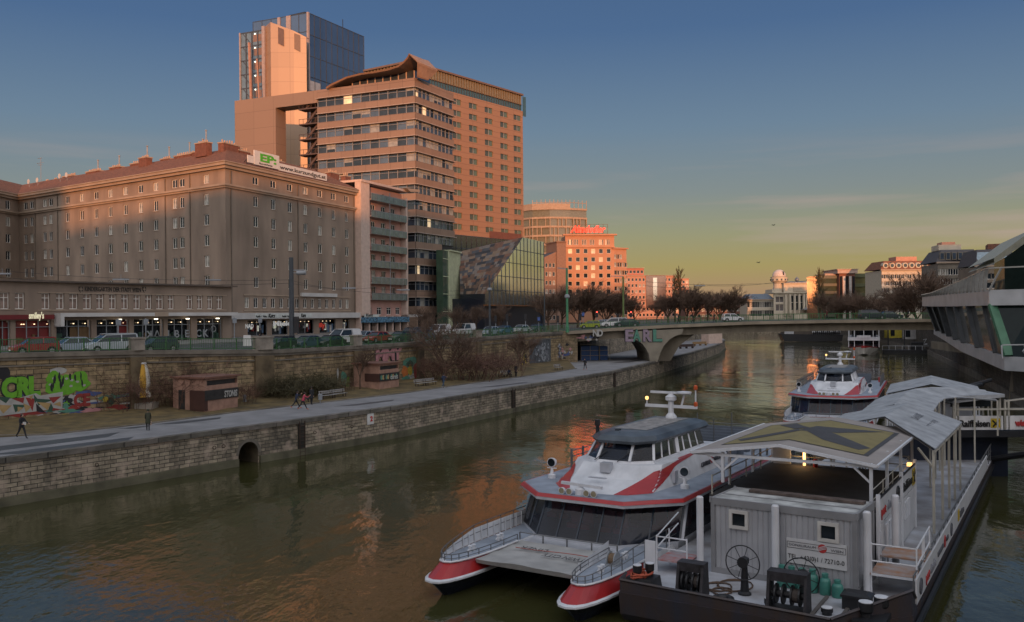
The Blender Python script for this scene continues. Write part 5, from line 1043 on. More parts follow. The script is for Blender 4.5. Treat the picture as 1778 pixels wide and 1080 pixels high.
q = [a_ + (Zat(1726, 448, 112),), a_ + (Zat(1726, 458, 112),), c_ + (Zat(1800, 410, 106),), c_ + (Zat(1800, 394, 106),)]; mb.poly(q, 0); q2 = [(x + 10, y + 26, z) for x, y, z in q]; mb.poly([q[0], q[3], q2[3], q2[0]], 0); mb.poly([q[1], q2[1], q2[2], q[2]], 0); mb.poly([a_ + (13.7,), b_ + (13.7,), b_ + (Zat(1744, 447, 108),), a_ + (Zat(1726, 458, 112),)], 1)
mb.build('roof_pavilion', [M('pavilion_roof', (.33, .32, .24), .5), GV2], sh_, O0)
mb = MB()
for p in ((63, 112), (70, 108), (68, 122)): mb.bar((p[0], p[1], 0), (p[0] + 1.2, p[1] + 1, 6.2), 1.1)
mb.prism([(60, 105), (80, 103), (80, 150), (68, 145)], 5.2, 6.4); mb.build('columns', CONC, sh_, O0)
# Observatory hall (domed), far right of centre
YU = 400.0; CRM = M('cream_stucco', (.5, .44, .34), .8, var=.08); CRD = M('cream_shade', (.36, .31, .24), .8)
def uz(px, py): return Zat(px, py, YU)
ob = thing('domed_observatory', 'cream domed observatory hall with round tower, beyond the bridge', 'building', xy(1388, 500, YU) + (7.6,))
FO = Fr(xy(1342, 500, YU), math.pi / 2, 0); oa = lambda px: FO.a(px, 500)
mb = MB(); x0, x1 = oa(1343), oa(1420)
wn = [(oa(p_), uz(p_, y_), 1.7, h_) for p_ in (1350, 1357, 1396, 1404, 1411) for y_, h_ in ((520, 2.6), (534, 3))] + [(oa(p_), uz(p_, y_), 1.6, h_) for p_ in (1375, 1383, 1391) for y_, h_ in ((519, 3), (532, 3.4))] 
facade(ob, FO, x1, 7.6, uz(1388, 509), [w for w in wn], CRM, recess=.4, x0=x0, kind='single', glass=M('dark_glass'))
mb = MB(); mb.box(x0 - .3, x1 + .3, -1, 14, uz(1388, 509), uz(1388, 507.5)); mb.box(x0, oa(1360), 2, 13, uz(1388, 507.5), uz(1350, 502)); mb.box(oa(1362), oa(1415), 1, 12, uz(1388, 507.5), uz(1388, 492)); mb.box(oa(1361), oa(1416), .4, 12.4, uz(1388, 492), uz(1388, 490.5)); mb.build('attic', CRM, ob, FO)
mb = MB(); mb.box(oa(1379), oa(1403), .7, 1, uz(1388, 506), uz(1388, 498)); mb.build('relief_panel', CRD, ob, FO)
mb = MB(); mb.loft([[(oa(1366), 1, uz(1388, 490.5)), (oa(1412), 1, uz(1388, 490.5)), (oa(1412), 12, uz(1388, 490.5)), (oa(1366), 12, uz(1388, 490.5))], [(oa(1378), 4, uz(1388, 488)), (oa(1400), 4, uz(1388, 488)), (oa(1400), 9, uz(1388, 488)), (oa(1378), 9, uz(1388, 488))]]); mb.lathe((oa(1390), 5, uz(1388, 488)), [(.2, 0), (1, .5), (1, 1.2), (.3, 1.8), (.05, 2.2)], 10); mb.build('roof', M('slate_blue_roof', (.12, .15, .19), .4), ob, FO)
mb = MB()
for p_ in (1363.5, 1371, 1379, 1387, 1395, 1400): mb.lathe((oa(p_), -.6, 9.5), [(.55, 0), (.5, uz(1388, 511) - 9.5)], 8)
mb.build('columns', CRM, ob, FO)
cx, cy = oa(1359.8), 6; mb = MB(); mb.lathe((cx, cy, 8), [(2.6, 0), (2.6, uz(1360, 490) - 8)], 20); mb.build('tower', CRM, ob, FO)
mb = MB(); z0 = uz(1360, 490); mb.lathe((cx, cy, z0), [(2.7, 0), (3.7, .7), (3.7, uz(1360, 481) - z0), (3.9, uz(1360, 480) - z0), (3.0, uz(1360, 479.5) - z0)], 20)
for k in range(12): a_ = 2 * math.pi * k / 12; mb.box(cx + 3.72 * math.cos(a_) - .3, cx + 3.72 * math.cos(a_) + .3, cy + 3.72 * math.sin(a_) - .3, cy + 3.72 * math.sin(a_) + .3, z0 + .9, z0 + 1.7, 1)
mb.build('drum', [CRM, WINDK], ob, FO)
mb = MB(); z0 = uz(1360, 480); R_ = 2.95; mb.lathe((cx, cy, z0), [(R_, 0), (R_, .6)] + [(R_ * math.cos(t_ * math.pi / 12), .6 + R_ * .95 * math.sin(t_ * math.pi / 12)) for t_ in range(1, 6)] + [(.05, .6 + R_ * .95)], 24)
mb.box(cx + .9, cx + 1.5, cy - R_ * .93, cy, z0 + .8, z0 + 2.4, 1); mb.build('dome', [M('dome_metal', (.55, .47, .42), .5), DARKM], ob, FO, smooth=True)
mb = MB(); mb.box(oa(1388), oa(1420), -9, -1, 12.0, 12.3); mb.lathe((oa(1404), -5, 12.3), [(4, 0), (3, .9), (.2, 1.5)], 16); mb.box(oa(1368), oa(1396), -9, -4, 7.6, 10.4, 1); mb.build('entrance_canopy', [M('canopy_grey', (.2, .2, .21), .5), CRM], ob, FO)
mb = MB(); mb.lathe((oa(1346), 3, uz(1346, 509)), [(1, 0), (.05, 2.6)], 8); mb.build('turret', M('slate_blue_roof'), ob, FO)
simple_block('low_wing', 'low cream wing with tall windows left of the domed observatory', 'building', 1298, 1343, 521, 402, math.pi / 2, CRM, 2, 11, (1.6, 3), roof=M('slate_blue_roof'), rh=2.4, base=7.6)
# modern block with brick centre
YM = 330.0; FM_ = Fr(xy(1418, 500, YM), math.pi / 2, 7.6); mbk = thing('brick_centre_building', 'green-glass office building with a tall brick and white centre', 'building', FM_.P + (7.6,))
ma = lambda px: FM_.a(px, 500); mz_ = lambda py: Zat(1465, py, YM) - 7.6
def stripes(F, par, x0, x1, h, n_, matg, matb, y0=0, dep=12):
    mb = MB(); mb.box(x0, x1, y0 + .3, y0 + dep, 0, h, 0)
    for k in range(n_): z = h * (k + .6) / n_; mb.box(x0 - .1, x1 + .1, y0, y0 + .4, z, z + h / n_ * .35, 1)
    return mb.build('wing', [matg, matb], par, F)
stripes(FM_, mbk, ma(1420), ma(1453), mz_(478), 6, M('dark_green_glass', (.025, .045, .03), .2), M('green_bands', (.11, .11, .08), .6)); stripes(FM_, mbk, ma(1482), ma(1512), mz_(475), 5, M('yellow_green_glass', (.13, .12, .05), .25, var=.4, scale=.2), M('olive_bands', (.1, .11, .05), .6))
mb = MB(); x0, x1 = ma(1454), ma(1481); mb.box(x0, x1, -2, 12, 0, mz_(475), 0)
for k in range(5): x = x0 + (x1 - x0) * (k + .5) / 5; mb.box(x - .45, x + .45, -2.15, -2, 1, mz_(480), 1 if k % 2 else 2)
mb.box(x0 - .8, x1 + .8, -2.6, 12.5, mz_(475), mz_(468.5), 3); mb.box(ma(1434), ma(1453), 1, 11, mz_(478), mz_(474.5), 3); mb.box(x0 - 1.2, x1 + 1.2, -2.9, 12.7, mz_(468.5), mz_(467.5), 3)
mb.build('centre_block', [M('brick_pier', (.2, .08, .05), .8), M('white_strip', (.5, .46, .42), .7), WINDK, M('peach_stone', (.45, .33, .27), .8)], mbk, FM_)
YW = 300.0
t3, F3_, L3_, h3 = simple_block('ribbon_office', 'white five-storey office with round dormers in a dark red mansard roof', 'building', 1531, 1622, 469.5, YW, math.pi / 2, CRM, 7, 14, (1.5, 1.9), base=7.6, kind='sash2')
mb = MB(); mb.loft([[(-.5, -.5, h3 + .4), (L3_ + .5, -.5, h3 + .4), (L3_ + .5, 14, h3 + .4), (-.5, 14, h3 + .4)], [(1.5, 1.8, h3 + 3.3), (L3_ - 1.5, 1.8, h3 + 3.3), (L3_ - 1.5, 12, h3 + 3.3), (1.5, 12, h3 + 3.3)]]); r_ = mb.build('mansard_roof', TILE, t3, F3_)
for k in range(7): mb = MB(); x = L3_ * (k + .6) / 8; mb.lathe((x, -.2, h3 + 1.7), [(.95, 0), (.95, 2)], 14, 0, 'y'); mb.lathe((x, -.25, h3 + 1.7), [(.6, 0), (.6, .04)], 12, 1, 'y'); mb.build('round_dormer', [CRM, WINDK], r_, F3_)
mb = MB(); mb.box(L3_ * .35, L3_ * .75, 3, 9, h3 + 3.3, h3 + 4.8); mb.build('penthouse', ROSE, t3, F3_)
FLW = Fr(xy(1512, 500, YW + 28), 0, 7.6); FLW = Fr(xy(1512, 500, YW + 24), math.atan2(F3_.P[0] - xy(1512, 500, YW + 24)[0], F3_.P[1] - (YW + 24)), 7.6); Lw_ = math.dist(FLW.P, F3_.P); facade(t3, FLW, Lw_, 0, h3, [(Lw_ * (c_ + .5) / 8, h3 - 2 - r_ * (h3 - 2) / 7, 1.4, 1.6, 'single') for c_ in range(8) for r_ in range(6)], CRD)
mb = MB(); mb.poly([(0, -.3, h3), (Lw_, -.3, h3), (Lw_, 4, h3 + 3.2), (0, 4, h3 + 3.2)]); mb.build('mansard_roof', TILE, t3, FLW)
YD = 210.0; GRS = M('grey_stucco', (.2, .175, .14), .85, var=.15, scale=.4); SLT = M('mansard_slate', (.07, .065, .07), .7)
t4, F4_, L4_, h4 = simple_block('mansard_house', 'dark grey town house with a tall slate mansard roof and skylights, behind the ship-shaped building', 'apartment block', 1629, 1700, 457, YD, rad(100), GRS, 6, 8, (1.1, 1.9), base=7.6, kind='sash2')
mb = MB(); mb.loft([[(-.5, -.5, h4 + .4), (L4_ + .5, -.5, h4 + .4), (L4_ + .5, 14, h4 + .4), (-.5, 14, h4 + .4)], [(1.2, 1.6, h4 + 3.3), (L4_ - .6, 1.6, h4 + 3.3), (L4_ - .6, 12, h4 + 3.3), (1.2, 12, h4 + 3.3)]]); r_ = mb.build('mansard_roof', SLT, t4, F4_)
for k in range(6): x = L4_ * (k + .7) / 7; mb = MB(); mb.box(x - .5, x + .5, -.2, 1.4, h4 + .8, h4 + 2.6, 0); mb.box(x - .35, x + .35, -.23, -.2, h4 + 1, h4 + 2.4, 1); mb.build('dormer', [GRS, GLASS2], r_, F4_)
mb = MB(); mb.box(1, 6, 3, 9, h4 + 3.3, h4 + 4.6, 0); mb.box(2, 5, 4, 8, h4 + 4.6, h4 + 5.3, 1); mb.build('roof_terrace', [CRM, ROSE], t4, F4_)
t5, F5_, L5_, h5 = simple_block('mansard_house', 'dark town house with a glazed attic, right neighbour of the slate mansard house', 'apartment block', 1696, 1765, 463, 190, rad(102), M('grey_stucco_warm', (.2, .16, .12), .85, var=.15, scale=.4), 6, 8, (1.1, 1.9), base=7.6)
mb = MB(); mb.loft([[(-.2, -.5, h5 + .4), (L5_ + .5, -.5, h5 + .4), (L5_ + .5, 14, h5 + .4), (-.2, 14, h5 + .4)], [(.6, 2.0, h5 + 3.8), (L5_ - .6, 2.0, h5 + 3.8), (L5_ - .6, 12, h5 + 3.8), (.6, 12, h5 + 3.8)]]); r_ = mb.build('mansard_roof', SLT, t5, F5_)
for x in (L5_ * .2, L5_ * .55): mb = MB(); mb.poly([(x - 1.6, .1, h5 + 1.1), (x + 1.6, .1, h5 + 1.1), (x + 1.3, 1.5, h5 + 3.2), (x - 1.3, 1.5, h5 + 3.2)]); mb.build('skylight', M('skylight_glass', (.25, .33, .38), .15), r_, F5_)
mb = MB(); mb.box(L5_ * .3, L5_ * .8, 3, 9, h5 + 3.8, h5 + 5, 0); mb.build('chimney', BRK, r_, F5_)
# ================================================================== TREES
TW = M('winter_bark', (.1, .062, .04), .9, var=.25, scale=3); TWR = M('reddish_twigs', (.125, .08, .055), .9, var=.25, scale=1); TWG = M('olive_twigs', (.075, .065, .03), .9, var=.3, scale=1)
def make_tree(seed, H, spread, kind='round', twig=TWR, tw_r=.02, trunk_h=.25, density=1.0, r0=None):
    r = random.Random(seed); tk, cw = MB(), MB(); r0 = r0 or H * .02
    def grow(p, d, l, rd, lvl):
        n_ = 3 if lvl < 3 else 2; pts = [p]; q = p.copy(); dd = d.copy()
        for k in range(n_):
            dd = (dd + Vector((r.uniform(-1, 1), r.uniform(-1, 1), r.uniform(-.3, .7))) * (.16 if lvl else .06)).normalized(); q = q + dd * (l / n_); pts.append(q.copy())
        (tk if lvl < 2 else cw).tube(pts, rd, 6 if lvl < 2 else 3, 0, rd * .62 if lvl < 4 else rd * .3, cap=False)
        if lvl >= 5: return
        nb = {0: 6, 1: 5, 2: 5, 3: 4, 4: 4}[lvl]; nb = max(2, int(nb * density + r.random()))
        for k in range(nb):
            t_ = r.uniform(.35 if lvl else .55, 1) if k else 1; i = min(n_ - 1, int(t_ * n_)); s_ = pts[i] + (pts[i+1] - pts[i]) * (t_ * n_ - i if t_ < 1 else 1)
            a_ = r.uniform(0, 2 * math.pi); sp = spread * r.uniform(.6, 1.3)
            if kind == 'poplar': sp *= .28
            side = dd.orthogonal().normalized(); side.rotate(Matrix.Rotation(a_, 3, dd)); nd = (dd + side * sp + Vector((0, 0, .12))).normalized()
            grow(s_, nd, (H * r.uniform(.24, .36) if lvl == 0 else l * r.uniform(.5, .8)), max(tw_r, rd * .55), lvl + 1)
    if kind == 'bush':
        for k in range(int(26 * density)):
            a_ = r.uniform(0, 2 * math.pi); q = r.uniform(0, spread); grow(Vector((q * math.cos(a_), q * math.sin(a_) * .6, 0)), Vector((math.cos(a_) * .35, math.sin(a_) * .3, 1)).normalized(), H * r.uniform(.35, .55), tw_r * 1.6, 3)
        return None, cw.mesh('crown', twig)
    if kind == 'poplar':
        tk.tube([(0, 0, 0), (0, 0, H * .5), (0, 0, H * .97)], r0, 6, 0, .04)
        for k in range(int(70 * density)):
            z = H * (.12 + .8 * k / (70 * density)); a_ = r.uniform(0, 6.28); grow(Vector((0, 0, z)), Vector((math.cos(a_) * .33, math.sin(a_) * .33, 1)).normalized(), H * .11 * (1.2 - .5 * z / H), tw_r * 1.5, 3)
    else: grow(Vector((0, 0, 0)), Vector((r.uniform(-.05, .05), 0, 1)), H * trunk_h, r0, 0)
    return tk.mesh('trunk', TW), cw.mesh('crown', twig)
TREES = {}
def tree(key, px, py, z, hpx, label, cat='tree', group=None, Y=None, name='bare_tree', wid=1.0):
    tkm, cwm, nat = TREES[key]; x, y = G(px, py, z) if Y is None else xy(px, py, Y); hh_ = hpx * y / FPX; s_ = hh_ / nat
    t_ = thing(name, label, cat, (x, y, z), rs.uniform(0, 6), group); t_.scale = (s_ * wid, s_ * wid, s_)
    if tkm: put(tkm, 'trunk', t_)
    put(cwm, 'crown', t_); return t_
def reg(key, *a, **k):
    tkm, cwm = make_tree(*a, **k); nat = max(v.co.z for v in cwm.vertices); TREES[key] = (tkm, cwm, nat)
reg('a', 1, 10, .62, tw_r=.017); reg('b', 2, 11, .8, tw_r=.018, trunk_h=.2); reg('c', 3, 9, .7, tw_r=.016, trunk_h=.25); reg('thin', 4, 7, .5, tw_r=.014, trunk_h=.3, density=.8, twig=TW)
reg('pop', 5, 22, .5, kind='poplar', tw_r=.05, twig=TWG); reg('bush', 6, 3, 1.6, kind='bush', tw_r=.012, twig=M('hedge_twigs', (.12, .062, .042), .9, var=.25)); reg('bushg', 7, 3.2, 1.8, kind='bush', tw_r=.017, twig=TWG, density=1.4); reg('far', 8, 14, .6, tw_r=.03, trunk_h=.2, density=1.1); reg('far2', 9, 14, .5, tw_r=.03, trunk_h=.3, density=1.1)
tree('thin', 625.6, 680, QZ, 88, 'thin young bare tree in front of the second kiosk')
tree('b', 771, 664, QZ, 118, 'spreading bare tree beside the path, right of the painted wall', wid=1.15)
tree('a', 905, 646, QZ, 82, 'gnarled bare tree beside the people on the bench', wid=1.1)
for px, py, h_, w_, lb, k in ((205, 719, 92, 1.0, 'bare climbing shrub on the wall between the green graffiti and the umbrella', 'bush'), (232, 717, 84, .8, 'narrow bare shrub directly behind the closed umbrella', 'bush'), (292, 712, 95, 1.2, 'bare shrub against the wall between umbrella and first kiosk', 'bush'), (325, 706, 98, 1.1, 'tall bare shrub behind the roof of the first kiosk', 'bush'),
    (428, 704, 50, .9, 'small leggy shrub right of the first kiosk', 'bush'), (478, 694, 52, 1.5, 'left half of the dark dense bush by the bench', 'bushg'), (520, 692, 56, 1.7, 'middle of the dark dense bush behind the walkers', 'bushg'), (560, 688, 50, 1.4, 'right end of the dark dense bush by the bench', 'bushg'), (600, 683, 34, .9, 'low scrub left of the second kiosk', 'bush'),
    (800, 662, 64, 1.7, 'reddish bare hedge bush right of the spreading tree', 'bush'), (832, 659, 62, 1.8, 'middle bush of the reddish bare hedge', 'bush'), (864, 655, 52, 1.6, 'right bush of the reddish bare hedge', 'bush'), (748, 664, 55, 1.0, 'small reddish bush left of the spreading tree', 'bush')):
    tree(k, px, py, QZ, h_, lb, 'bush', None, None, 'bare_bush', w_)
def stree(k, px, off, hpx, lb, wid=1.0, grp='bare trees along the street'):
    x, y, z, th, i = lane(px, off); tkm, cwm, nat = TREES[k]; s_ = hpx * y / FPX / nat; t_ = thing('bare_tree', lb, 'tree', (x, y, z), rs.uniform(0, 6), grp); t_.scale = (s_ * wid, s_ * wid, s_); put(tkm, 'trunk', t_); put(cwm, 'crown', t_)
stree('c', 742, 6, 62, 'bare street tree before the white vans, left one', 1.2); stree('a', 800, 10, 60, 'bare street tree before the foot of the office tower', 1.2); stree('b', 828, 16, 52, 'reddish bare street tree by the navy base of the slanted building', 1.2)
for i, (px, Y, top, k, lb) in enumerate(((868, 190, 520, 'far', 'bare tree in front of the slanting glass face, left of its dark entrance'), (952, 215, 488, 'far', 'bare tree at the left end of the row before the sunlit house'), (975, 235, 498, 'far2', 'bare tree right behind the first green lamp post'), (1003, 225, 483, 'far', 'broad bare tree before the left windows of the sunlit house'), (1030, 240, 496, 'far2', 'bare tree before the middle of the sunlit house'), (1052, 230, 492, 'far', 'bare tree before the right windows of the sunlit house'), (1075, 245, 510, 'far2', 'low bare tree at the sunlit house corner'),
    (1102, 330, 505, 'far', 'bare tree before the dark side of the glass-fronted house'), (1140, 340, 520, 'far2', 'small bare tree below the sun glint'), (1160, 300, 492, 'far', 'bare tree left of the tall poplar'), (1205, 300, 490, 'far', 'bare tree right of the tall poplar'), (1228, 310, 500, 'far2', 'bare tree, third right of the poplar'), (1250, 305, 491, 'far', 'wide bare tree with an open crown right of the poplars'), (1276, 315, 506, 'far2', 'low bare tree at the right end of the grove'), (1192, 290, 497, 'far2', 'bare tree at the foot of the tall poplar'),
    (1432, 280, 505, 'far2', 'bare tree before the green wing of the brick-centred building'), (1455, 270, 510, 'far', 'bare tree before the brick centre'), (1482, 275, 505, 'far2', 'bare tree right of the brick centre'), (1503, 265, 498, 'far', 'bare tree left of the white ribbon office'), (1545, 255, 506, 'far2', 'bare tree before the left of the white ribbon office'), (1572, 240, 500, 'far', 'bare tree before the middle of the white ribbon office'), (1592, 215, 470, 'far', 'large bare tree before the right end of the white ribbon office'), (1622, 190, 462, 'far2', 'large bare tree before the slate mansard house'), (1608, 330, 448, 'far', 'bare tree top showing above the white ribbon office'), (1524, 290, 505, 'far', 'bare tree at the left corner of the white ribbon office'))):
    hp_ = 556 - top; x, y = xy(px, 540, Y); tkm, cwm, nat = TREES[k]; H_ = Zat(px, top, Y) - 7.5; s_ = H_ / nat; t_ = thing('bare_tree', lb, 'tree', (x, y, 7.5), rs.uniform(0, 6), 'bare trees beyond the street'); t_.scale = (s_ * 1.45, s_ * 1.45, s_); put(tkm, 'trunk', t_); put(cwm, 'crown', t_)
for px, Y, top, lb, w_ in ((1180, 320, 460, 'tall narrow poplar rising above the grove', 1.3), (1424, 300, 462, 'tall narrow dark tree right of the observatory', 1.5), (1172, 330, 474, 'shorter poplar touching the tall one', 1.2)):
    x, y = xy(px, 540, Y); tkm, cwm, nat = TREES['pop']; s_ = (Zat(px, top, Y) - 7.5) / nat; t_ = thing('poplar', lb, 'tree', (x, y, 7.5), 1.0 * px, 'poplars'); t_.scale = (s_ * w_, s_ * w_, s_); put(tkm, 'trunk', t_); put(cwm, 'crown', t_)
# ================================================================== BOATS
HULLW = M('hull_white', (.6, .62, .65), .42, var=.1, scale=1.6, streak=.35); NAVY = M('hull_navy', (.012, .018, .035), .35, var=.3, scale=1); DECKG = M('deck_blue_grey', (.26, .3, .36), .6, var=.18, scale=1.2, bump=.1)
SILV = M('cabin_silver', (.46, .48, .52), .35, metal=.2, var=.08); RAILS = M('rail_steel', (.16, .165, .17), .4, metal=.5); CG2 = M('cabin_glass', (.012, .017, .03), .07, var=.6, scale=.6, spec=.5); CG2.node_tree.nodes['Principled BSDF'].inputs['Alpha'].default_value = .68; ROOFD = M('wheelhouse_roof', (.07, .085, .1), .4, var=.3, scale=1)
SEATR = M('seat_red', (.4, .1, .09), .7)
BTH = rad(32); BP = (2.7, 39.45)
def sym(pts): return [(x, y) for x, y in pts] + [(x, -y) for x, y in reversed(pts)]
DK = 1.3
def catamaran(P, th, label):
    t_ = thing('catamaran', label, 'boat', P + (0,), math.pi / 2 - th, 'red and white passenger catamarans')
    for sgn in (1, -1):
        c = 3.05 * sgn
        def outl(tip, hw, n=7, end=24, keelc=0):
            r_ = []
            for k in range(n + 1):
                q = k / n; r_.append((tip + 3.4 * q ** 1.9 * (1 + hw * .35), c + keelc + hw * math.sin(q * math.pi / 2) ** .75))
            r_ = [p for p in r_] + [(end, c + hw)]; l_ = [(x, 2 * (c) - y) for x, y in r_]
            return r_[::-1] + l_[1:] if True else r_
        def ring(tip, hw, z, rise=0):
            return [(x, y, z + rise * max(0, (-1.5 - x)) ) for x, y in outl(tip, hw)]
        mb = MB(); mb.loft([ring(-5.2, .18, -.5), ring(-5.65, .42, .0), ring(-6.0, .7, .38), ring(-6.35, .95, .66)], 0); mb.build('hull', NAVY, t_)
        mb = MB(); mb.loft([ring(-6.42, 1.0, .66), ring(-6.54, 1.08, .71), ring(-6.54, 1.08, .78), ring(-6.42, 1.01, .82)], 0); mb.build('rubbing_strake', HULLW, t_)
        # sloping red nose, grey further aft
        A, B = ring(-6.36, .99, .82), ring(-5.55, .76, DK); mb = MB(); n = len(A)
        for k in range(n - 1):
            xm = (A[k][0] + A[k+1][0]) / 2; mb.poly([A[k], A[k+1], B[k+1], B[k]][::-1], 0 if max(A[k][0], A[k+1][0]) < 0 else 1)
        mb.poly([q for q in B][::1], 2); mb.build('bow', [RED, HULLW, DECKG], t_)
        B2 = ring(-5.6, .82, DK); mb = MB()
        mb.tube([(x, y, DK + .04) for x, y, z in B2 if x < 4][:], .05, 5); mb.build('white_rim', HULLW, t_)
        # bulwark and rail
        R_ = [q for q in ring(-5.55, .8, DK) if q[0] < 3.2]
        mb = MB(); half = len(R_) // 2
        outer = [q for q in R_ if (q[1] - c) * sgn >= -.02]; outer.sort(key=lambda q: q[0]); inner_ = [q for q in R_ if (q[1] - c) * sgn < 0]; inner_.sort(key=lambda q: q[0])
        outer = outer + [(2.2, c + .82 * sgn, DK)] if outer[-1][0] < 2 else outer
        side = outer if sgn > 0 else [(-4.0, 2 * c - (c + .7 * sgn), DK), (-1.2, c - .82 * sgn, DK)]
        for a_, b_ in zip(side, side[1:]):
            h0, h1 = [min(.62, max(.08, (q[0] + 6.2) * .16)) for q in (a_, b_)]
            mb.poly([a_, b_, (b_[0], b_[1], DK + h1), (a_[0], a_[1], DK + h0)]); n_ = max(1, int(math.dist(a_, b_) / .45))
            for k in range(n_): q = lerp3(a_, b_, k / n_); mb.bar((q[0], q[1] - .05 * sgn, DK), (q[0], q[1] - .05 * sgn, DK + min(h0, h1)), .05)
        mb.build('bulwark', HULLW, t_)
        mb = MB(); rl = [(q[0], q[1], DK + min(.78, .28 + max(0, (q[0] + 6.0) * .13))) for q in sorted(outer, key=lambda q: q[0])]; ri = [(q[0], q[1], DK + .32) for q in sorted([q for q in inner_ if q[0] < -1], key=lambda q: q[0])]
        full = ri[::-1] + rl; mb.tube(full, .022, 5); mb.tube([(x, y, DK + (z - DK) * .5) for x, y, z in full], .018, 4)
        dl = 0
        for a_, b_ in zip(full, full[1:]):
            n_ = max(1, int(math.dist(a_, b_) / .9))
            for k in range(n_): q = lerp3(a_, b_, k / n_); mb.bar((q[0], q[1], DK), q, .03)
        mb.build('bow_rail', RAILS, t_)
        for x in (-3.6, -1.4):
            mb = MB()
            for d_ in (-.14, .14): mb.lathe((x + d_, c, DK), [(.07, 0), (.06, .22), (.1, .24), (.1, .28)], 8)
            mb.bar((x - .3, c, DK + .1), (x + .3, c, DK + .1), .07); mb.build('mooring_bitts', HULLW, t_)
    mb = MB(); mb.lathe((-2.4, -3.0, DK + .22), [(.32, -.18), (.32, -.14), (.16, -.13), (.16, .13), (.32, .14), (.32, .18)], 14, 0, 'y'); mb.lathe((-2.4, -3.0, DK + .22), [(.24, -.12), (.24, .12)], 14, 1, 'y'); mb.box(-2.7, -2.1, -3.25, -2.75, DK, DK + .08, 0); mb.build('rope_drum', [GREY, M('hose_brown', (.14, .09, .05), .7)], t_)
    mb = MB(); mb.box(-1.0, 23.5, -3.6, 3.6, 0.75, 1.24, 0, 1); mb.build('bridge_deck', [NAVY, SILV], t_)
    # cover sheet between the bows
    mb = MB(); n = 8
    for i in range(n):
        for j in range(n):
            P_ = lambda i, j: (-4.45 + 3.6 * i / n, -2.3 + 4.6 * j / n, 1.27 + .1 * math.sin(math.pi * j / n) * (1 - i / n) * .6 + .02 * math.sin(i * 2.3 + j * 1.7))
            mb.poly([P_(i, j), P_(i+1, j), P_(i+1, j+1), P_(i, j+1)])
    for j in range(n): a_, b_ = P_(0, j), P_(0, j+1); mb.poly([a_, b_, (b_[0] + .1, b_[1], 1.1), (a_[0] + .1, a_[1], 1.1)])
    mb.build('cover_sheet', M('sheet_grey', (.36, .36, .35), .7, var=.15, scale=1, bump=.2), t_)
    mb = MB(); mb.tube([(-.7 if k in (0, 12) else -.75, 2.4 - .4 * k, 1.6) for k in range(13)], .03, 5)
    for k in range(0, 13, 3): mb.bar((-.75, 2.4 - .4 * k, 1.25), (-.75, 2.4 - .4 * k, 1.6), .05)
    mb.build('sheet_rail', RAILS, t_)
    TL = M('sheet_lettering', (.03, .03, .035), .7); text('TWIN CITY', .6, TL, t_, None, (-2.6, -1.95, 1.4), rot=math.pi / 2, facing='up', ext=.003, width=1.95); text('LINER', .6, TL, t_, None, (-2.05, .1, 1.4), rot=math.pi / 2, facing='up', ext=.003, width=1.3)
    mb = MB(); mb.tube([(-2.3 - .12 * math.sin(y * 1.3), y, 1.40) for y in [-2 + .3 * k for k in range(13)]], .018, 4); mb.build('wave_stripe', M('sheet_red', (.3, .08, .06), .7), t_)
    # saloon
    O1 = sym([(22, 4.02), (2.0, 4.02), (0, 2.05)]); O1 = [(22, 4.02), (2.0, 4.02), (0, 2.05), (0, -2.05), (2.0, -4.02), (22, -4.02)]
    O2 = [(22, 3.9), (3.0, 3.88), (1.05, 1.98), (1.05, -1.98), (3.0, -3.88), (22, -3.9)]; rg_ = lambda o, z: [(x, y, z) for x, y in o]
    mb = MB(); mb.loft([rg_(O1, .9), rg_([(x + .06, y * .998) for x, y in O1], 1.38)]); mb.build('saloon_sill', SILV, t_)
    Ob, Ot = rg_([(x + .1, y * .992) for x, y in O1], 1.38), rg_(O2, 2.92)
    mb = MB(); mb.loft([Ob, Ot]); mb.build('saloon_glass', CG2, t_)
    mb = MB(); 
    def onface(i, q, v, off=.0): a_, b_ = lerp3(Ob[i], Ob[i+1], q), lerp3(Ot[i], Ot[i+1], q); p = lerp3(a_, b_, v); return p
    for i, qs in ((0, [k / 9 for k in range(1, 9)]), (1, [.02, .5, .98]), (2, [.0, .25, .5, .75, 1]), (3, [.5]), (4, [k / 9 for k in range(1, 9)])):
        for q in qs: mb.bar(onface(i, q, 0), onface(i, q, 1), .07, .05)
    mb.build('window_mullions', M('mullion_blue_black', (.02, .03, .045), .4), t_)
    for i, q in ((0, .98), (4, .02)): mb = MB(); mb.bar(onface(i, q, 0), onface(i, q, 1), .22, .1); mb.build('corner_post', SILV, t_)
    mb = MB()   # seats seen dimly behind the glass
    for r_ in range(9):
        for y in (-3.1, -2.45, -1.2, -.55, .55, 1.2, 2.45, 3.1):
            if r_ or abs(y) < 2: mb.box(1.9 + r_ * 1.5, 2.4 + r_ * 1.5, y - .26, y + .26, 1.2, 1.6); mb.box(2.35 + r_ * 1.5, 2.48 + r_ * 1.5, y - .26, y + .26, 1.55, 2.3)
    mb.build('seats', SEATR, t_)
    mb = MB(); mb.box(4.6, 5.1, -1.1, 1.1, 4.3, 4.75, 0); mb.box(5.9, 6.4, .2, .8, 4.3, 5.0, 0); mb.box(4.5, 4.53, -.9, -.5, 4.6, 4.85, 1); mb.build('helm', [BLACKM, FASC], t_)
    O3 = [(22.3, 4.2), (2.35, 4.16), (.38, 2.17), (.38, -2.17), (2.35, -4.16), (22.3, -4.2)]
    mb.loft([rg_(O3, 2.91), rg_([(x - .06, y * 1.01) for x, y in O3], 3.06)]); mb.build('roof_lip', HULLW, t_)
    mb = MB(); mb.loft([rg_([(x - .08, y * 1.015) for x, y in O3], 3.06), rg_([(x + .04, y * .99) for x, y in O3], 3.2)]); mb.build('red_stripe', RED, t_)
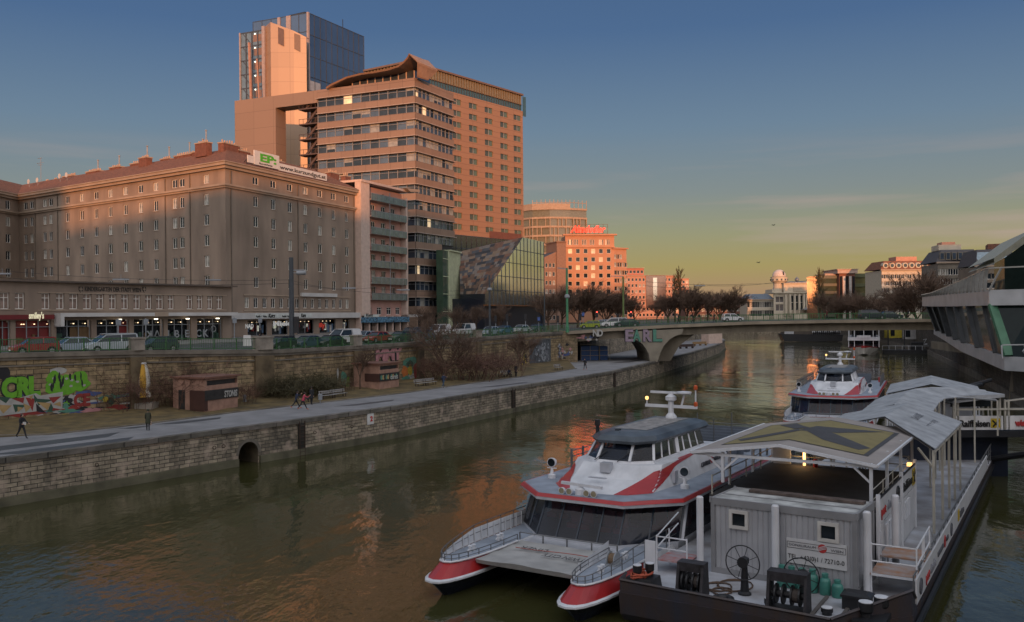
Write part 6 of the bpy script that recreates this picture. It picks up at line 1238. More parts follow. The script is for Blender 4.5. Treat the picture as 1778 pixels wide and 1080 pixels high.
    mb = MB(); mb.poly(rg_([(x + .1, y * .975) for x, y in O3], 3.205)[::-1]); mb.build('upper_deck', DECKG, t_)
    # sculpted cowl under the wheelhouse
    C0 = [(13, 2.75), (5.5, 2.75), (2.8, 2.5), (1.8, 1.7), (1.5, .7), (1.5, -.7), (1.8, -1.7), (2.8, -2.5), (5.5, -2.75), (13, -2.75)]
    C1 = [(13, 2.3), (6.4, 2.35), (4.6, 2.25), (3.8, 1.5), (3.65, .7), (3.65, -.7), (3.8, -1.5), (4.6, -2.25), (6.4, -2.35), (13, -2.3)]; Cm = [(a_[0] * .5 + b_[0] * .5 + (.25 if 1 < k < 8 else 0), (a_[1] + b_[1]) / 2 * (1.0 if k in (0, 1, 8, 9) else .99)) for k, (a_, b_) in enumerate(zip(C0, C1))]
    RZ = [rg_(C0, 3.2), rg_(Cm, 3.68), rg_(C1, 4.22)]
    mb = MB(); mb.loft(RZ); mb.build('cowl', HULLW, t_, smooth=False)
    def cp(i, q, v):   # point on the cowl surface: edge i..i+1 fraction q, height v
        seg_ = 0 if v < .5 else 1; vv = v * 2 - seg_; a_, b_ = lerp3(RZ[seg_][i], RZ[seg_][i+1], q), lerp3(RZ[seg_+1][i], RZ[seg_+1][i+1], q); p = lerp3(a_, b_, vv); cxm = 7; nx, ny = p[0] - 8, p[1]; l_ = math.hypot(nx * .5, ny); return (p[0] + nx * .5 / l_ * .025, p[1] + ny / l_ * .025, p[2] + .012)
    def cu_(u, v): i = min(8, max(0, int(u))); return cp(i, u - i, v)
    mb = MB()
    for side in (0, 1):
        S = (lambda u: u) if side == 0 else (lambda u: 9 - u)
        N_ = 16; lo = lambda v: 3.6 - 1.7 * v - .9 * max(0, v - .75) / .25; hi_ = lambda v: 1.75 - 1.55 * v ** 1.4 - .1
        hi_ = lambda v: 2.0 - .95 * v - .45 * max(0, v - .75) / .25
        for k in range(N_):
            v0, v1 = k / N_, (k + 1) / N_
            for j in range(8):
                q0, q1 = j / 8, (j + 1) / 8; u = lambda v, q: S(lo(v) + (hi_(v) - lo(v)) * q)
                mb.poly([cu_(u(v0, q0), v0), cu_(u(v0, q1), v0), cu_(u(v1, q1), v1), cu_(u(v1, q0), v1)])
        mb.tube([(13 - k * .8, (2.27 if side == 0 else -2.27), 4.2) for k in range(9)], .07, 5)
    mb.build('red_swoosh', RED, t_)
    LET = M('hull_lettering', (.05, .05, .06), .5)
    pr_ = math.asin(.45 / 1.05)
    tt = text('CENTRAL', .34, LET, t_, None, (8.7, -2.66, 3.5), width=1.35); text('DANUBE', .34, LET, t_, None, (10.45, -2.64, 3.55), width=1.35); mb = MB(); mb.lathe((10.25, -2.64, 3.68), [(.0, -.05), (.17, -.05), (.17, 0)], 12, 0, 'y'); mb.build('round_emblem', RED, t_)
    # wheelhouse
    W0_ = [(11.5, 1.8), (4.75, 1.75), (3.95, .85), (3.95, -.85), (4.75, -1.75), (11.5, -1.8)]; W1_ = [(11.5, 1.55), (5.3, 1.5), (4.6, .78), (4.6, -.78), (5.3, -1.5), (11.5, -1.55)]
    mb = MB(); mb.loft([rg_([(x - .05, y * 1.03) for x, y in W0_], 4.2), rg_(W0_, 4.34)]); mb.build('wheelhouse_base', HULLW, t_)
    a_, b_ = rg_(W0_, 4.34), rg_(W1_, 5.12); mb = MB(); mb.loft([a_, b_]); mb.build('wheelhouse_glass', CG2, t_)
    mb = MB()
    for i in range(1, 5): mb.bar(a_[i], b_[i], .12, .1)
    for i in (0, 4):
        for k in range(1, 7): q = k / 7; mb.bar(lerp3(a_[i], a_[i+1], q), lerp3(b_[i], b_[i+1], q), .3 if (k == 3) else .09, .06)
    mb.build('window_posts', HULLW, t_)
    mb = MB(); R0 = [(12.2, 1.7), (5.2, 1.65), (4.25, .95), (4.25, -.95), (5.2, -1.65), (12.2, -1.7)]
    mb.loft([rg_(R0, 5.1), rg_([(x - .05 if x < 8 else x + .05, y * 1.06) for x, y in R0], 5.24), rg_([(x + .25 if x < 8 else x, y * .96) for x, y in R0], 5.45), rg_([(x + .9 if x < 8 else x - .3, y * .7) for x, y in R0], 5.6)], 0); mb.build('wheelhouse_roof', ROOFD, t_)
    mb = MB(); mb.poly([(11.6, -.9, 5.615), (11.6, .9, 5.615), (5.9, .9, 5.615), (5.9, -.9, 5.615)]); mb.build('roof_panel', M('roof_light_panel', (.26, .25, .24), .6, var=.3, scale=3), t_)
    mb = MB(); mb.bar((6.2, .1, 5.45), (4.9, .1, 5.5), .1); mb.box(5.2, 5.5, .3, .5, 5.4, 5.65); mb.box(5.3, 5.5, 1.5, 1.6, 5.3, 5.75); mb.lathe((5.4, 1.55, 5.75), [(.14, 0), (.14, .3)], 8); mb.build('roof_fittings', BLACKM, t_)
    # mast
    mb = MB(); mx_ = 11.3; mb.lathe((mx_, 0, 5.6), [(.32, 0), (.3, .12), (.15, .3), (.15, .95)], 10); mb.bar((mx_, 1.5, 6.25), (mx_, -1.5, 6.25), .13, .16); mb.lathe((mx_, 0, 6.5), [(.12, 0), (.3, .1), (.3, .28), (.12, .42), (.1, .55)], 10); mb.bar((mx_, -.6, 6.3), (mx_ + .1, -.75, 6.95), .09); mb.lathe((mx_, -.75, 6.95), [(.1, 0), (.42, .05), (.42, .12), (.1, .16)], 14); mb.bar((mx_, -1.42, 6.2), (mx_, -1.42, 7.3), .06); mb.bar((mx_, 1.42, 6.2), (mx_, 1.42, 6.55), .05); mb.build('mast', HULLW, t_)
    mb = MB(); mb.bar((mx_ - .1, 1.15, 7.02), (mx_ + .1, -1.1, 6.98), .13, .12); mb.build('radar_bar', HULLW, t_)
    ORG = M('orange_lamp', (.55, .09, .02), .4); mb = MB()
    for q in ((mx_, -1.42, 7.2), (mx_, -1.42, 6.3)): mb.lathe(q, [(.09, 0), (.11, .05), (.11, .2), (.05, .26)], 8)
    mb.build('beacon', ORG, t_); mb = MB(); mb.lathe((mx_, 1.42, 6.55), [(.05, 0), (.1, .06), (.1, .16), (.04, .2)], 8); mb.build('mast_light', LAMP, t_)
    # roof-deck gear
    for y in (1, -1):
        s_ = thing('x', 'x x x x', 'x') if False else None
        mb = MB(); px_ = 4.6 if y < 0 else 3.9; yy = 3.35 * y; mb.lathe((px_, yy, 3.2), [(.2, 0), (.2, .18), (.1, .22), (.05, .5)], 12); mb.bar((px_, yy - .26, .2 + 3.5), (px_, yy + .26, 3.7), .05); mb.lathe((px_ + .2, yy, 3.98), [(.08, .1), (.2, -.05), (.24, -.2), (.24, -.26)], 16, 0, 'x'); o = mb.build('searchlight', HULLW, t_)
        mb = MB(); mb.lathe((px_ - .13, yy, 3.98), [(.0, .05), (.2, .05), (.2, .06)], 16, 0, 'x'); mb.build('lens', GLASS, o)
    mb = MB(); mb.lathe((1.0, .25, 3.2), [(.25, 0), (.22, .25), (.1, .33)], 10); mb.bar((1.0, 1.2, 3.66), (1.0, -.85, 3.6), .13); mb.build('deck_radar', HULLW, t_)
    for y in (1.0, .62, -.25, -.62):
        mb = MB(); mb.lathe((.62, y, 3.36), [(.08, .25), (.15, .1), (.16, -.02)], 12, 0, 'x'); mb.bar((.68, y, 3.2), (.68, y, 3.36), .05); o = mb.build('deck_lamp', HULLW, t_); mb = MB(); mb.lathe((.59, y, 3.36), [(0, 0), (.13, 0)], 12, 0, 'x'); mb.build('lens', M('lamp_lens', (.3, .27, .18), .2), o)
    mb = MB(); mb.box(3.0, 3.4, -.25, .25, 3.9, 4.35); mb.box(2.2, 2.35, -.45, .45, 3.75, 3.8); mb.box(4.9, 5.3, -2.75, -2.6, 3.35, 3.9); mb.build('vent_box', SILV, t_)
    for q in (-.25, .95): mb = MB(); mb.tube([(3.85, q, 4.3), (4.2, q - .5, 4.75)], .02, 4); mb.build('wiper', BLACKM, t_)
    # aft deck rails and masts
    mb = MB()
    for y in (3.9, -3.9):
        for z in (3.5, 3.8, 4.1): mb.tube([(7 if y > 0 else 13.4, y, z), (22.2, y, z)], .025, 4)
        x = 7 if y > 0 else 13.4
        while x < 22.3: mb.bar((x, y, 3.2), (x, y, 4.2), .05, .12); x += 1.3
    for z in (3.5, 3.8, 4.1): mb.tube([(22.2, -3.9, z), (22.2, 3.9, z)], .025, 4)
    for x, y in ((13.5, 1.2), (13.6, -.4), (14.2, -1.4), (15, 1.6), (17, .6), (18, -1.2)): mb.bar((x, y, 3.2), (x, y, 5.3), .05)
    mb.build('deck_rail', RAILS, t_)
    mb = MB()
    for k in range(6): mb.box(14 + k * 1.25, 14.6 + k * 1.25, -2.6, 2.6, 3.2, 3.65); mb.box(14.5 + k * 1.25, 14.6 + k * 1.25, -2.6, 2.6, 3.65, 4.1)
    mb.build('deck_seats', M('deck_seat', (.1, .12, .15), .6), t_)
    mb = MB(); mb.box(19.8, 20.2, -3.7, -3.4, 3.2, 3.75); mb.build('life_box', M('bright_red_box', (.4, .02, .02), .5), t_)
    return t_
cat1 = catamaran(BP, BTH, 'red and white twin-hulled liner nearest the camera, moored left of the barge')
c2p = xy(1441, 690, 86); c2 = dup(cat1, c2p + (0,), math.pi / 2 - rad(25), 'smaller-looking red and white twin-hulled liner moored farther up, beyond the canopies')
# ---- pontoon barge
KP_ = (3.9, 33.0); BDK = M('barge_deck', (.4, .43, .48), .6, var=.2, scale=.7, bump=.1, dirt=(.22, .21, .21)); BHULL = M('barge_hull', (.02, .022, .032), .5, var=.4, scale=1.5, streak=.3, dirt=(.045, .028, .02), bump=.2)
DZ = 1.2
bg_ = thing('landing_barge', 'long dark-hulled landing barge with pale blue deck, nearest vessel at the right', 'barge', KP_ + (0,), math.pi / 2 - BTH)
# local: x aft, y = -across
OUT = [(0, 0), (0, -7.5), (2.6, -9.6), (40.5, -9.6), (40.5, .3), (1.2, .3)]
mb = MB(); sl_ = [(x + (.7 if x < 3 else 0), y * .985 + (-.1 if y > -1 else .1)) for x, y in OUT]; mb.loft([[(x, y, -.6) for x, y in sl_], [(x, y, .3) for x, y in OUT], [(x - .1 if x < 1 else x, y * 1.003, 1.1) for x, y in OUT]][::-1]); mb.build('hull', BHULL, bg_)
mb = MB(); mb.poly([(x, y, DZ - .05) for x, y in OUT]); mb.build('deck', BDK, bg_)
mb = MB()
for a_, b_, h0, h1 in (((1.2, .3), (0, 0), .25, .35), ((0, 0), (0, -7.5), .35, .18), ((0, -7.5), (2.6, -9.6), .18, .75), ((2.6, -9.6), (3.6, -9.6), .75, .15)): mb.poly([a_ + (1.05,), b_ + (1.05,), b_ + (DZ + h1,), a_ + (DZ + h0,)]); mb.tube([a_ + (DZ + h0,), b_ + (DZ + h1,)], .06, 5)
mb.build('bulwark', BHULL, bg_)
mb = MB(); mb.bar((40, -9.68, .75), (2.4, -9.75, .75), .12, .2); mb.build('fender_rail', DARKM, bg_)
WPNL = M('banner_white', (.5, .51, .52), .5, var=.06)
mb = MB(); mb.box(3.3, 34, -9.66, -9.6, DZ + .1, DZ + .95); mb.build('side_banner', WPNL, bg_)
mb = MB(); mb.tube([(3.3, -9.55, DZ + 1.05), (39.5, -9.55, DZ + 1.05)], .035, 5)
for k in range(26): x = 3.3 + k * 1.45; mb.bar((x, -9.55, DZ), (x, -9.55, DZ + 1.05), .05)
mb.tube([(34, -9.55, DZ + .55), (39.5, -9.55, DZ + .55)], .025, 5); mb.build('side_rail', RAILS, bg_)
BNR = M('banner_dark_print', (.08, .085, .1), .6); BRD = M('banner_red_print', (.4, .03, .03), .6); BGR = M('banner_grey_print', (.22, .23, .26), .6); BYL = M('banner_yellow', (.5, .36, .02), .6)
mb = MB()
for x in (4.1, 13.6): mb.torus((x, -9.68, DZ + .52), .27, .03, 18, 4, 0, 'y'); mb.torus((x, -9.68, DZ + .52), .14, .03, 12, 4, 0, 'y')
mb.lathe((11.2, -9.69, DZ + .52), [(0, 0), (.26, 0), (.26, .02)], 14, 1, 'y'); mb.box(16.4, 16.9, -9.69, -9.665, DZ + .3, DZ + .8, 3)
mb.build('banner_marks', [BNR, BRD, BGR, BYL], bg_)
# facing outward to the right: reading direction runs aft
text('port', .5, BRD, bg_, None, (5.4, -9.69, DZ + .3), name='lettering'); text('danube', .5, BGR, bg_, None, (6.6, -9.69, DZ + .3), name='lettering'); text('DONAURAUM', .26, BNR, bg_, None, (8.8, -9.69, DZ + .42), name='lettering'); text('WIEN', .26, BNR, bg_, None, (11.6, -9.69, DZ + .42), name='lettering'); text('Raiffeisen', .45, BNR, bg_, None, (17.2, -9.69, DZ + .32), name='lettering')
# stern-to-bow rubbing, deck seams
mb = MB()
for x0, x1, y in ((1.2, 3.8, -7.7), (.6, 3.0, -6.8)): mb.box(x0, x1, y, y + .12, DZ - .04, DZ + .02)
mb.build('deck_strips', M('deck_strip', (.1, .09, .085), .7), bg_)
def L2W(x, y): s, c = sc2(BTH); return (KP_[0] + s * x - c * y, KP_[1] + c * x + s * y)
def on_barge(name, label, cat, x, y, z=DZ - .05, rot=0, group=None): return thing(name, label, cat, L2W(x, y) + (z,), math.pi / 2 - BTH + rot, group)
# container
ct = on_barge('office_container', 'grey corrugated office container with two small windows and a phone-number sign', 'container', 3.95, -2.1, rot=-.06)
CORR = M('container_grey', (.33, .34, .36), .5, var=.08, scale=1); CFR = M('container_frame', (.22, .225, .235), .5, var=.12, scale=1)
Wc, Dc, Hc = 5.55, 2.55, 2.95
mb = MB(); n = 26     # ribbed front
for face in range(3):
    Lf = Wc if face == 0 else Dc; n = int(Lf / .21)
    for k in range(n):
        y0, y1 = -Lf * k / n, -Lf * (k + 1) / n; d_ = .03; ym = (y0 * .35 + y1 * .65)
        for a_, b_, da, db in ((y0, ym, 0, 0), (ym, (ym + y1) / 2, 0, d_), ((ym + y1) / 2, y1, d_, 0)):
            if face == 0: q = [(da + .05, a_, .2), (db + .05, b_, .2), (db + .05, b_, Hc - .25), (da + .05, a_, Hc - .25)]
            elif face == 1: q = [(-a_ , -.05 - da, .2), (-b_, -.05 - db, .2), (-b_, -.05 - db, Hc - .25), (-a_, -.05 - da, Hc - .25)]
            else: q = [(-a_, -Wc + .05 + da, .2), (-b_, -Wc + .05 + db, .2), (-b_, -Wc + .05 + db, Hc - .25), (-a_, -Wc + .05 + da, Hc - .25)]
            mb.poly(q)
mb.build('walls', CORR, ct)
mb = MB()
for x in (0, Dc - .16):
    for y in (-.16, -Wc): mb.box(x, x + .16, y, y + .16, .002, Hc)
for z0, z1 in ((0, .22), (Hc - .28, Hc)): mb.box(-.003, .1, -Wc + .003, -.003, z0, z1 - .003); mb.box(Dc - .1, Dc + .003, -Wc + .003, -.003, z0, z1 - .003); mb.box(.003, Dc - .003, -.1, .003, z0 + .002, z1 - .005); mb.box(.003, Dc - .003, -Wc - .003, -Wc + .1, z0 + .002, z1 - .005)
for x in (0, Dc):
    for y in (0, -Wc): mb.box(x - .03, x + .03, y - .04, y + .04, Hc - .2, Hc + .03)
mb.build('frame', CFR, ct)
mb = MB(); mb.box(.09, Dc - .09, -Wc + .09, -.09, Hc - .06, Hc - .02, 0); mb.box(1.75, 2.15, -Wc + .2, -.9, Hc + .0, Hc + .1, 1); mb.box(.95, 1.0, -Wc + .1, -.1, Hc - .02, Hc + .01, 2); mb.build('roof', [M('container_roof', (.42, .43, .42), .7, var=.3, scale=1.5), M('rusty_beam', (.1, .075, .065), .8, var=.3, scale=3), CFR], ct)
for yc, zc in ((-1.15, 2.2), (-4.55, 2.17)):
    mb = MB(); 
    for a_, b_, c_, d_ in ((-.38, .38, -.36, -.24), (-.38, .38, .24, .36), (-.38, -.26, -.24, .24), (.26, .38, -.24, .24)): mb.box(-.06, .06, yc + a_, yc + b_, zc + c_, zc + d_)
    w_ = mb.build('window', M('pvc_frame', (.5, .49, .46), .5), ct); mb = MB(); mb.box(.02, .04, yc - .26, yc + .26, zc - .24, zc + .24); mb.build('pane', GLASS, w_)
sb = MB(); y0, y1 = -3.02, -5.2; sb.box(-.03, .03, y1, y0, .86, 1.78); sbo = sb.build('sign_board', WPNL, ct)
def ctext(s, size, mat, y, z, width=None, bold=0, dx=-.05, **k): return text(s, size, mat, sbo, None, (dx, y, z), rot=-math.pi / 2, width=width, bold=bold, ext=.004, **k)
ctext('TEL. +43(0)1 / 72710-0', .24, BLK, y0 - .05, 1.04, 2.05); ctext('DONAURAUM', .13, M('sign_dark_grey', (.07, .07, .08), .5), y0 - .08, 1.51, 1.0); ctext('WIEN', .13, M('sign_dark_grey'), y0 - 1.62, 1.49, .45)
mb = MB(); mb.lathe((-.05, y0 - 1.32, 1.55), [(0, 0), (.16, 0), (.16, .02)], 18, 0, 'x')
for k in (-1, 0, 1): mb.tube([(-.058, y0 - 1.32 + q, 1.55 + .05 * k - q * .4 + .02 * math.cos(q * 8)) for q in (-.15, -.07, 0, .07, .15)], .012, 4, 1)
mb.bar((-.04, y0 - .03, 1.66), (-.04, y1 + .03, 1.66), .012, m=2); mb.bar((-.04, y0 - .03, 1.44), (-.04, y1 + .03, 1.44), .012, m=2); mb.bar((-.04, y0 - .03, 1.44), (-.04, y0 - .03, 1.66), .012, m=2); mb.bar((-.04, y1 + .03, 1.44), (-.04, y1 + .03, 1.66), .012, m=2); mb.build('emblem', [BRD, WPNL, BLK], sbo)
# mooring posts
for i, (x, y, lb) in enumerate(((3.7, -1.75, 'tall white mooring post at the left corner of the grey container'), (3.55, -4.75, 'tall white mooring post before the middle of the grey container'), (4.1, -7.9, 'tall white mooring post at the right corner of the grey container'), (7.7, -8.3, 'tall white mooring post behind the right side of the container'))):
    mb = MB(); mb.lathe((0, 0, 0), [(.14, 0), (.14, 2.9), (.1, 2.95), (.02, 2.96)], 14); o = mb.build('mooring_post', HULLW); o.location = L2W(x, y) + (DZ,); tag(o, lb, 'post', 'white mooring posts on the barge')
# handwheels
for x, y, zc, r_, lb in ((1.85, -4.1, 1.2, .62, 'large spoked handwheel on a black stand, left of the gas bottles'), (2.15, -6.1, .95, .62, 'large spoked handwheel half hidden behind the right winch')):
    t_ = on_barge('handwheel', lb, 'handwheel', x, y, group='handwheels on the barge deck'); mb = MB(); mb.torus((-.22, 0, zc), r_, .022, 28, 5, 0, 'x')
    for k in range(8): a_ = math.pi * k / 4 + .3; mb.bar((-.22, 0, zc), (-.22, r_ * math.cos(a_), zc + r_ * math.sin(a_)), .02)
    mb.lathe((-.22, 0, zc), [(.2, -.04), (.2, .04)], 14, 0, 'x'); mb.build('wheel', BLACKM, t_)
    mb = MB(); mb.lathe((0, 0, 0), [(.24, 0), (.24, .06), (.16, .12), (.1, zc - .1), (.16, zc - .05), (.17, zc + .12), (.05, zc + .18)], 12); mb.build('stand', BLACKM, t_)
for x, y, w_, h_, lb in ((.8, -2.5, 1.0, 1.2, 'narrow black mooring winch at the left of the barge bow'), (.8, -5.95, 1.35, 1.35, 'wide black mooring winch before the gas bottles')):
    t_ = on_barge('winch', lb, 'winch', x, y, rot=.02, group='winches on the barge bow'); mb = MB()
    for q in (-w_/2, w_/2 - .1):
        mb.prism([(-.5, q), (.4, q), (.4, q + .1), (-.5, q + .1)], 0, .02); mb.loft([[(-.45, q, 0), (.42, q, 0), (.42, q + .1, 0), (-.45, q + .1, 0)], [(-.18, q, h_), (.3, q, h_), (.3, q + .1, h_), (-.18, q + .1, h_)]])
    mb.box(-.2, .32, -w_/2 + .002, w_/2 - .002, h_ - .32, h_ - .002); mb.box(-.44, .4, -w_/2 + .1, w_/2 - .1, 0, .1); mb.build('housing', M('winch_paint', (.022, .02, .024), .6, var=.5, scale=4, bump=.3), t_)
    mb = MB(); mb.lathe((0, 0, h_ * .42), [(.12, -w_/2 + .1), (.12, w_/2 - .1)], 12, 0, 'y')
    for q in (-.3, -.1, .12, .3): mb.lathe((0, q * w_, h_ * .42), [(.34, -.03), (.34, .03)], 16, 0, 'y')
    mb.build('drum', BLACKM, t_); mb = MB(); mb.lathe((0, -.2 * w_, h_ * .42), [(.24, -.08 * w_), (.24, .08 * w_)], 12, 0, 'y'); mb.build('rope', M('worn_rope', (.06, .05, .045), .9), t_)
def bollard(x, y, r_, h_, lb, z=DZ - .05):
    t_ = on_barge('bollard', lb, 'bollard', x, y, z, group='bollards on the barge bow'); mb = MB(); mb.lathe((0, 0, 0), [(r_ * .8, 0), (r_ * .8, h_ * .3), (r_, h_ * .45), (r_, h_)], 16); mb.build('drum', BLACKM, t_); mb = MB(); mb.lathe((0, 0, h_), [(r_ * .93, 0), (r_ * .93, .02), (.01, .03)], 16); mb.build('cap', HULLW, t_)
t_ = on_barge('mooring_block', 'black welded box carrying two bollards at the left bow of the barge', 'box', .55, -.7, group=None); mb = MB(); mb.loft([[(-.5, -.55, 0), (.5, -.55, 0), (.5, .55, 0), (-.5, .55, 0)], [(-.4, -.5, .5), (.4, -.5, .5), (.4, .5, .5), (-.4, .5, .5)]]); mb.build('box', BLACKM, t_)
bollard(.35, -.55, .17, .42, 'front bollard of the pair wrapped in orange rope', DZ + .45); bollard(.8, -.85, .17, .42, 'rear bollard of the pair wrapped in orange rope', DZ + .45)
mb = MB(); mb.tube([(.35 + .22 * math.cos(a_ * .35) * (1 + .6 * (a_ % 9 > 4)), -.6 + .26 * math.sin(a_ * .35), .5 + .012 * a_ % .15) for a_ in range(40)], .045, 5); mb.tube([(.57 + .42 * math.cos(a_ * .3), -.68 + .34 * math.sin(a_ * .3), .62) for a_ in range(22)], .045, 5); o = mb.build('mooring_rope', M('orange_rope', (.34, .07, .035), .8)); o.location = L2W(0, 0) + (DZ - .05,); o.rotation_euler = (0, 0, math.pi / 2 - BTH); tag(o, 'orange mooring rope wound round the paired bollards', 'rope')
bollard(.85, -5.25, .15, .32, 'small white-capped bollard left of the wide winch'); bollard(1.1, -7.15, .2, .24, 'low white-capped bollard between the wide winch and the hatch box'); bollard(1.05, -8.4, .24, .5, 'front bollard of the pair at the right bow', DZ + .1); bollard(1.85, -8.75, .24, .5, 'rear bollard of the pair at the right bow', DZ + .1)
t_ = on_barge('mooring_block', 'flat black plate under the right pair of bollards', 'box', 1.5, -8.55); mb = MB(); mb.box(-1.0, .9, -.5, .5, 0, .16); mb.build('box', BLACKM, t_)
t_ = on_barge('hatch_box', 'dark covered hatch box behind the right bollards', 'box', 2.3, -7.9); mb = MB(); mb.box(-.32, .32, -.45, .45, 0, .42); mb.build('box', BLACKM, t_); mb = MB(); mb.loft([[(-.37, -.5, .42), (.37, -.5, .42), (.37, .5, .42), (-.37, .5, .42)], [(-.37, -.5, .5), (.37, -.5, .5), (.37, .5, .5), (-.37, .5, .5)], [(-.22, -.35, .58), (.22, -.35, .58), (.22, .35, .58), (-.22, .35, .58)]]); mb.build('lid', BLACKM, t_)
t_ = on_barge('fender_tyre', 'black tyre lying flat on the barge bow', 'tyre', .5, -3.75); mb = MB(); mb.torus((0, 0, .12), .28, .13, 18, 8); mb.build('tyre', BLACKM, t_, smooth=True)
GAS = M('gas_bottle_green', (.05, .2, .165), .4, var=.12, scale=3); gproto = None
for k, (x, y, h_, lb) in enumerate(((3.5, -5.0, 1, 'leftmost green gas bottle, beside the middle post'), (3.5, -5.35, 1, 'second green gas bottle, right of the middle post'), (3.42, -5.75, 1, 'green gas bottle behind the right winch handwheel'), (3.35, -6.15, 1.05, 'tall green gas bottle, third from the right end of the row'), (3.3, -6.6, .95, 'green gas bottle second from the right end of the row'), (3.2, -7.05, .78, 'shortest green gas bottle at the right end of the row'))):
    if gproto is None:
        gproto = on_barge('gas_bottle', lb, 'gas bottle', x, y, group='green gas bottles before the container'); mb = MB(); mb.lathe((0, 0, 0), [(.19, 0), (.2, .04), (.2, .5), (.16, .6), (.07, .66)], 14); mb.build('body', GAS, gproto, smooth=True); mb = MB(); mb.lathe((0, 0, .62), [(.11, 0), (.12, .1), (.12, .18)], 10); mb.bar((0, 0, 0), (0, 0, .01), .01); mb.build('collar', GAS, gproto)
    else: dup(gproto, L2W(x, y) + (DZ - .05,), k * 1.1, lb, (1, 1, h_))
mb = MB()
for (cx, cy, r_, n_) in ((2.1, -3.0, .55, 26), (2.6, -3.5, .7, 22), (1.7, -3.3, .4, 20)): mb.tube([(cx + r_ * math.cos(a_ * .4) * (1 + .15 * math.sin(a_)), cy + r_ * .9 * math.sin(a_ * .4), .04) for a_ in range(n_)], .03, 4)
o = mb.build('chain', M('rusty_chain', (.09, .055, .035), .8)); o.location = L2W(0, 0) + (DZ - .05,); o.rotation_euler = (0, 0, math.pi / 2 - BTH); tag(o, 'rusty chain looped on deck between the winches', 'chain')
# walkway steps right of the container and left gangplank
t_ = on_barge('landing_steps', 'rust-worn raised landing with white railings between container and banner', 'steps', 4.9, -8.75); RST = M('rusty_plate', (.24, .1, .03), .8, var=.35, scale=2, dirt=(.3, .3, .31))
mb = MB(); mb.box(-.9, .7, -.85, .75, .75, .82); mb.box(1.0, 2.6, -.85, .75, .95, 1.02); mb.build('plate', RST, t_)
mb = MB()
for x in (-.85, .65, 1.05, 2.55):
    for y in (-.8, .7): mb.bar((x, y, 0), (x, y, 1.9), .05)
for z in (1.25, 1.85): mb.tube([(-.85, .7, z), (-.85, -.8, z), (2.55, -.8, z + .1), (3.8, -.8, z - .7)], .03, 5)
mb.bar((-.9, -.8, .78), (-.9, .7, .78), .08); mb.build('rail', HULLW, t_)
t_ = on_barge('landing_steps', 'white railed step with red worn tread left of the container, by the liner', 'steps', 3.6, -.75); mb = MB(); mb.box(-.7, .6, -.75, .5, .45, .52); mb.build('plate', M('red_worn_tread', (.3, .09, .08), .7, var=.3, scale=3, dirt=(.3, .31, .33)), t_)
mb = MB()
for x in (-.7, .6):
    for y in (-.75, .5): mb.bar((x, y, 0), (x, y, 1.45), .05)
for z in (.95, 1.4): mb.tube([(-.7, -.75, z), (-.7, .5, z), (1.6, .5, z + .5)], .03, 5)
mb.box(-.72, -.68, .55, 1.0, 0, 1.2); mb.build('rail', HULLW, t_)
# deckhouse with flat black roof under the first canopy
dh = on_barge('deckhouse', 'low deckhouse with flat black roof and white banner panels under the striped canopy', 'cabin', 7.4, 0)
mb = MB(); mb.box(0, 9.6, -7.55, -.9, 0, 2.25); mb.build('walls', M('deckhouse_wall', (.27, .275, .28), .6, var=.1), dh); mb = MB(); mb.box(-.05, 9.7, -7.6, -.85, 2.25, 2.35); mb.build('roof', M('roof_felt', (.045, .042, .04), .85, var=.2, scale=1), dh)
mb = MB(); mb.box(-1.0, 4.4, -7.9, -7.82, 2.0, 2.95); mb.box(4.55, 8.4, -7.9, -7.82, 2.0, 2.95); mb.box(-1.0, 8.4, -7.9, -7.84, .05, 1.95); mb.build('banner_panel', WPNL, dh)
mb = MB()
for x in (-1.05, 4.47, 8.45): mb.bar((x, -7.9, -.0), (x, -7.9, 3.2), .14)
mb.bar((-1, -7.9, 3.0), (8.4, -7.9, 3.0), .06, m=1)
for x in (.4, 5.2): 
    for q in (0, .75): mb.box(x + q, x + q + .6, -7.96, -7.9, 1.0, 1.75)
mb.build('panel_frames', [HULLW, BLACKM], dh)
text('port', .55, BRD, dh, None, (-.5, -7.93, 2.25)); text('danube', .55, BGR, dh, None, (.9, -7.93, 2.25), width=1.4); text('Raiffeisen', .6, BLK, dh, None, (4.8, -7.93, 2.25), width=2.6)
def gable_cross(par, x, y, z, s_, n='gable_cross'):
    mb = MB(); mb.box(x, x + s_, y - .02, y, z, z + s_, 0)
    for a_, b_ in (((.18, .15), (.82, .78)), ((.82, .15), (.18, .78))): mb.bar((x + a_[0] * s_, y - .03, z + a_[1] * s_), (x + b_[0] * s_, y - .03, z + b_[1] * s_), .03, s_ * .13, 1)
    for a_, b_ in (((.1, .62), (.25, .85)), ((.9, .62), (.75, .85))): mb.bar((x + a_[0] * s_, y - .03, z + a_[1] * s_), (x + b_[0] * s_, y - .03, z + b_[1] * s_), .03, s_ * .11, 1)
    return mb.build(n, [BYL, BLK], par)
gable_cross(dh, 7.55, -7.92, 2.1, .75)
mb = MB(); mb.torus((3.4, -7.93, 2.48), .3, .035, 18, 4, 0, 'y'); mb.torus((3.4, -7.93, 2.48), .16, .03, 12, 4, 0, 'y'); mb.build('round_emblem', BLK, dh)
mb = MB(); POSTY = M('post_cream', (.42, .4, .34), .5)
for x in (0, 2.4, 4.8, 7.2, 9.5):
    for y in (-.95, -7.5): mb.bar((x, y, 2.3), (x, y, 3.2), .05)
for z in (2.75, 3.15):
    for y in (-.95, -7.5): mb.tube([(0, y, z), (9.5, y, z)], .025, 4)
    mb.tube([(9.5, -.95, z), (9.5, -7.5, z)], .025, 4)
for y in (-2.5, -4, -5.5): mb.bar((9.5, y, 2.3), (9.5, y, 3.2), .05)
mb.build('roof_rail', POSTY, dh)
mb = MB()
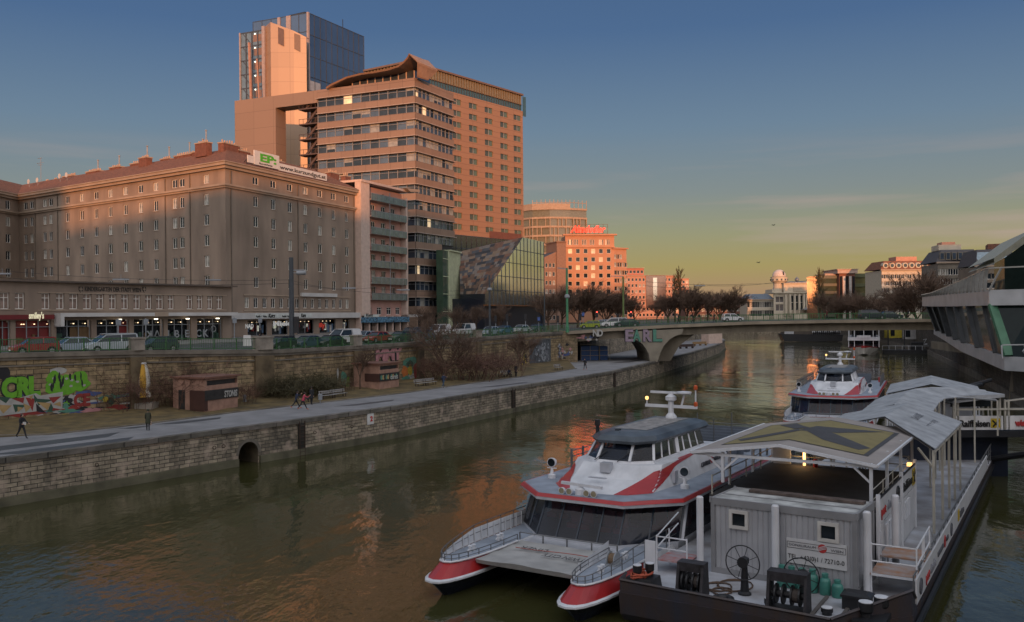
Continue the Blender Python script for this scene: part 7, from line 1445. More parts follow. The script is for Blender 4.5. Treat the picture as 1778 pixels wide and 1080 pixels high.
for y in (-2.2, -4.6): mb.tube([(11.5, y, 2.9), (9.8, y - 1.2, .1)], .05, 5); mb.tube([(11.7, y, 3.0), (10.0, y - 1.2, .9)], .03, 5)
mb.build('stair_rail', BLACKM, dh)
mb = MB(); mb.lathe((9.2, -2.6, 2.36), [(.07, 0), (.07, .1), (.07, .9), (.02, .95)], 8, 0); o = mb.build('tube_lamp', M('tube_lamp_glow', (1, .5, .18), emit=1.4), dh)
pl = bpy.data.lights.new('tube_lamp_light', 'POINT'); pl.energy = 9; pl.color = (1, .62, .28); pl.shadow_soft_size = .12; po = bpy.data.objects.new('tube_lamp_light', pl); COL.objects.link(po); po.parent = dh; po.location = (8.95, -2.5, 2.9)
mb = MB(); mb.lathe((9.0, -3.2, 2.36), [(.12, 0), (.12, .35), (.05, .4)], 10); mb.build('fire_extinguisher', M('bright_red_box'), dh)
mb = MB(); mb.box(9.2, 9.3, -1.9, -1.0, 2.36, 3.9); mb.build('side_screen', WPNL, dh)
mb = MB(); mb.box(8.1, 8.4, -7.8, -7.6, 2.9, 3.05); mb.build('small_lamp', LAMP, dh)
# ---- canopies (tent roofs)
SHT = M('canopy_sheet', (.3, .27, .25), .75, var=.14, scale=.6, bump=.1); SHB = M('canopy_sheet_blue', (.33, .345, .36), .6, var=.22, scale=1.2, bump=.3); YEL = M('canopy_yellow', (.21, .175, .07), .8, var=.1); DKG = M('canopy_dark_mark', (.055, .055, .06), .8)
c1 = on_barge('canopy', 'large tent canopy with a yellow square and dark crossed mark on its roof', 'canopy', 7.2, 0, z=0, group='tent canopies over the landing stage')
x0, x1, yl, yr, ym = -.2, 10.9, -.15, -7.75, -3.95; ze_, zrr = 5.35, 5.9
rz = lambda y: zrr - (zrr - ze_) * abs(y - ym) / (ym - yr)
mb = MB(); nn = 18
for side in (0, 1):
    ya, yb = (ym, yl) if side == 0 else (ym, yr)
    for i in range(nn):
        xa, xb = x0 + (x1 - x0) * i / nn, x0 + (x1 - x0) * (i + 1) / nn; s1 = .012 * (i % 2)
        mb.poly([(xa, ya, rz(ya) + s1), (xb, ya, rz(ya) + .012 * ((i + 1) % 2)), (xb, yb, rz(yb) + .012 * ((i + 1) % 2)), (xa, yb, rz(yb) + s1)])
    mb.poly([(x0, ya, rz(ya) - .06), (x1, ya, rz(ya) - .06), (x1, yb, rz(yb) - .06), (x0, yb, rz(yb) - .06)])
mb.build('roof_sheet', SHT, c1)
def proof(pts, m, mbx, d=.03):
    """polygon laid on the tent roof, split along the ridge"""
    for s_ in (1, -1):
        out = []
        for a_, b_ in zip(pts, pts[1:] + pts[:1]):
            ia, ib = (a_[1] - ym) * s_ >= 0, (b_[1] - ym) * s_ >= 0
            if ia: out.append(a_)
            if ia != ib: t0 = (ym - a_[1]) / (b_[1] - a_[1]); out.append((a_[0] + (b_[0] - a_[0]) * t0, ym))
        if len(out) > 2: mbx.poly([(x, y, rz(y) + d) for x, y in out], m)
mb = MB(); proof([(1.35, -.95), (9.3, -.95), (9.3, -7.15), (1.35, -7.15)], 1, mb, .022); proof([(1.45, -1.05), (9.05, -1.05), (9.05, -6.95), (1.45, -6.95)], 0, mb, .03)
# crossed mark: two bent bars
cxm, cym = 5.3, ym
proof([(2.3, -6.6), (3.3, -6.9), (6.2, -4.1), (5.2, -3.4), (3.0, -5.0)][::1], 1, mb, .04); proof([(5.2, -3.4), (6.4, -3.9), (8.7, -6.6), (7.9, -6.2), (5.5, -5.0)], 1, mb, .042)
proof([(5.0, -3.6), (5.8, -3.2), (3.0, -1.2), (2.2, -1.6), (3.2, -2.4)], 1, mb, .044); proof([(5.6, -3.9), (6.0, -3.0), (8.6, -1.6), (8.8, -2.4), (7.2, -3.1)], 1, mb, .046)
mb.build('roof_mark', [YEL, DKG], c1)
mb = MB()
for x in (0, 3.6, 7.2, 10.7):
    for y in (-1.5 if x < 1 else -.6, -7.5): zb_ = DZ + (2.9 if x < 1 and y > -2 else 0); mb.bar((x, y, zb_), (x, y, ze_ + .04), .12); 
    mb.bar((x, yl, ze_ - .08), (x, yr, ze_ - .08), .09, .12)
for y in (yl + .02, yr - .02): mb.bar((x0, y, ze_ - .02), (x1, y, ze_ - .02), .09)
for y, s_ in ((-1.5, 1), (-1.5, -1), (-7.5, 1)): mb.bar((0, y, ze_ - .75), (0, y + .7 * s_, ze_ - .1), .08)
for ya, yb in ((yl, ym), (yr, ym)): mb.bar((x0 - .02, ya, rz(ya) - .03), (x0 - .02, yb, rz(yb) - .03), .06, .12)
mb.build('frame', HULLW, c1)
c2_ = on_barge('canopy', 'pale blue-grey tent canopy right behind the one with the yellow square', 'canopy', 18.2, 0, z=0, group='tent canopies over the landing stage')
q = [(-3.7, -8.95, 5.1), (8.2, -8.95, 5.05), (8.2, -6.2, 6.05), (.0, -6.2, 6.05)]; q2 = [(0, -6.2, 6.05), (8.2, -6.2, 6.05), (8.2, -2.6, 5.2), (0, -2.6, 5.2)]
mb = MB()
for Q in (q, q2):
    for i in range(10): a_, b_, c_, d_ = lerp3(Q[0], Q[1], i / 10), lerp3(Q[0], Q[1], (i + 1) / 10), lerp3(Q[3], Q[2], (i + 1) / 10), lerp3(Q[3], Q[2], i / 10); mb.poly([a_, b_, c_, d_]); mb.poly([(p[0], p[1], p[2] - .05) for p in (a_, b_, c_, d_)])
mb.build('roof_sheet', SHB, c2_)
mb = MB(); mb.poly([(-3.7, -8.95, 4.95), (-.2, -6.2, 6.0), (-.2, -7.7, 5.3)]); mb.build('gable_sheet', SHT, c2_)
CLT = M('canopy_faded_print', (.13, .14, .16), .8)
for s_, x, y, z_, w_ in (('PORT OF CENTRAL', 1.3, -8.2, 5.27, 3), ('DANUBE', 1.2, -7.4, 5.6, 2.2)):
    o = text(s_, .55, CLT, c2_, None, (5.5 if 'P' in s_ else 6.2, y + .3, z_ + .12), rot=math.pi, facing='up', width=w_, ext=.003); o.rotation_euler = (rad(-22), 0, math.pi); o.rotation_euler = (rad(22), 0, 0); o.location = (2.0 if 'P' in s_ else 2.6, y, z_ + .06)
mb = MB()
for x in (-3.5, -.2, 2.6, 5.2, 8.0): mb.bar((x, -8.85, DZ), (x, -8.85, 5.0), .11)
for x in (.2, 4, 8): mb.bar((x, -2.7, DZ), (x, -2.7, 5.2), .1); mb.bar((x, -2.7, 5.1), (x, -8.85, 4.98), .08)
mb.bar((-3.6, -8.9, 4.95), (8.2, -8.9, 4.9), .09); mb.bar((-3.5, -8.85, 4.2), (-2.7, -8.1, 4.95), .08); mb.build('frame', POSTY, c2_)
c3 = on_barge('canopy', 'narrow curving canopy leading from the landing stage up to the gangway', 'canopy', 26.4, 0, z=0, group='tent canopies over the landing stage')
mb = MB(); path = [(-.2, -5.4, 5.9), (3, -5.3, 6.0), (6, -5.2, 6.1), (8.5, -5.3, 6.15), (10.5, -6.1, 6.15), (12, -7.6, 6.05), (12.8, -9.2, 5.9)]
rows_ = []
for i, p in enumerate(path):
    a_, b_ = path[max(0, i - 1)], path[min(len(path) - 1, i + 1)]; dx, dy = b_[0] - a_[0], b_[1] - a_[1]; l_ = math.hypot(dx, dy); nx, ny = dy / l_, -dx / l_
    rows_.append([(p[0] - nx * 1.9, p[1] - ny * 1.9, p[2] - .55), p, (p[0] + nx * 1.9, p[1] + ny * 1.9, p[2] - .55)])
for a_, b_ in zip(rows_, rows_[1:]):
    for k in (0, 1): mb.poly([a_[k], b_[k], b_[k+1], a_[k+1]]); mb.poly([(p[0], p[1], p[2] - .06) for p in (a_[k], b_[k], b_[k+1], a_[k+1])])
mb.build('roof_sheet', SHB, c3)
mb = MB()
for r_ in rows_:
    for k in (0, 2): mb.bar((r_[k][0], r_[k][1], DZ if r_[k][1] > -9.5 and r_[k][0] < 12 else 3.0), r_[k], .1)
mb.build('frame', POSTY, c3)
# second pontoon with a container and its own canopy
p2 = thing('landing_barge', 'second landing pontoon beyond the canopies, with a grey hut on it', 'barge', (28.0, 66.5, 0), math.pi / 2 - rad(25)); mb = MB(); mb.box(-1, 26, -7.5, 0, -.4, 1.1); mb.build('hull', BHULL, p2); mb = MB(); mb.box(-.9, 25.9, -7.4, -.1, 1.1, 1.14); mb.build('deck', BDK, p2)
mb = MB(); mb.box(1.2, 9, -5.6, -.3, 1.14, 4.5, 0); mb.box(1.12, 1.18, -1.7, -.9, 2.9, 3.6, 1); mb.box(1.1, 1.12, -1.6, -1.0, 3.0, 3.5, 2)
for k in range(26): mb.box(1.16, 1.2, -.35 - k * .2, -.42 - k * .2, 1.2, 4.5, 0)
mb.build('hut', [CORR, FRAME, GLASS], p2)
c4 = thing('canopy', 'ridged grey canopy over the hut of the second pontoon', 'canopy', (28.0, 66.5, 0), math.pi / 2 - rad(25), 'tent canopies over the landing stage'); mb = MB(); nn = 12
for ya, za, yb, zb_ in ((.2, 5.2, -2.9, 6.0), (-2.9, 6.0, -6.3, 5.2)):
    for i in range(nn): mb.poly([(i * .8, ya, za + .02 * (i % 2)), (i * .8 + .8, ya, za + .02 * ((i+1) % 2)), (i * .8 + .8, yb, zb_ + .02 * ((i+1) % 2)), (i * .8, yb, zb_ + .02 * (i % 2))]); 
    mb.poly([(0, ya, za - .08), (9.6, ya, za - .08), (9.6, yb, zb_ - .08), (0, yb, zb_ - .08)])
mb.build('roof_sheet', SHB, c4); mb = MB()
for x in (.1, 4.8, 9.5):
    for y in (.1, -6.2): mb.bar((x, y, 1.1), (x, y, 5.2), .11)
mb.bar((.1, .1, 5.1), (.1, -6.2, 5.1), .1); mb.bar((.1, .1, 4.4), (.1, -.7, 5.1), .08); mb.build('frame', HULLW, c4)
mb = MB(); mb.box(.6, .7, -6.2, -2.6, 4.75, 5.15); mb.build('valance', M('pale_blue_panel', (.38, .42, .46), .5), c4)
# gangway to the bank
gw = thing('gangway', 'covered gangway to the right bank with white banners reading Raiffeisen and wien', 'gangway', (29.8, 60, 0)); FG = Fr((29.8, 60), rad(91), 0); gy = lambda px: FG.a(px, 730)
BYR = M('banner_yellow')
mb = MB(); za, zb_ = Zat(1700, 746, 60), Zat(1700, 722, 60); mb.box(gy(1658), gy(1741), -.06, 0, za, zb_); mb.box(gy(1744), gy(1850), -.06, 0, za, zb_); mb.build('banner', M('banner_bright', (.6, .6, .6), .5), gw, FG)
text('Raiffeisen', .62, BLK, gw, FG, (gy(1665), -.1, za + .22), bold=.02, width=gy(1717) - gy(1665)); text('wien', .6, BRD, gw, FG, (gy(1762), -.1, za + .25), bold=.03, width=gy(1785) - gy(1762))
mb = MB(); s_ = .62; x = gy(1719.5); z = za + .14; mb.box(x, x + s_, -.09, -.06, z, z + s_, 0)
for a_, b_ in (((.2, .12), (.85, .8)), ((.8, .12), (.15, .8))): mb.bar((x + a_[0] * s_, -.1, z + a_[1] * s_), (x + b_[0] * s_, -.1, z + b_[1] * s_), .02, .1, 1)
mb.build('gable_cross', [BYR, BLK], gw, FG)
mb = MB(); mb.box(gy(1650), gy(1860), .02, 2.3, za - .3, za - .05, 0); mb.box(gy(1640), gy(1860), -.1, .0, za - .5, za - .12, 0); mb.build('deck', DARKM, gw, FG)
mb = MB(); zr_ = Zat(1700, 689, 60); mb.xprism([(gy(1651), zr_ - .28), (gy(1660), zr_ + .1), (gy(1741), zr_ + .2), (gy(1741), zr_), (gy(1651), zr_ - .4)], -.3, 2.6); mb.build('roof', SHB, gw, FG)
mb = MB()
for px in (1656, 1663, 1736, 1745, 1751): mb.bar((gy(px), 0, za), (gy(px) , 0, zr_ if px < 1742 else zr_ - .2), .12); mb.bar((gy(px), 2.2, za), (gy(px), 2.2, zr_), .1)
mb.bar((gy(1656), -.02, zb_ + .45), (gy(1850), -.02, zb_ + .45), .2, .12); mb.bar((gy(1745), 0, zr_ - .3), (gy(1850), 0, zr_ + .2), .1); mb.build('posts', POSTY, gw, FG)
mb = MB(); mb.box(gy(1664), gy(1735), 1.1, 1.14, zb_ + .5, zr_ - .3, 0); mb.build('rear_glass', M('gangway_glass', (.03, .04, .045), .1, spec=.9), gw, FG)
t_ = thing('pontoon', 'dark blue floating pontoon under the gangway', 'pontoon', (30.6, 61, 0)); mb = MB(); mb.box(-3.5, 3.2, 0, 5, -.4, 2.7); mb.box(-3.7, 3.4, -.2, 5.2, 2.7, 2.85); mb.build('hull', NAVY, t_)
for px0, py0, px1, py1, Y0, Y1, lb in ((1716, 798, 1800, 786, 61, 58, 'dark mooring boom from the barge corner toward the right edge'), (1640, 682, 1704, 668, 75, 84, 'dark mooring boom behind the gangway, lower one'), (1662, 676, 1720, 660, 78, 92, 'dark mooring boom behind the gangway, upper one')):
    a_, b_ = xy(px0, py0, Y0) + (Zat(px0, py0, Y0),), xy(px1, py1, Y1) + (Zat(px1, py1, Y1),); mb = MB(); mb.tube([(0, 0, 0), tuple(b_[k] - a_[k] for k in range(3))], .2, 8); o = mb.build('mooring_boom', BLACKM); o.location = a_; tag(o, lb, 'boom', 'mooring booms')
# ---- far vessels beyond the bridge
YE = 236.0; PX = xy(1500, 600, YE); eb = thing('excursion_boat', 'white two-deck excursion boat with red waterline seen bow-on beyond the bridge', 'boat', PX + (0,), rad(-22)); w_ = 3.9; eb.scale = (1, 1, .84)
mb = MB(); sec = lambda x, w, z0, zt: [(-w * .75, x, z0), (w * .75, x, z0), (w, x, zt), (-w, x, zt)]
mb.loft([sec(-7, .3, .4, 2.6), sec(-5.5, 1.8, 0, 2.3), sec(-3, 3.6, -.3, 2.0), sec(0, w_, -.3, 1.9), sec(24, w_, -.3, 1.9)], 0); mb.build('hull', [M('hull_offwhite', (.42, .4, .36), .5)], eb)
mb = MB(); mb.loft([sec(-7.1, .35, 2.2, 2.9), sec(-5.5, 1.85, 1.9, 2.6), sec(-3, 3.7, 1.6, 2.3), sec(0, w_ + .05, 1.5, 2.2), sec(24, w_ + .05, 1.5, 2.2)], 0); mb.build('red_band', RED, eb)
mb = MB(); mb.box(-w_ + .3, w_ - .3, -1, 22, 2.2, 4.3); mb.build('lower_cabin', CG2, eb); mb = MB(); mb.box(-w_, w_, -2.4, 23, 4.3, 5.3); mb.box(-w_ + .1, w_ - .1, -2, 23, 7.6, 8.0); mb.build('decks', HULLW, eb)
mb = MB()
for x in (-w_ + .2, -w_ + 1.6, 0, w_ - 1.6, w_ - .2): mb.bar((x, -2, 2), (x, -2, 7.8), .18); mb.bar((x, 8, 5), (x, 8, 7.8), .18)
mb.box(-1.7, 1.7, -2.5, -2.42, 5.0, 5.9); mb.build('posts', HULLW, eb); mb = MB(); mb.box(-3, 3, 2, 14, 5.3, 7.3); mb.build('upper_cabin', CG2, eb)
YR_ = 335.0; rb_ = thing('restaurant_ship', 'dark moored restaurant ship with white end panel bearing a round emblem', 'boat', xy(1365, 590, YR_) + (0,)); FRb = Fr(xy(1362, 590, YR_), math.pi / 2 + .15, 0); ra_ = lambda px: FRb.a(px, 585)
mb = MB(); mb.xprism([(0, .2), (ra_(1462), .2), (ra_(1464), 2.6), (-1, 3.0)], 0, 9); mb.build('hull', BLACKM, rb_, FRb); mb = MB(); mb.box(0, ra_(1411), 1, 8, 2.8, 7.8, 0); mb.box(ra_(1380), ra_(1404), .9, 1, 4, 6.5, 2); mb.box(ra_(1411), ra_(1460), .5, 8, 3.4, 8.4, 1)
for k in range(12): mb.bar((k * ra_(1380) / 12 * .9 + .3, .95, 2.8), (k * ra_(1380) / 12 * .9 + .3, .95, 7.8), .2, m=1)
mb.build('superstructure', [M('ship_brown', (.08, .065, .05), .6), HULLW, CURT], rb_, FRb); mb = MB(); mb.lathe((ra_(1436), .4, 7.2), [(0, 0), (1.3, 0), (1.3, .05)], 18, 0, 'y'); mb.lathe((ra_(1436), .36, 7.2), [(0, 0), (.8, 0), (.8, .03)], 16, 1, 'y'); mb.build('emblem', [M('gold_ring', (.35, .28, .05), .6), M('emblem_green', (.04, .09, .04), .6)], rb_, FRb)
mb = MB()
for k in range(14): mb.lathe((ra_(1413) + k * .7, .2, 2.7), [(.3, 0), (.35, .6), (.1, 1.2 + .4 * (k % 3))], 6)
mb.build('deck_clutter', BLACKM, rb_, FRb)
YJ = 225.0; jt = thing('jetty', 'dark low jetty pontoon with white gangway right of the excursion boat', 'jetty', xy(1550, 610, YJ) + (0,)); FJ = Fr(xy(1532, 610, YJ + 14), rad(112), 0); 
mb = MB(); mb.box(0, 13, -3, 3, -.2, 1.0, 0); mb.box(7, 10, -1.5, 1.5, 1, 3.0, 0)
for x in (1.5, 5.5): mb.bar((x, 2.5, 0), (x, 2.5, 9), .35, m=0)
for k in range(8): mb.bar((k * 1.6, -2.8, 1), (k * 1.6, -2.8, 2.1), .1, m=1)
mb.bar((0, -2.8, 2.1), (12, -2.8, 2.1), .08, m=1); mb.bar((10, 1, 2.3), (22, 2, 4.8), 1.6, .2, 1); mb.bar((10, 1, 3.6), (22, 2, 6.1), .1, m=1)
for k in range(9): mb.bar((10 + k * 1.5, 1, 2.4 + k * .31), (10.8 + k * 1.5, 1.1, 3.8 + k * .31), .08, m=1)
mb.bar((12.5, 1, 3), (11.5, 1, 8), .3, m=1); mb.build('pontoon', [BLACKM, HULLW], jt, FJ)
YQ = 300.0; 
for px0, px1, y0, y1, c_, lb in ((1543, 1566, 569, 583, (.3, .25, .02), 'yellow quayside kiosk under the far side of the bridge'), (1568, 1596, 570, 585, (.4, .4, .4), 'white quayside kiosk row right of the yellow one'), (1598, 1612, 571, 586, (.35, .04, .03), 'red quayside kiosk at the foot of the ship-shaped building')):
    Yk = 252; F = Fr(xy(px0, 580, Yk), math.pi / 2, 0); L = F.a(px1, 580); z0, z1 = Zat(px0, y1 + 4, Yk), Zat(px0, y0, Yk); t_ = thing('kiosk', lb, 'kiosk', F.P + (z0,), group='quayside kiosks'); mb = MB(); mb.box(0, L, 0, 3, z0, z1, 0); mb.box(L * .15, L * .45, -.05, 0, z0 + .6, z1 - .6, 1); mb.box(-.2, L + .2, -.4, 3, z1, z1 + .15, 0); mb.build('body', [M('kiosk_' + lb.split()[0], c_, .6), WINDK], t_, F)
mb = MB(); a_ = xy(1480, 590, 270); mb.prism([(128, 232), (150, 232), (170, 330), (140, 330)], -.5, 4.4); o = mb.build('lower_quay', STONE); tag(o, 'low stone landing quay on the right bank beyond the bridge', 'quay')
# ================================================================== STREET FURNITURE, CARS, PEOPLE
TYRE = M('tyre_rubber', (.015, .015, .015), .8); RIM = M('wheel_rim', (.3, .3, .31), .35, metal=.6)
HLT = M('headlight_glass', (.5, .5, .48), .1, spec=1); TLT = M('taillight_red', (.3, .01, .01), .2)
wh_mb = MB(); wh_mb.lathe((0, 0, 0), [(.22, -.1), (.32, -.09), (.32, .09), (.22, .1)], 18, 0, 'y'); WHM = wh_mb.mesh('wheel', TYRE); rm = MB(); rm.lathe((0, 0, 0), [(.05, -.105), (.2, -.1), (.2, .1), (.05, .105)], 14, 0, 'y'); RMM = rm.mesh('rim', RIM)
# local x: forwards. (x, z) profiles
BODY = {'hatch': (3.7, 1.62, [(-1.8, .3), (1.75, .28), (1.86, .45), (1.82, .68), (1.3, .86), (.95, .92), (-1.75, .98), (-1.88, .8), (-1.87, .45)], [(-1.78, .95), (1.0, .9), (.35, 1.4), (.1, 1.47), (-1.2, 1.47), (-1.5, 1.42)]),
        'sedan': (4.4, 1.72, [(-2.1, .3), (2.1, .28), (2.22, .45), (2.18, .66), (1.6, .82), (1.0, .9), (-1.5, .95), (-2.1, .92), (-2.2, .75), (-2.2, .45)], [(-1.65, .93), (1.05, .88), (.35, 1.36), (.1, 1.42), (-.8, 1.42), (-1.1, 1.36)]),
        'mpv': (4.6, 1.85, [(-2.2, .32), (2.2, .3), (2.32, .48), (2.26, .75), (1.7, .98), (1.4, 1.02), (-2.2, 1.06), (-2.3, .8), (-2.3, .5)], [(-2.2, 1.03), (1.5, 1.0), (.6, 1.62), (.3, 1.7), (-1.9, 1.72), (-2.1, 1.66)]),
        'van': (4.9, 1.9, [(-2.4, .32), (2.35, .3), (2.47, .5), (2.42, .85), (1.95, 1.08), (1.6, 1.15), (-2.42, 1.2), (-2.45, .5)], [(-2.42, 1.17), (1.7, 1.12), (.85, 1.85), (.6, 1.93), (-2.25, 1.95), (-2.4, 1.88)])}
CARM = {}
def car_proto(kind, colname, rgb, closed=False):
    key = (kind, colname)
    if key in CARM: return CARM[key]
    L, W, low, gh_ = BODY[kind]; paint = M('car_paint_' + colname, rgb, .35, var=.04, coat=.25, spec=.4); hw = W / 2
    def shell(prof, hb, ht, zb, zt, mb, m):
        def hwz(z, ins): t_ = min(1, max(0, (z - zb) / (zt - zb))); return hb + (ht - hb) * t_ - ins
        cx = sum(p[0] for p in prof) / len(prof); cz = sum(p[1] for p in prof) / len(prof); sh = [(cx + (x - cx) * .965, cz + (z - cz) * .93) for x, z in prof]
        mb.loft([[(x, -hwz(z, 0), z) for x, z in sh], [(x, -hwz(z, .07), z) for x, z in prof], [(x, hwz(z, .07), z) for x, z in prof], [(x, hwz(z, 0), z) for x, z in sh]][::1], m)
    b = MB(); shell(low, hw, hw - .03, .3, 1.0, b, 0)
    g = MB(); shell(gh_, hw - .06, hw - .24, gh_[0][1], gh_[-2][1], g, 0)
    r = MB(); top = gh_[-2][1]; xs_ = sorted([p[0] for p in gh_ if p[1] > top - .1]); r.box(xs_[0] + .02, xs_[-1] + .02, -hw + .29, hw - .29, top - .03, top + .025)
    x0, x1 = gh_[0][0], gh_[1][0]; tz = top - .05
    for s_ in (-1, 1):
        yb, yt = s_ * (hw - .05), s_ * (hw - .23)
        r.bar((x1 - .02, yb, gh_[1][1]), (gh_[2][0], yt, gh_[2][1]), .07); r.bar((gh_[2][0], yt, gh_[2][1]), (gh_[-1][0], yt, gh_[-1][1] + .02), .07); r.bar((x0 + .04, yb, gh_[0][1]), (gh_[-1][0], yt, gh_[-1][1]), .12); xm = (gh_[2][0] + gh_[-1][0]) / 2; r.bar((xm + .05, yb, .95), (xm, yt, top - .03), .08)
        if kind == 'van' or closed: r.poly([(x0 + .05, s_ * (hw - .045), gh_[0][1]), (xm - .1, s_ * (hw - .045), gh_[0][1]), (xm - .1, s_ * (hw - .215), top), (x0 + .1, s_ * (hw - .215), top)])
    r2 = MB(); r2.box(-L/2 + .1, L/2 - .1, -hw + .05, hw - .05, .16, .32)
    wx = L * .315; 
    ar = MB()
    ar.lathe((0, 0, 0), [(0, -.004), (.37, -.004), (.37, .004)], 16, 0, 'y')
    hl, tl_ = MB(), MB(); fx = low[3][0] if kind != 'van' else low[3][0]
    me = dict(body=b.mesh('body', paint), windows=g.mesh('windows', GLASS), roof=r.mesh('roof', paint), underbody=r2.mesh('underbody', DARKM), arch=ar.mesh('wheel_arches', BLACKM), wx=wx, hw=hw, L=L, fz=.66)
    hl.box(-.06, .03, -.17, .17, -.07, .07); tl_.box(-.03, .05, -.12, .12, -.12, .12); me['hl'] = hl.mesh('headlight', HLT); me['tl'] = tl_.mesh('taillight', TLT); pl2 = MB(); pl2.box(-.02, .02, -.26, .26, -.06, .06); me['pl'] = pl2.mesh('number_plate', FRAME); CARM[key] = me; return me
def car(kind, col, rgb, pos, th, label, group='cars on the embankment street', closed=False):
    me = car_proto(kind, col, rgb, closed); t_ = thing('van' if kind == 'van' else 'parked_car', label, 'van' if kind == 'van' else 'car', pos, math.pi / 2 - th, group)
    for k in ('body', 'windows', 'roof', 'underbody'): put(me[k], me[k].name.split('.')[0], t_)
    for x in (-me['wx'], me['wx']):
        for s_ in (-1, 1): put(me['arch'], 'wheel_arch', t_, None, (x, s_ * (me['hw'] + .001), .33)); w_ = put(WHM, 'wheel', t_, None, (x, s_ * (me['hw'] - .07), .32)); put(RMM, 'rim', w_)
    for s_ in (-1, 1): put(me['hl'], 'headlight', t_, None, (me['L']/2 - .06, s_ * (me['hw'] - .27), .68)); put(me['tl'], 'taillight', t_, None, (-me['L']/2 + .02, s_ * (me['hw'] - .17), .78))
    put(me['pl'], 'number_plate', t_, None, (me['L']/2 + .02, 0, .42)); return t_
for kind, col, rgb, px, off, fl_, lb in (('hatch', 'red', (.22, .012, .012), 59, 3.2, 1, 'small red hatchback at the far left, behind the railing'), ('sedan', 'pale_blue', (.25, .3, .36), 124, 4.6, 1, 'pale blue-silver saloon between the red hatchback and the silver people carrier'),
    ('mpv', 'silver', (.38, .42, .44), 191, 3.4, 1, 'silver people carrier left of the small stone pedestal'), ('hatch', 'dark_green', (.02, .045, .04), 273, 3.6, 1, 'dark green hatchback right of the small stone pedestal'),
    ('hatch', 'black', (.015, .016, .02), 487, 3.2, 1, 'black hatchback just right of the big pedestal'), ('sedan', 'navy', (.03, .055, .09), 533, 3.6, 1, 'dark blue car between the lamp pole and the white van'), ('sedan', 'black', (.015, .016, .02), 572, 3.0, 1, 'low black car in front of the white van'),
    ('van', 'white', (.6, .6, .6), 596, 7.2, 1, 'white delivery van left of the slim pedestal'), ('sedan', 'pale_blue', (.25, .3, .36), 634, 10.5, 1, 'pale car half hidden behind the white delivery van'), ('sedan', 'red', (.3, .02, .02), 655, 6.8, 1, 'red saloon right of the white delivery van'), ('sedan', 'dark_green', (.02, .045, .04), 695, 5.5, 1, 'dark green saloon right of the red saloon'),
    ('mpv', 'navy', (.03, .055, .09), 716, 10, 1, 'dark blue people carrier before the foot of the office tower'), ('hatch', 'blue', (.05, .12, .2), 735, 6, 1, 'blue hatchback left of the bare street tree'), ('van', 'white', (.6, .6, .6), 762, 11, 1, 'white van behind the bare street tree'), ('van', 'white', (.6, .6, .6), 806, 10, 1, 'white minibus right of the bare street tree'), ('hatch', 'pale_blue', (.25, .3, .36), 851, 5, 1, 'pale hatchback before the slanted building, left one'), ('sedan', 'blue', (.05, .12, .2), 874, 7, 1, 'blue car before the slanted glass face'), ('sedan', 'silver', (.38, .42, .44), 905, 8, 1, 'silver car before the slanted glass face, right one'), ('hatch', 'navy', (.03, .055, .09), 930, 9, 1, 'dark hatchback near the bridge junction')):
    x, y, z, th, i = lane(px, off, py=595); car(kind, col, rgb, (x, y, z), th + (math.pi if fl_ else 0), lb, closed=False)
def onbridge(px, dep, kind, col, rgb, right, lb):
    i = max(j for j in range(len(bpx) - 1) if bpx[j][0] <= px or j == 0); p = xy(px, 560, BY + dep); t_ = (px - bpx[i][0]) / (bpx[i+1][0] - bpx[i][0]); z = bz2[i] + (bz2[i+1] - bz2[i]) * t_
    sl = math.atan2(bz2[i+1] - bz2[i], math.dist(bp[i], bp[i+1])); c_ = car(kind, col, rgb, (p[0], p[1], z), math.pi / 2 if right else -math.pi / 2, lb, 'cars on the bridge'); return c_
onbridge(1272, 5, 'hatch', 'white', (.6, .6, .6), True, 'white hatchback alone in the middle of the bridge'); onbridge(1514, 5.5, 'mpv', 'charcoal', (.03, .035, .045), True, 'dark people carrier at the right end of the bridge'); onbridge(1545, 8.5, 'sedan', 'charcoal', (.03, .035, .045), True, 'dark saloon ahead of the people carrier on the bridge')
onbridge(1066, 6, 'mpv', 'white', (.6, .6, .6), False, 'white estate car at the left end of the bridge'); onbridge(1088, 4, 'sedan', 'dark_green', (.02, .045, .04), False, 'dark green car at the left end of the bridge'); onbridge(1024, 9, 'hatch', 'lime', (.25, .3, .03), False, 'yellow-green car at the junction left of the bridge'); onbridge(1044, 11, 'hatch', 'pale_blue', (.25, .3, .36), False, 'pale car at the junction behind the white estate')
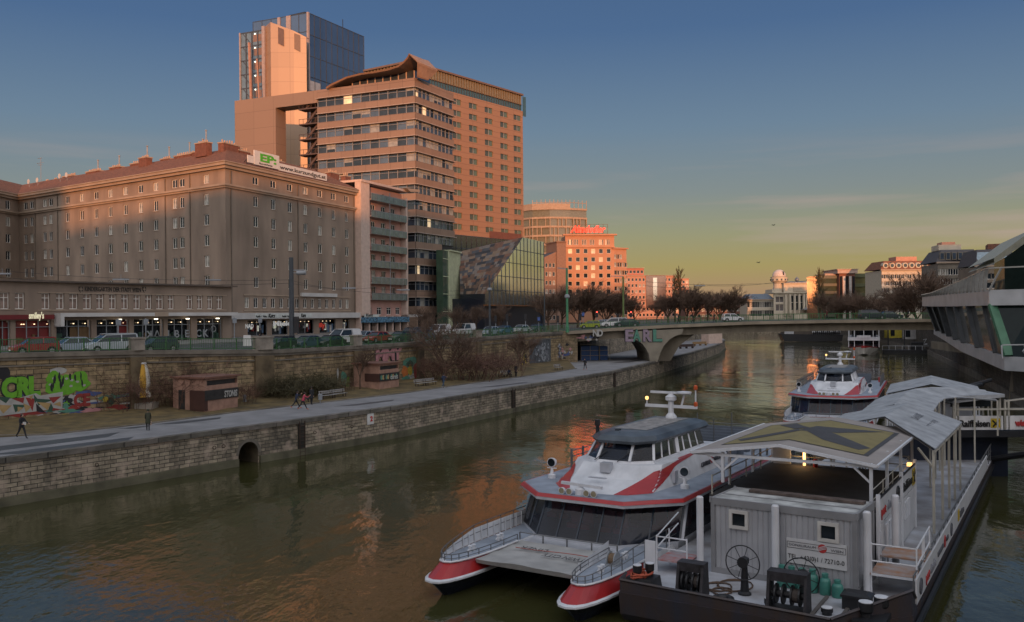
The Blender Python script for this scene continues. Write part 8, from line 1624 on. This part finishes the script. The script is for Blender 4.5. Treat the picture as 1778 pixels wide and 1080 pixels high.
# ---- people
SKIN = M('skin', (.42, .25, .17), .6); HAIRD = M('dark_hair', (.02, .014, .01), .7); SHOE = M('dark_shoe', (.02, .02, .022), .6)
def person(pos, th, H=1.75, lean=0, stride=.0, arms=(.15, -.15), bend=(.2, .2), top=None, legs=None, shoe=None, label='', sit=False, hood=False, coat=False, extra=None, group=None):
    k = H / 1.75; V = {}; pz = .93 if not sit else .46
    R = lambda a_, l_: (l_ * math.sin(a_), -l_ * math.cos(a_))
    V['pel'] = (0, 0, pz); sl_ = math.sin(lean); cl = math.cos(lean)
    up = lambda d_, y=0: (sl_ * d_, y, pz + cl * d_)
    V['waist'] = up(.16); V['chest'] = up(.38); V['nk0'] = up(.52); V['neck'] = up(.58); V['head'] = (up(.66)[0] + .02, 0, up(.66)[2]); V['crown'] = (up(.78)[0] + .02, 0, up(.78)[2])
    rad_ = {'pel': (.15, .13), 'waist': (.14, .11), 'chest': (.17, .12), 'nk0': (.1, .08), 'neck': (.055, .055), 'head': (.085, .095), 'crown': (.07, .08)}; E = [('pel', 'waist'), ('waist', 'chest'), ('chest', 'nk0'), ('nk0', 'neck'), ('neck', 'head'), ('head', 'crown')]
    V['nose'] = (V['head'][0] + .11, 0, V['head'][2] + .0); rad_['nose'] = (.02, .02); E.append(('head', 'nose'))
    for s_, n_ in ((1, 'l'), (-1, 'r')):
        a_ = stride * s_; kb = (.5 * abs(stride) + .1) if a_ < 0 else .05
        if sit: kn = (.42, s_ * .11, pz + .02); an = (.46, s_ * .11, .08)
        else:
            d_ = R(a_, .44); kn = (d_[0], s_ * .09, pz + d_[1]); d2 = R(a_ - kb, .42); an = (kn[0] + d2[0], s_ * .085, max(.07, kn[2] + d2[1]))
        V['hip' + n_] = (0, s_ * .095, pz - .03); V['kn' + n_] = kn; V['an' + n_] = an; V['to' + n_] = (an[0] + .17, an[1], max(.04, an[2] - .04))
        rad_.update({'hip' + n_: (.1, .1), 'kn' + n_: (.062, .065), 'an' + n_: (.042, .045), 'to' + n_: (.04, .035)}); E += [('pel', 'hip' + n_), ('hip' + n_, 'kn' + n_), ('kn' + n_, 'an' + n_), ('an' + n_, 'to' + n_)]
        sh__ = up(.47, s_ * .17); ar_ = arms[0 if s_ > 0 else 1]; be = bend[0 if s_ > 0 else 1]; d_ = R(ar_ + lean, .28); el = (sh__[0] + d_[0], sh__[1] + s_ * .04, sh__[2] + d_[1]); d2 = R(ar_ + be + lean, .25); wr = (el[0] + d2[0], el[1], el[2] + d2[1]); d3 = R(ar_ + be + lean, .08); ha = (wr[0] + d3[0], wr[1], wr[2] + d3[1])
        V.update({'sh' + n_: sh__, 'el' + n_: el, 'wr' + n_: wr, 'ha' + n_: ha}); rad_.update({'sh' + n_: (.07, .07), 'el' + n_: (.048, .048), 'wr' + n_: (.032, .03), 'ha' + n_: (.038, .022)}); E += [('chest', 'sh' + n_), ('sh' + n_, 'el' + n_), ('el' + n_, 'wr' + n_), ('wr' + n_, 'ha' + n_)]
        for j in range(5):
            q = (j - 1.5) * .02 if j < 4 else -.045; l_ = (.075, .085, .08, .065, .05)[j]; d4 = R(ar_ + be + lean + .35, l_); fn = 'f%d%s' % (j, n_); V[fn] = (ha[0] + d4[0] + (q if j < 4 else .04), ha[1] + (.0 if j < 4 else -s_ * .03), ha[2] + d4[1] * (1 if j < 4 else .4)); rad_[fn] = (.009, .009); E.append(('ha' + n_, fn))
    names = list(V); bm_v = [tuple(c_ * k for c_ in V[n_]) for n_ in names]; me = bpy.data.meshes.new('body'); me.from_pydata(bm_v, [(names.index(a_), names.index(b_)) for a_, b_ in E], []); tmp = bpy.data.objects.new('tmp', me); COL.objects.link(tmp)
    md = tmp.modifiers.new('skin', 'SKIN'); md.use_smooth_shade = True; tmp.modifiers.new('ss', 'SUBSURF').levels = 1
    for i, n_ in enumerate(names): d_ = me.skin_vertices[0].data[i]; d_.radius = tuple(q * k for q in rad_[n_]); d_.use_root = (n_ == 'pel')
    bpy.context.view_layer.update(); out = bpy.data.meshes.new_from_object(tmp.evaluated_get(bpy.context.evaluated_depsgraph_get())); bpy.data.objects.remove(tmp); out.name = 'body'; out.materials.clear()
    for m_ in (SKIN, top, legs, shoe or SHOE): out.materials.append(m_)
    hz = V['neck'][2] * k; hx = V['neck'][0]
    wl_ = [Vector(V['ha' + n_]) * k for n_ in 'lr']; hd = Vector(V['head']) * k; an_ = [Vector(V['an' + n_]) * k for n_ in 'lr']; pel = Vector(V['pel']) * k
    for p in out.polygons:
        c_ = p.center; m_ = 1
        if (c_ - hd).length < .17 * k and c_.z > (V['neck'][2] - .0) * k: m_ = 0
        elif any((c_ - w_).length < .1 * k for w_ in wl_): m_ = 0
        elif any(c_.z < a_.z + .04 and (c_ - a_).length < .28 * k for a_ in an_): m_ = 3
        elif (c_.z < (pz - (.28 if coat else .02)) * k and abs(c_.y) < .17 * k) or (sit and c_.z < (pz + .08) * k and c_.x > .05): m_ = 2
        p.material_index = m_
    t_ = thing('person', label, 'person', pos, math.pi / 2 - th, group); put(out, 'body', t_)
    hm = MB(); hc_ = V['head'][0] - .015, 0, V['head'][2] + .035; prof_ = [(.105 * math.cos(a_) if a_ > -.6 else .09, .125 * math.sin(a_)) for a_ in (-.5, -.1, .3, .7, 1.1, 1.45)]; hm.lathe((hc_[0] * k - .015, 0, hc_[2] * k), [(r_ * k, h_ * k) for r_, h_ in prof_], 12); hm.build('hood' if hood else 'hair', top if hood else HAIRD, t_, smooth=True)
    if coat:
        cm_ = MB(); cm_.loft([[(.17 * math.cos(a_) * k * s__ + x__ * k, .19 * math.sin(a_) * k * s__, z__ * k) for a_ in [2 * math.pi * j / 10 for j in range(10)]] for s__, x__, z__ in ((1.12, 0, pz - .32), (1.02, 0, pz - .05), (.95, sl_ * .2, pz + .18 * cl))], 0, cap=False); cm_.build('coat_skirt', top, t_, smooth=True)
    if extra: extra(t_, {n_: tuple(c_ * k for c_ in V[n_]) for n_ in names})
    return t_
def at_px(px, py, z=QZ): x, y = G(px, py, z); return (x, y, z + .01)
def cl(n, c): return M('cloth_' + n, c, .85, var=.15, scale=6)
BK, NV, OL_, PKC, RDC = cl('black', (.015, .016, .02)), cl('navy', (.02, .03, .06)), cl('olive', (.035, .04, .022)), cl('pink_red', (.45, .06, .1)), cl('jeans', (.03, .04, .07))
def bagx(col, name, w_=.3, h_=.26):
    def f(t_, V): p = V['har']; mb = MB(); mb.box(p[0] - w_/2, p[0] + w_/2, p[1] - .05, p[1] + .05, p[2] - .12 - h_, p[2] - .12); mb.tube([(p[0] - .08, p[1], p[2] - .12), (p[0], p[1], p[2] + .02), (p[0] + .08, p[1], p[2] - .12)], .01, 4); o = mb.build(name, col); o.location = t_.location; o.rotation_euler = t_.rotation_euler; tag(o, 'pale bag hanging from the hand of the hooded walker by the umbrella', 'bag')
    return f
def paperx(t_, V): p = V['har']; mb = MB(); mb.box(p[0] - .02, p[0] + .28, p[1] + .0, p[1] + .02, p[2] - .02, p[2] + .18); o = mb.build('folded_paper', FASC); o.location = t_.location; o.rotation_euler = t_.rotation_euler; tag(o, 'white folded paper held by the walker at the far left', 'paper')
person(at_px(38, 763), rad(115), 1.8, .05, .42, (.5, .2), (.7, 1.1), BK, BK, label='person in dark jacket striding along the path at the far left, holding paper', extra=paperx)
person(at_px(257, 748), rad(-20), 1.62, .22, .12, (.1, .1), (.3, .15), OL_, BK, label='stooped person in dark olive hooded coat with a pale bag, by the umbrella', hood=True, coat=True, extra=bagx(M('bag_beige', (.45, .32, .25), .7), 'bag'))
person(at_px(514, 711), rad(60), 1.72, .25, .5, (.7, -.5), (1.3, 1.3), NV, BK, cl('orange_shoe', (.5, .12, .03)), 'runner in navy and red top, left one of the pair')
person(at_px(526, 713), rad(60), 1.68, .3, -.45, (-.4, .6), (1.3, 1.3), PKC, BK, cl('orange_shoe', (.5, .12, .03)), 'runner in pink-red top, right one of the pair')
person(at_px(541, 703), rad(15), 1.75, .02, .1, (.1, -.1), (.2, .2), BK, BK, label='person in black coat standing beside the running pair', coat=True)
person(at_px(770, 675), rad(25), 1.78, .12, .45, (-.5, .5), (1.4, 1.4), NV, cl('blue_tights', (.03, .06, .1)), FASC, 'runner in dark blue with white shoes below the spreading tree')
person(at_px(896, 655), rad(200), 1.78, .02, .08, (.1, .0), (.2, .2), BK, BK, label='person in black coat standing beside the seated one', coat=True)
person(at_px(884, 655), rad(150), 1.72, .05, 0, (.5, .4), (.6, .8), NV, BK, label='person sitting on the bench next to the standing one', sit=True)
person(at_px(1016, 643), rad(205), 1.78, .1, -.4, (-.5, .5), (1.4, 1.4), BK, BK, cl('orange_shoe', (.5, .12, .03)), 'lone runner in black with orange shoes near the bridge')
for px, dep, lb in ((1178, 1.6, 'pedestrian on the bridge beyond the graffiti, leftmost'), (1203, 1.8, 'pedestrian on the bridge in front of the poplar'), (1240, 1.5, 'pedestrian on the bridge left of the white hatchback'), (1436, 1.7, 'pedestrian in dark red on the bridge below the observatory trees'), (1577, 1.6, 'pedestrian on the bridge near its right end')):
    i = max(j for j in range(len(bpx) - 1) if bpx[j][0] <= px); t__ = (px - bpx[i][0]) / (bpx[i+1][0] - bpx[i][0]); p = xy(px, 555, BY + dep); person(p + (bz2[i] + (bz2[i+1] - bz2[i]) * t__ + .01,), rad(90 if px % 2 else -90), 1.75, .03, .3, (.3, -.3), (.3, .3), cl('dark_red', (.12, .02, .02)) if px == 1436 else BK, BK, label=lb)
x, y, z, th, i = lane(452, 23, py=590); person((x, y, z + .15), rad(90), 1.75, .03, .25, (.3, -.3), (.3, .3), BK, BK, label='person in black on the pavement before the dark lit shop windows') 
# dog by the black-coated person
dg = thing('dog', 'small dark dog beside the person in black coat on the path', 'dog', at_px(532, 699), .6); mb = MB()
mb.loft([[(x, r_ * math.cos(a_), .34 + dz + r_ * 1.1 * math.sin(a_)) for a_ in [j * math.pi / 4 for j in range(8)]] for x, r_, dz in ((-.3, .05, .03), (-.22, .09, 0), (0, .09, .02), (.2, .12, 0), (.3, .09, .06), (.38, .06, .16), (.46, .07, .2), (.54, .04, .17), (.62, .025, .15))])
for x, bkx in ((-.24, -.06), (.2, .02)):
    for y in (-.06, .06): mb.tube([(x, y, .32), (x + bkx * -1, y, .2), (x + bkx, y, .1), (x, y, .0)], .035, 6, 0, .018)
mb.tube([(-.3, 0, .38), (-.42, 0, .5)], .02, 5); mb.loft([[(.44, -.06, .6), (.48, -.03, .6), (.46, -.05, .66)], [(.44, -.05, .66), (.46, -.04, .66), (.45, -.045, .68)]]); mb.build('body', BK, dg)
# ---- kiosks, umbrella, benches, bollard, container
KPK = M('kiosk_pink_concrete', (.34, .2, .145), .9, var=.18, scale=1.6, bump=.3); KDK = M('kiosk_shutter', (.03, .027, .025), .6, var=.3, scale=3); KBR = M('kiosk_brown', (.06, .025, .018), .6); KRF = M('kiosk_roof', (.17, .08, .055), .7)
def kiosk(pc, th, Lr, Ll, H, label, k2=False):
    t_ = thing('kiosk', label, 'kiosk', pc + (QZ,), math.pi / 2 - th, 'pink concrete kiosks on the promenade')
    # local x: along the front to the right/away; y: into the kiosk (left)
    mb = MB(); h1, h2, h3 = H * .34, H * .62, H * .72
    wall_holes(mb, Lr, 0, H - .15, [(.15 if k2 else .25, Lr - .1, h3 + .1, H - .35), (-.0 + .02, Lr - .02, h1, h2)], .3)
    mb.poly([(0, Ll, 0), (0, 0, 0), (0, 0, H - .15), (0, Ll, H - .15)]); mb.poly([(Lr, 0, 0), (Lr, Ll, 0), (Lr, Ll, H - .15), (Lr, 0, H - .15)]); mb.poly([(Lr, Ll, 0), (0, Ll, 0), (0, Ll, H - .15), (Lr, Ll, H - .15)])
    mb.build('walls', KPK, t_); mb = MB(); mb.box(-.2, Lr + .2, -.25, Ll + .2, H - .15, H); mb.build('roof', KRF, t_)
    mb = MB(); mb.box(.2, Lr - .1, .2, .26, h3, H - .3, 0); mb.box(-.06, Lr + .03, -.08, .3, h1, h2, 0); mb.box(-.09, .3, -.05, Ll * (.45 if not k2 else .55), h1 - (.0 if k2 else .9), h2, 1); mb.build('shutter', [KDK, KBR], t_)
    if not k2: mb = MB(); mb.box(-.03, .02, Ll * .62, Ll * .82, .15, h2, 0); mb.build('door', KDK, t_)
    text('STONiS' if not k2 else 'ons', .8, GW, t_, None, (Lr * (.55 if not k2 else .5), -.12, h1 + .12), width=Lr * .4, shear=.1, bold=.02, name='graffiti_lettering')
    if k2:
        g_ = MB()
        for j in range(10): x_ = .3 + j * (Lr - .6) / 10; g_.poly([(x_ + .25 * math.cos(a_) * rs.uniform(.6, 1.2), -.1 - .001 * j, (h1 + h2) / 2 + .28 * math.sin(a_)) for a_ in [q * math.pi / 5 for q in range(10)]], j % 3)
        g_.build('graffiti', [GC, GT, GK], t_)
    return t_
kiosk(G(356, 717, QZ), rad(24), 4.2, 3.7, 3.15, 'pink concrete kiosk with black shutters and white tag, near the umbrella'); kiosk(G(659, 679, QZ), rad(26), 3.9, 3.5, 3.1, 'pink concrete kiosk with painted counter, behind the thin young tree', True)
um = thing('parasol', 'closed yellow and white striped parasol in a stone base', 'parasol', at_px(249, 716, QZ)); mb = MB(); mb.box(-.75, .75, -.55, .55, 0, .65); mb.build('base', PEDM, um); mb = MB(); mb.lathe((0, 0, 0), [(.05, .6), (.05, 4.2)], 8); mb.build('pole', HULLW, um)
mb = MB(); n = 20; prf = [(.42, 1.15), (.36, 1.5), (.26, 1.75), (.3, 1.85), (.38, 2.3), (.36, 2.8), (.28, 3.5), (.18, 4.05), (.16, 4.12)]; i0 = 0
for (r0_, z0_), (r1_, z1_) in zip(prf, prf[1:]):
    for j in range(n):
        w_ = lambda j_, r_: r_ * (1.12 if j_ % 2 else .88); a0_, a1_ = 2 * math.pi * j / n, 2 * math.pi * (j + 1) / n
        mb.poly([(w_(j, r0_) * math.cos(a0_), w_(j, r0_) * math.sin(a0_), z0_), (w_(j+1, r0_) * math.cos(a1_), w_(j+1, r0_) * math.sin(a1_), z0_), (w_(j+1, r1_) * math.cos(a1_), w_(j+1, r1_) * math.sin(a1_), z1_), (w_(j, r1_) * math.cos(a0_), w_(j, r1_) * math.sin(a0_), z1_)], 0 if (j // 2) % 3 else 1)
mb.lathe((0, 0, 4.1), [(.22, 0), (.2, .1), (.05, .16)], 10, 2); um.location.z += .22; um.scale = (1.45, 1.45, 1); mb.build('canopy', [M('parasol_yellow', (.52, .3, .04), .8), M('parasol_white', (.5, .47, .4), .8), FASC], um)
SLT_ = M('bench_slats', (.3, .29, .28), .6, var=.2, scale=3); BFR = M('bench_frame', (.05, .03, .025), .7)
bm = None
for k, (px, py, lb) in enumerate(((572, 694, 'left bench of the pair right of the walkers'), (591, 691, 'right bench of the pair right of the walkers'), (733, 672, 'left bench of the pair by the second kiosk'), (750, 670, 'right bench of the pair by the second kiosk'), (881, 655, 'bench with a seated person'), (972, 643, 'bench nearest the bridge beside the lone runner'))):
    x, y = G(px, py, QZ); th = rad(36 if px < 700 else 32); 
    if bm is None:
        bm = thing('bench', lb, 'bench', (x, y, QZ), math.pi / 2 - th, 'benches along the path'); mb = MB()
        for q in range(3): mb.box(-1.0, 1.0, -.05 + q * .15, .07 + q * .15, .44, .48)
        mb.build('seat', SLT_, bm); mb = MB()
        for q in range(2): mb.box(-1.0, 1.0, .44 + q * .03, .47 + q * .03, .6 + q * .17, .73 + q * .17)
        mb.build('backrest', SLT_, bm)
        for s_ in (-.75, .75): mb = MB(); mb.bar((s_, 0, 0), (s_, 0, .44), .06); mb.bar((s_, .36, 0), (s_, .46, .85), .06); mb.bar((s_, -.05, .42), (s_, .4, .42), .06); mb.build('leg', BFR, bm)
    else: dup(bm, (x, y, QZ), math.pi / 2 - th, lb)
bo = thing('bollard', 'short grey bollard on the grass right of the first kiosk', 'bollard', at_px(425, 703)); mb = MB(); mb.lathe((0, 0, 0), [(.18, 0), (.17, .7), (.2, .75), (.2, .9), (.05, .98)], 10); mb.build('body', GREY, bo)
bi = thing('litter_bin', 'small litter bin on a post at the left bench', 'litter bin', at_px(556, 702)); mb = MB(); mb.lathe((0, 0, 0), [(.04, 0), (.04, .4), (.2, .42), (.22, .95), (.2, .97)], 10); mb.build('body', GREY, bi)
BLUC = M('container_blue', (.02, .07, .2), .5, var=.15, scale=1); x, y = G(1009, 626, QZ); cb = thing('site_container', 'blue site container with scaffolding under the left end of the bridge', 'container', (x, y, QZ), .12); mb = MB(); mb.box(0, 3.2, 0, 3, 0, 2.6, 0); mb.box(3.6, 5.0, .5, 3, 0, 2.5, 0); mb.build('body', BLUC, cb); mb = MB()
for q in (-.1, 1.6, 3.3, 5.2): mb.bar((q, -.4, 0), (q, -.4, 3.2), .06)
for z in (.9, 1.8, 2.9): mb.bar((-.1, -.4, z), (5.2, -.4, z), .07)
mb.build('scaffold', M('scaffold_tube', (.3, .25, .18), .5), cb)
# fence panel, quay things beyond the bridge
x, y = G(1236, 596, QZ); qb = thing('quay_hut', 'pale box-shaped hut at the end of the left quay beyond the bridge', 'hut', (x, y, QZ), .5); mb = MB(); mb.box(-2.4, 2.4, -1.5, 1.5, 0, 3.0); mb.box(-2.6, 2.6, -1.7, 1.7, 3.0, 3.15); mb.build('body', CURT if False else PALE, qb)
for px, py, lb in ((1192, 605, 'dark bench group on the quay just past the bridge pier'), (1216, 600, 'stacked wooden pallets on the quay past the bridge')): x, y = G(px, py, QZ); o = thing('quay_furniture', lb, 'furniture', (x, y, QZ), .6); mb = MB(); mb.box(-2.5, 2.5, -.3, .3, .4, .55); mb.box(-2.5, 2.5, .2, .3, .55, 1.0); [mb.box(q - .1, q + .1, -.3, .3, 0, .4) for q in (-2, 0, 2)]; mb.build('frame', BFR if px < 1200 else M('pallet_wood', (.25, .16, .08), .8), o)
# ---- lamp posts, traffic signs, wires
def post(px, Y, ytop, zb, mat, label, cat='lamp post', arm=None, r_=.13, name='street_lamp', group=None):
    x, y = xy(px, 500, Y); h = Zat(px, ytop, Y) - zb; t_ = thing(name, label, cat, (x, y, zb), 0, group); mb = MB(); mb.lathe((0, 0, 0), [(r_ * 1.3, 0), (r_ * 1.3, 1), (r_, 1.1), (r_ * .8, h)], 10); mb.build('pole', mat, t_); return t_, h
t_, h = post(506, 98, 447, 7.9, M('dark_pole_paint', (.045, .055, .065), .5), 'tall dark grey pole with a signal box at the railing, before the corner block', 'pole', r_=.3); mb = MB(); zc = h - 1.7; mb.lathe((1.1, 0, zc), [(.22, -.5), (.22, .5)], 12, 0, 'x'); mb.bar((0, 0, zc + .3), (1.5, 0, zc + .3), .1); mb.bar((0, 0, zc), (1.5, 0, zc), .08); mb.build('camera_housing', GREY, t_); mb = MB(); mb.box(.3, .75, -.25, .25, 1.6, 3.4); mb.build('signal_box', DARKM, t_)
GPP = M('green_pole_paint', (.06, .22, .11), .5)
t_, h = post(984.5, 150, 465, 8.2, GPP, 'bright green lamp post at the left end of the bridge', r_=.22); mb = MB(); mb.lathe((0, 0, h * .53), [(.25, 0), (.45, .15), (.4, .5), (.15, .7)], 10); mb.bar((0, 0, h - .2), (-1.6, 0, h), .14); mb.build('fittings', GREY, t_)
t_, h = post(1082, 185, 480, 8.4, M('olive_pole_paint', (.12, .17, .05), .5), 'olive green lamp post before the sunlit house', r_=.22); mb = MB(); mb.bar((0, 0, h), (-2.5, 0, h + .1), .12); mb.build('arm', GREY, t_)
t_, h = post(850, 135, 478, 8.0, M('dark_pole_paint'), 'tall grey lamp post with a camera before the slanted building', r_=.17); mb = MB(); mb.lathe((0, 0, h * .75), [(.3, 0), (.4, .15), (.3, .45)], 10); mb.build('fittings', GREY, t_)
t_, h = post(945, 165, 500, 8.0, M('dark_pole_paint'), 'thin dark lamp post at the right edge of the slanting glass', r_=.13)
for i, (px, top, Y) in enumerate(((860, 548, 150), (880, 546, 158), (912, 545, 160), (935, 548, 165), (968, 548, 160), (1007, 545, 165), (1012, 540, 170), (1036, 540, 168), (1062, 548, 175), (1072, 545, 172), (1095, 540, 168))):
    t_, h = post(px, Y, top, 8.0, GREY, 'traffic signal post near the bridge junction, number %s from the left' % ('first', 'second', 'third', 'fourth', 'fifth', 'sixth', 'seventh', 'eighth', 'ninth', 'tenth', 'eleventh')[i], 'traffic signal', r_=.06, name='traffic_signal', group='signal posts at the junction'); mb = MB(); mb.box(-.22, .22, -.15, .15, h - 1.2, h, 0); mb.box(-.1, .1, -.17, -.15, h - .3, h - .12, 1) if i in (7, 10) else mb.box(-.25, .25, -.2, -.16, h - .9, h - .3, 2) if i in (3, 6) else None; mb.build('signal_head', [BLACKM, M('red_signal', (1, .05, .03), emit=4), M('blue_sign', (.05, .1, .3), .5)], t_)
mb = MB(); a_ = xy(-40, 470, 100)
WIR = M('wire', (.02, .02, .02), .6)
def wire(pts, label, r_=.018):
    P_ = [xy(px, py, Y) + (Zat(px, py, Y),) for px, py, Y in pts]; out = []
    for a_, b_ in zip(P_, P_[1:]):
        for k in range(8): t0 = k / 8; p = lerp3(a_, b_, t0); out.append((p[0], p[1], p[2] - .5 * 4 * t0 * (1 - t0)))
    out.append(P_[-1]); mb = MB(); mb.tube([tuple(q[k] - out[0][k] for k in range(3)) for q in out], r_, 4); o = mb.build('overhead_wire', WIR); o.location = out[0]; tag(o, label, 'wire', 'overhead street wires')
wire([(-20, 468, 110), (503, 486, 98), (640, 500, 120), (850, 500, 135), (985, 530, 150)], 'upper overhead wire crossing the fronts of the houses')
wire([(-20, 480, 104), (503, 492, 98), (800, 512, 130), (985, 540, 150)], 'lower overhead wire crossing the fronts of the houses')
wire([(1120, 489, 230), (1300, 493, 260), (1420, 484, 300)], 'overhead wire left of the observatory, against the sky', .04); wire([(1120, 496, 230), (1230, 496, 240), (1345, 490, 300)], 'lower overhead wire left of the observatory', .04)
for px, py, Y, lb in ((210, 485, 106, 'street lamp hanging on the wires before the left facade'), (370, 486, 108, 'street lamp hanging on the wires near the building corner'), (4, 475, 104, 'street lamp hanging on the wires at the left edge'), (606, 500, 125, 'street lamp hanging on the wires before the balconies'), (700, 503, 128, 'street lamp hanging on the wires before the office tower'), (1215, 496, 240, 'lamp hanging on the wires above the bridge grove')):
    x, y = xy(px, py, Y); o_ = thing('hanging_lamp', lb, 'lamp', (x, y, Zat(px, py, Y)), .2, 'lamps hung on the street wires'); mb = MB(); k_ = 1.6 if Y > 200 else 1; mb.box(-.9 * k_, .9 * k_, -.2, .2, -.1, .08 * k_); mb.bar((0, 0, 0), (0, 0, .6), .04); mb.build('body', GREY, o_)
for px, py, Y, lb in ((1343, 391, 140, 'small bird high above the observatory'), (1317, 456, 140, 'small bird low over the horizon left of the observatory')):
    x, y = xy(px, py, Y); b_ = thing('bird', lb, 'bird', (x, y, Zat(px, py, Y)), .4, 'birds in the sky'); mb = MB(); mb.loft([[(x_, r_ * math.cos(a_), r_ * math.sin(a_)) for a_ in (0, 1.57, 3.14, 4.71)] for x_, r_ in ((-.25, .02), (0, .06), (.15, .05), (.25, .01))])
    for s_ in (1, -1): mb.loft([[(-.06, s_ * .04, 0), (.1, s_ * .04, 0), (.02, s_ * .04, .02)], [(-.05, s_ * .28, .14), (.06, s_ * .28, .14), (0, s_ * .28, .15)], [(-.08, s_ * .55, .02), (-.03, s_ * .55, .02), (-.05, s_ * .55, .025)]])
    mb.build('body', BLACKM, b_)
# A-board
x, y, z, th, i = lane(429, 15, py=590); ab = thing('a_board', 'white pavement sign board leaning outside the left lit shop', 'sign board', (x, y, z), .3); mb = MB(); mb.loft([[(-.5, -.4, 0), (.5, -.4, 0), (.5, -.36, 0), (-.5, -.36, 0)], [(-.42, -.05, 1.3), (.42, -.05, 1.3), (.42, -.01, 1.3), (-.42, -.01, 1.3)]]); mb.build('board', FASC, ab)
# yellow float light drifting near the bank
# ================================================================== city behind the photographer (shades the lower storeys from the low sun)
tn = math.tan(SUN_EL); sx_, sy_ = math.sin(SUN_AZ), math.cos(SUN_AZ)
BACKM = M('back_row_render', (.3, .25, .2), .85)
zb0 = 33 + (142 + 90) * tn
ocr = random.Random(21)
for i, (x0, x1, dz) in enumerate(((-330, -214, 22), (-214, -158, 9), (-158, -136, 9), (-136, -110, 1.5), (-110, -84, 2.5), (-84, -66, 10), (-66, -38, 1.2), (-38, -26, 3), (-26, -8, 5), (-8, 36, 12), (36, 80, 8), (80, 130, 5), (130, 200, 4))):
    Y0 = -90; w_ = x1 - x0; h = zb0 - 3.5 + dz
    t_ = thing('street_house', 'plain city house in the row behind the near bridge', 'building', (x0, Y0, 7.4), 0, 'city houses behind the near bridge')
    F_ = Fr((x0, Y0), math.pi / 2, 7.4); mb = MB(); mb.box(0, w_, -16, 0, 0, h - 7.4 - 2.5); mb.build('wall', BACKM, t_, F_)
    mb = MB(); mb.loft([[(0, -16, h - 9.9), (w_, -16, h - 9.9), (w_, 0, h - 9.9), (0, 0, h - 9.9)], [(1, -10, h - 7.4), (w_ - 1, -10, h - 7.4), (w_ - 1, -6, h - 7.4), (1, -6, h - 7.4)]]); mb.build('roof', TILE, t_, F_)
flush_windows()
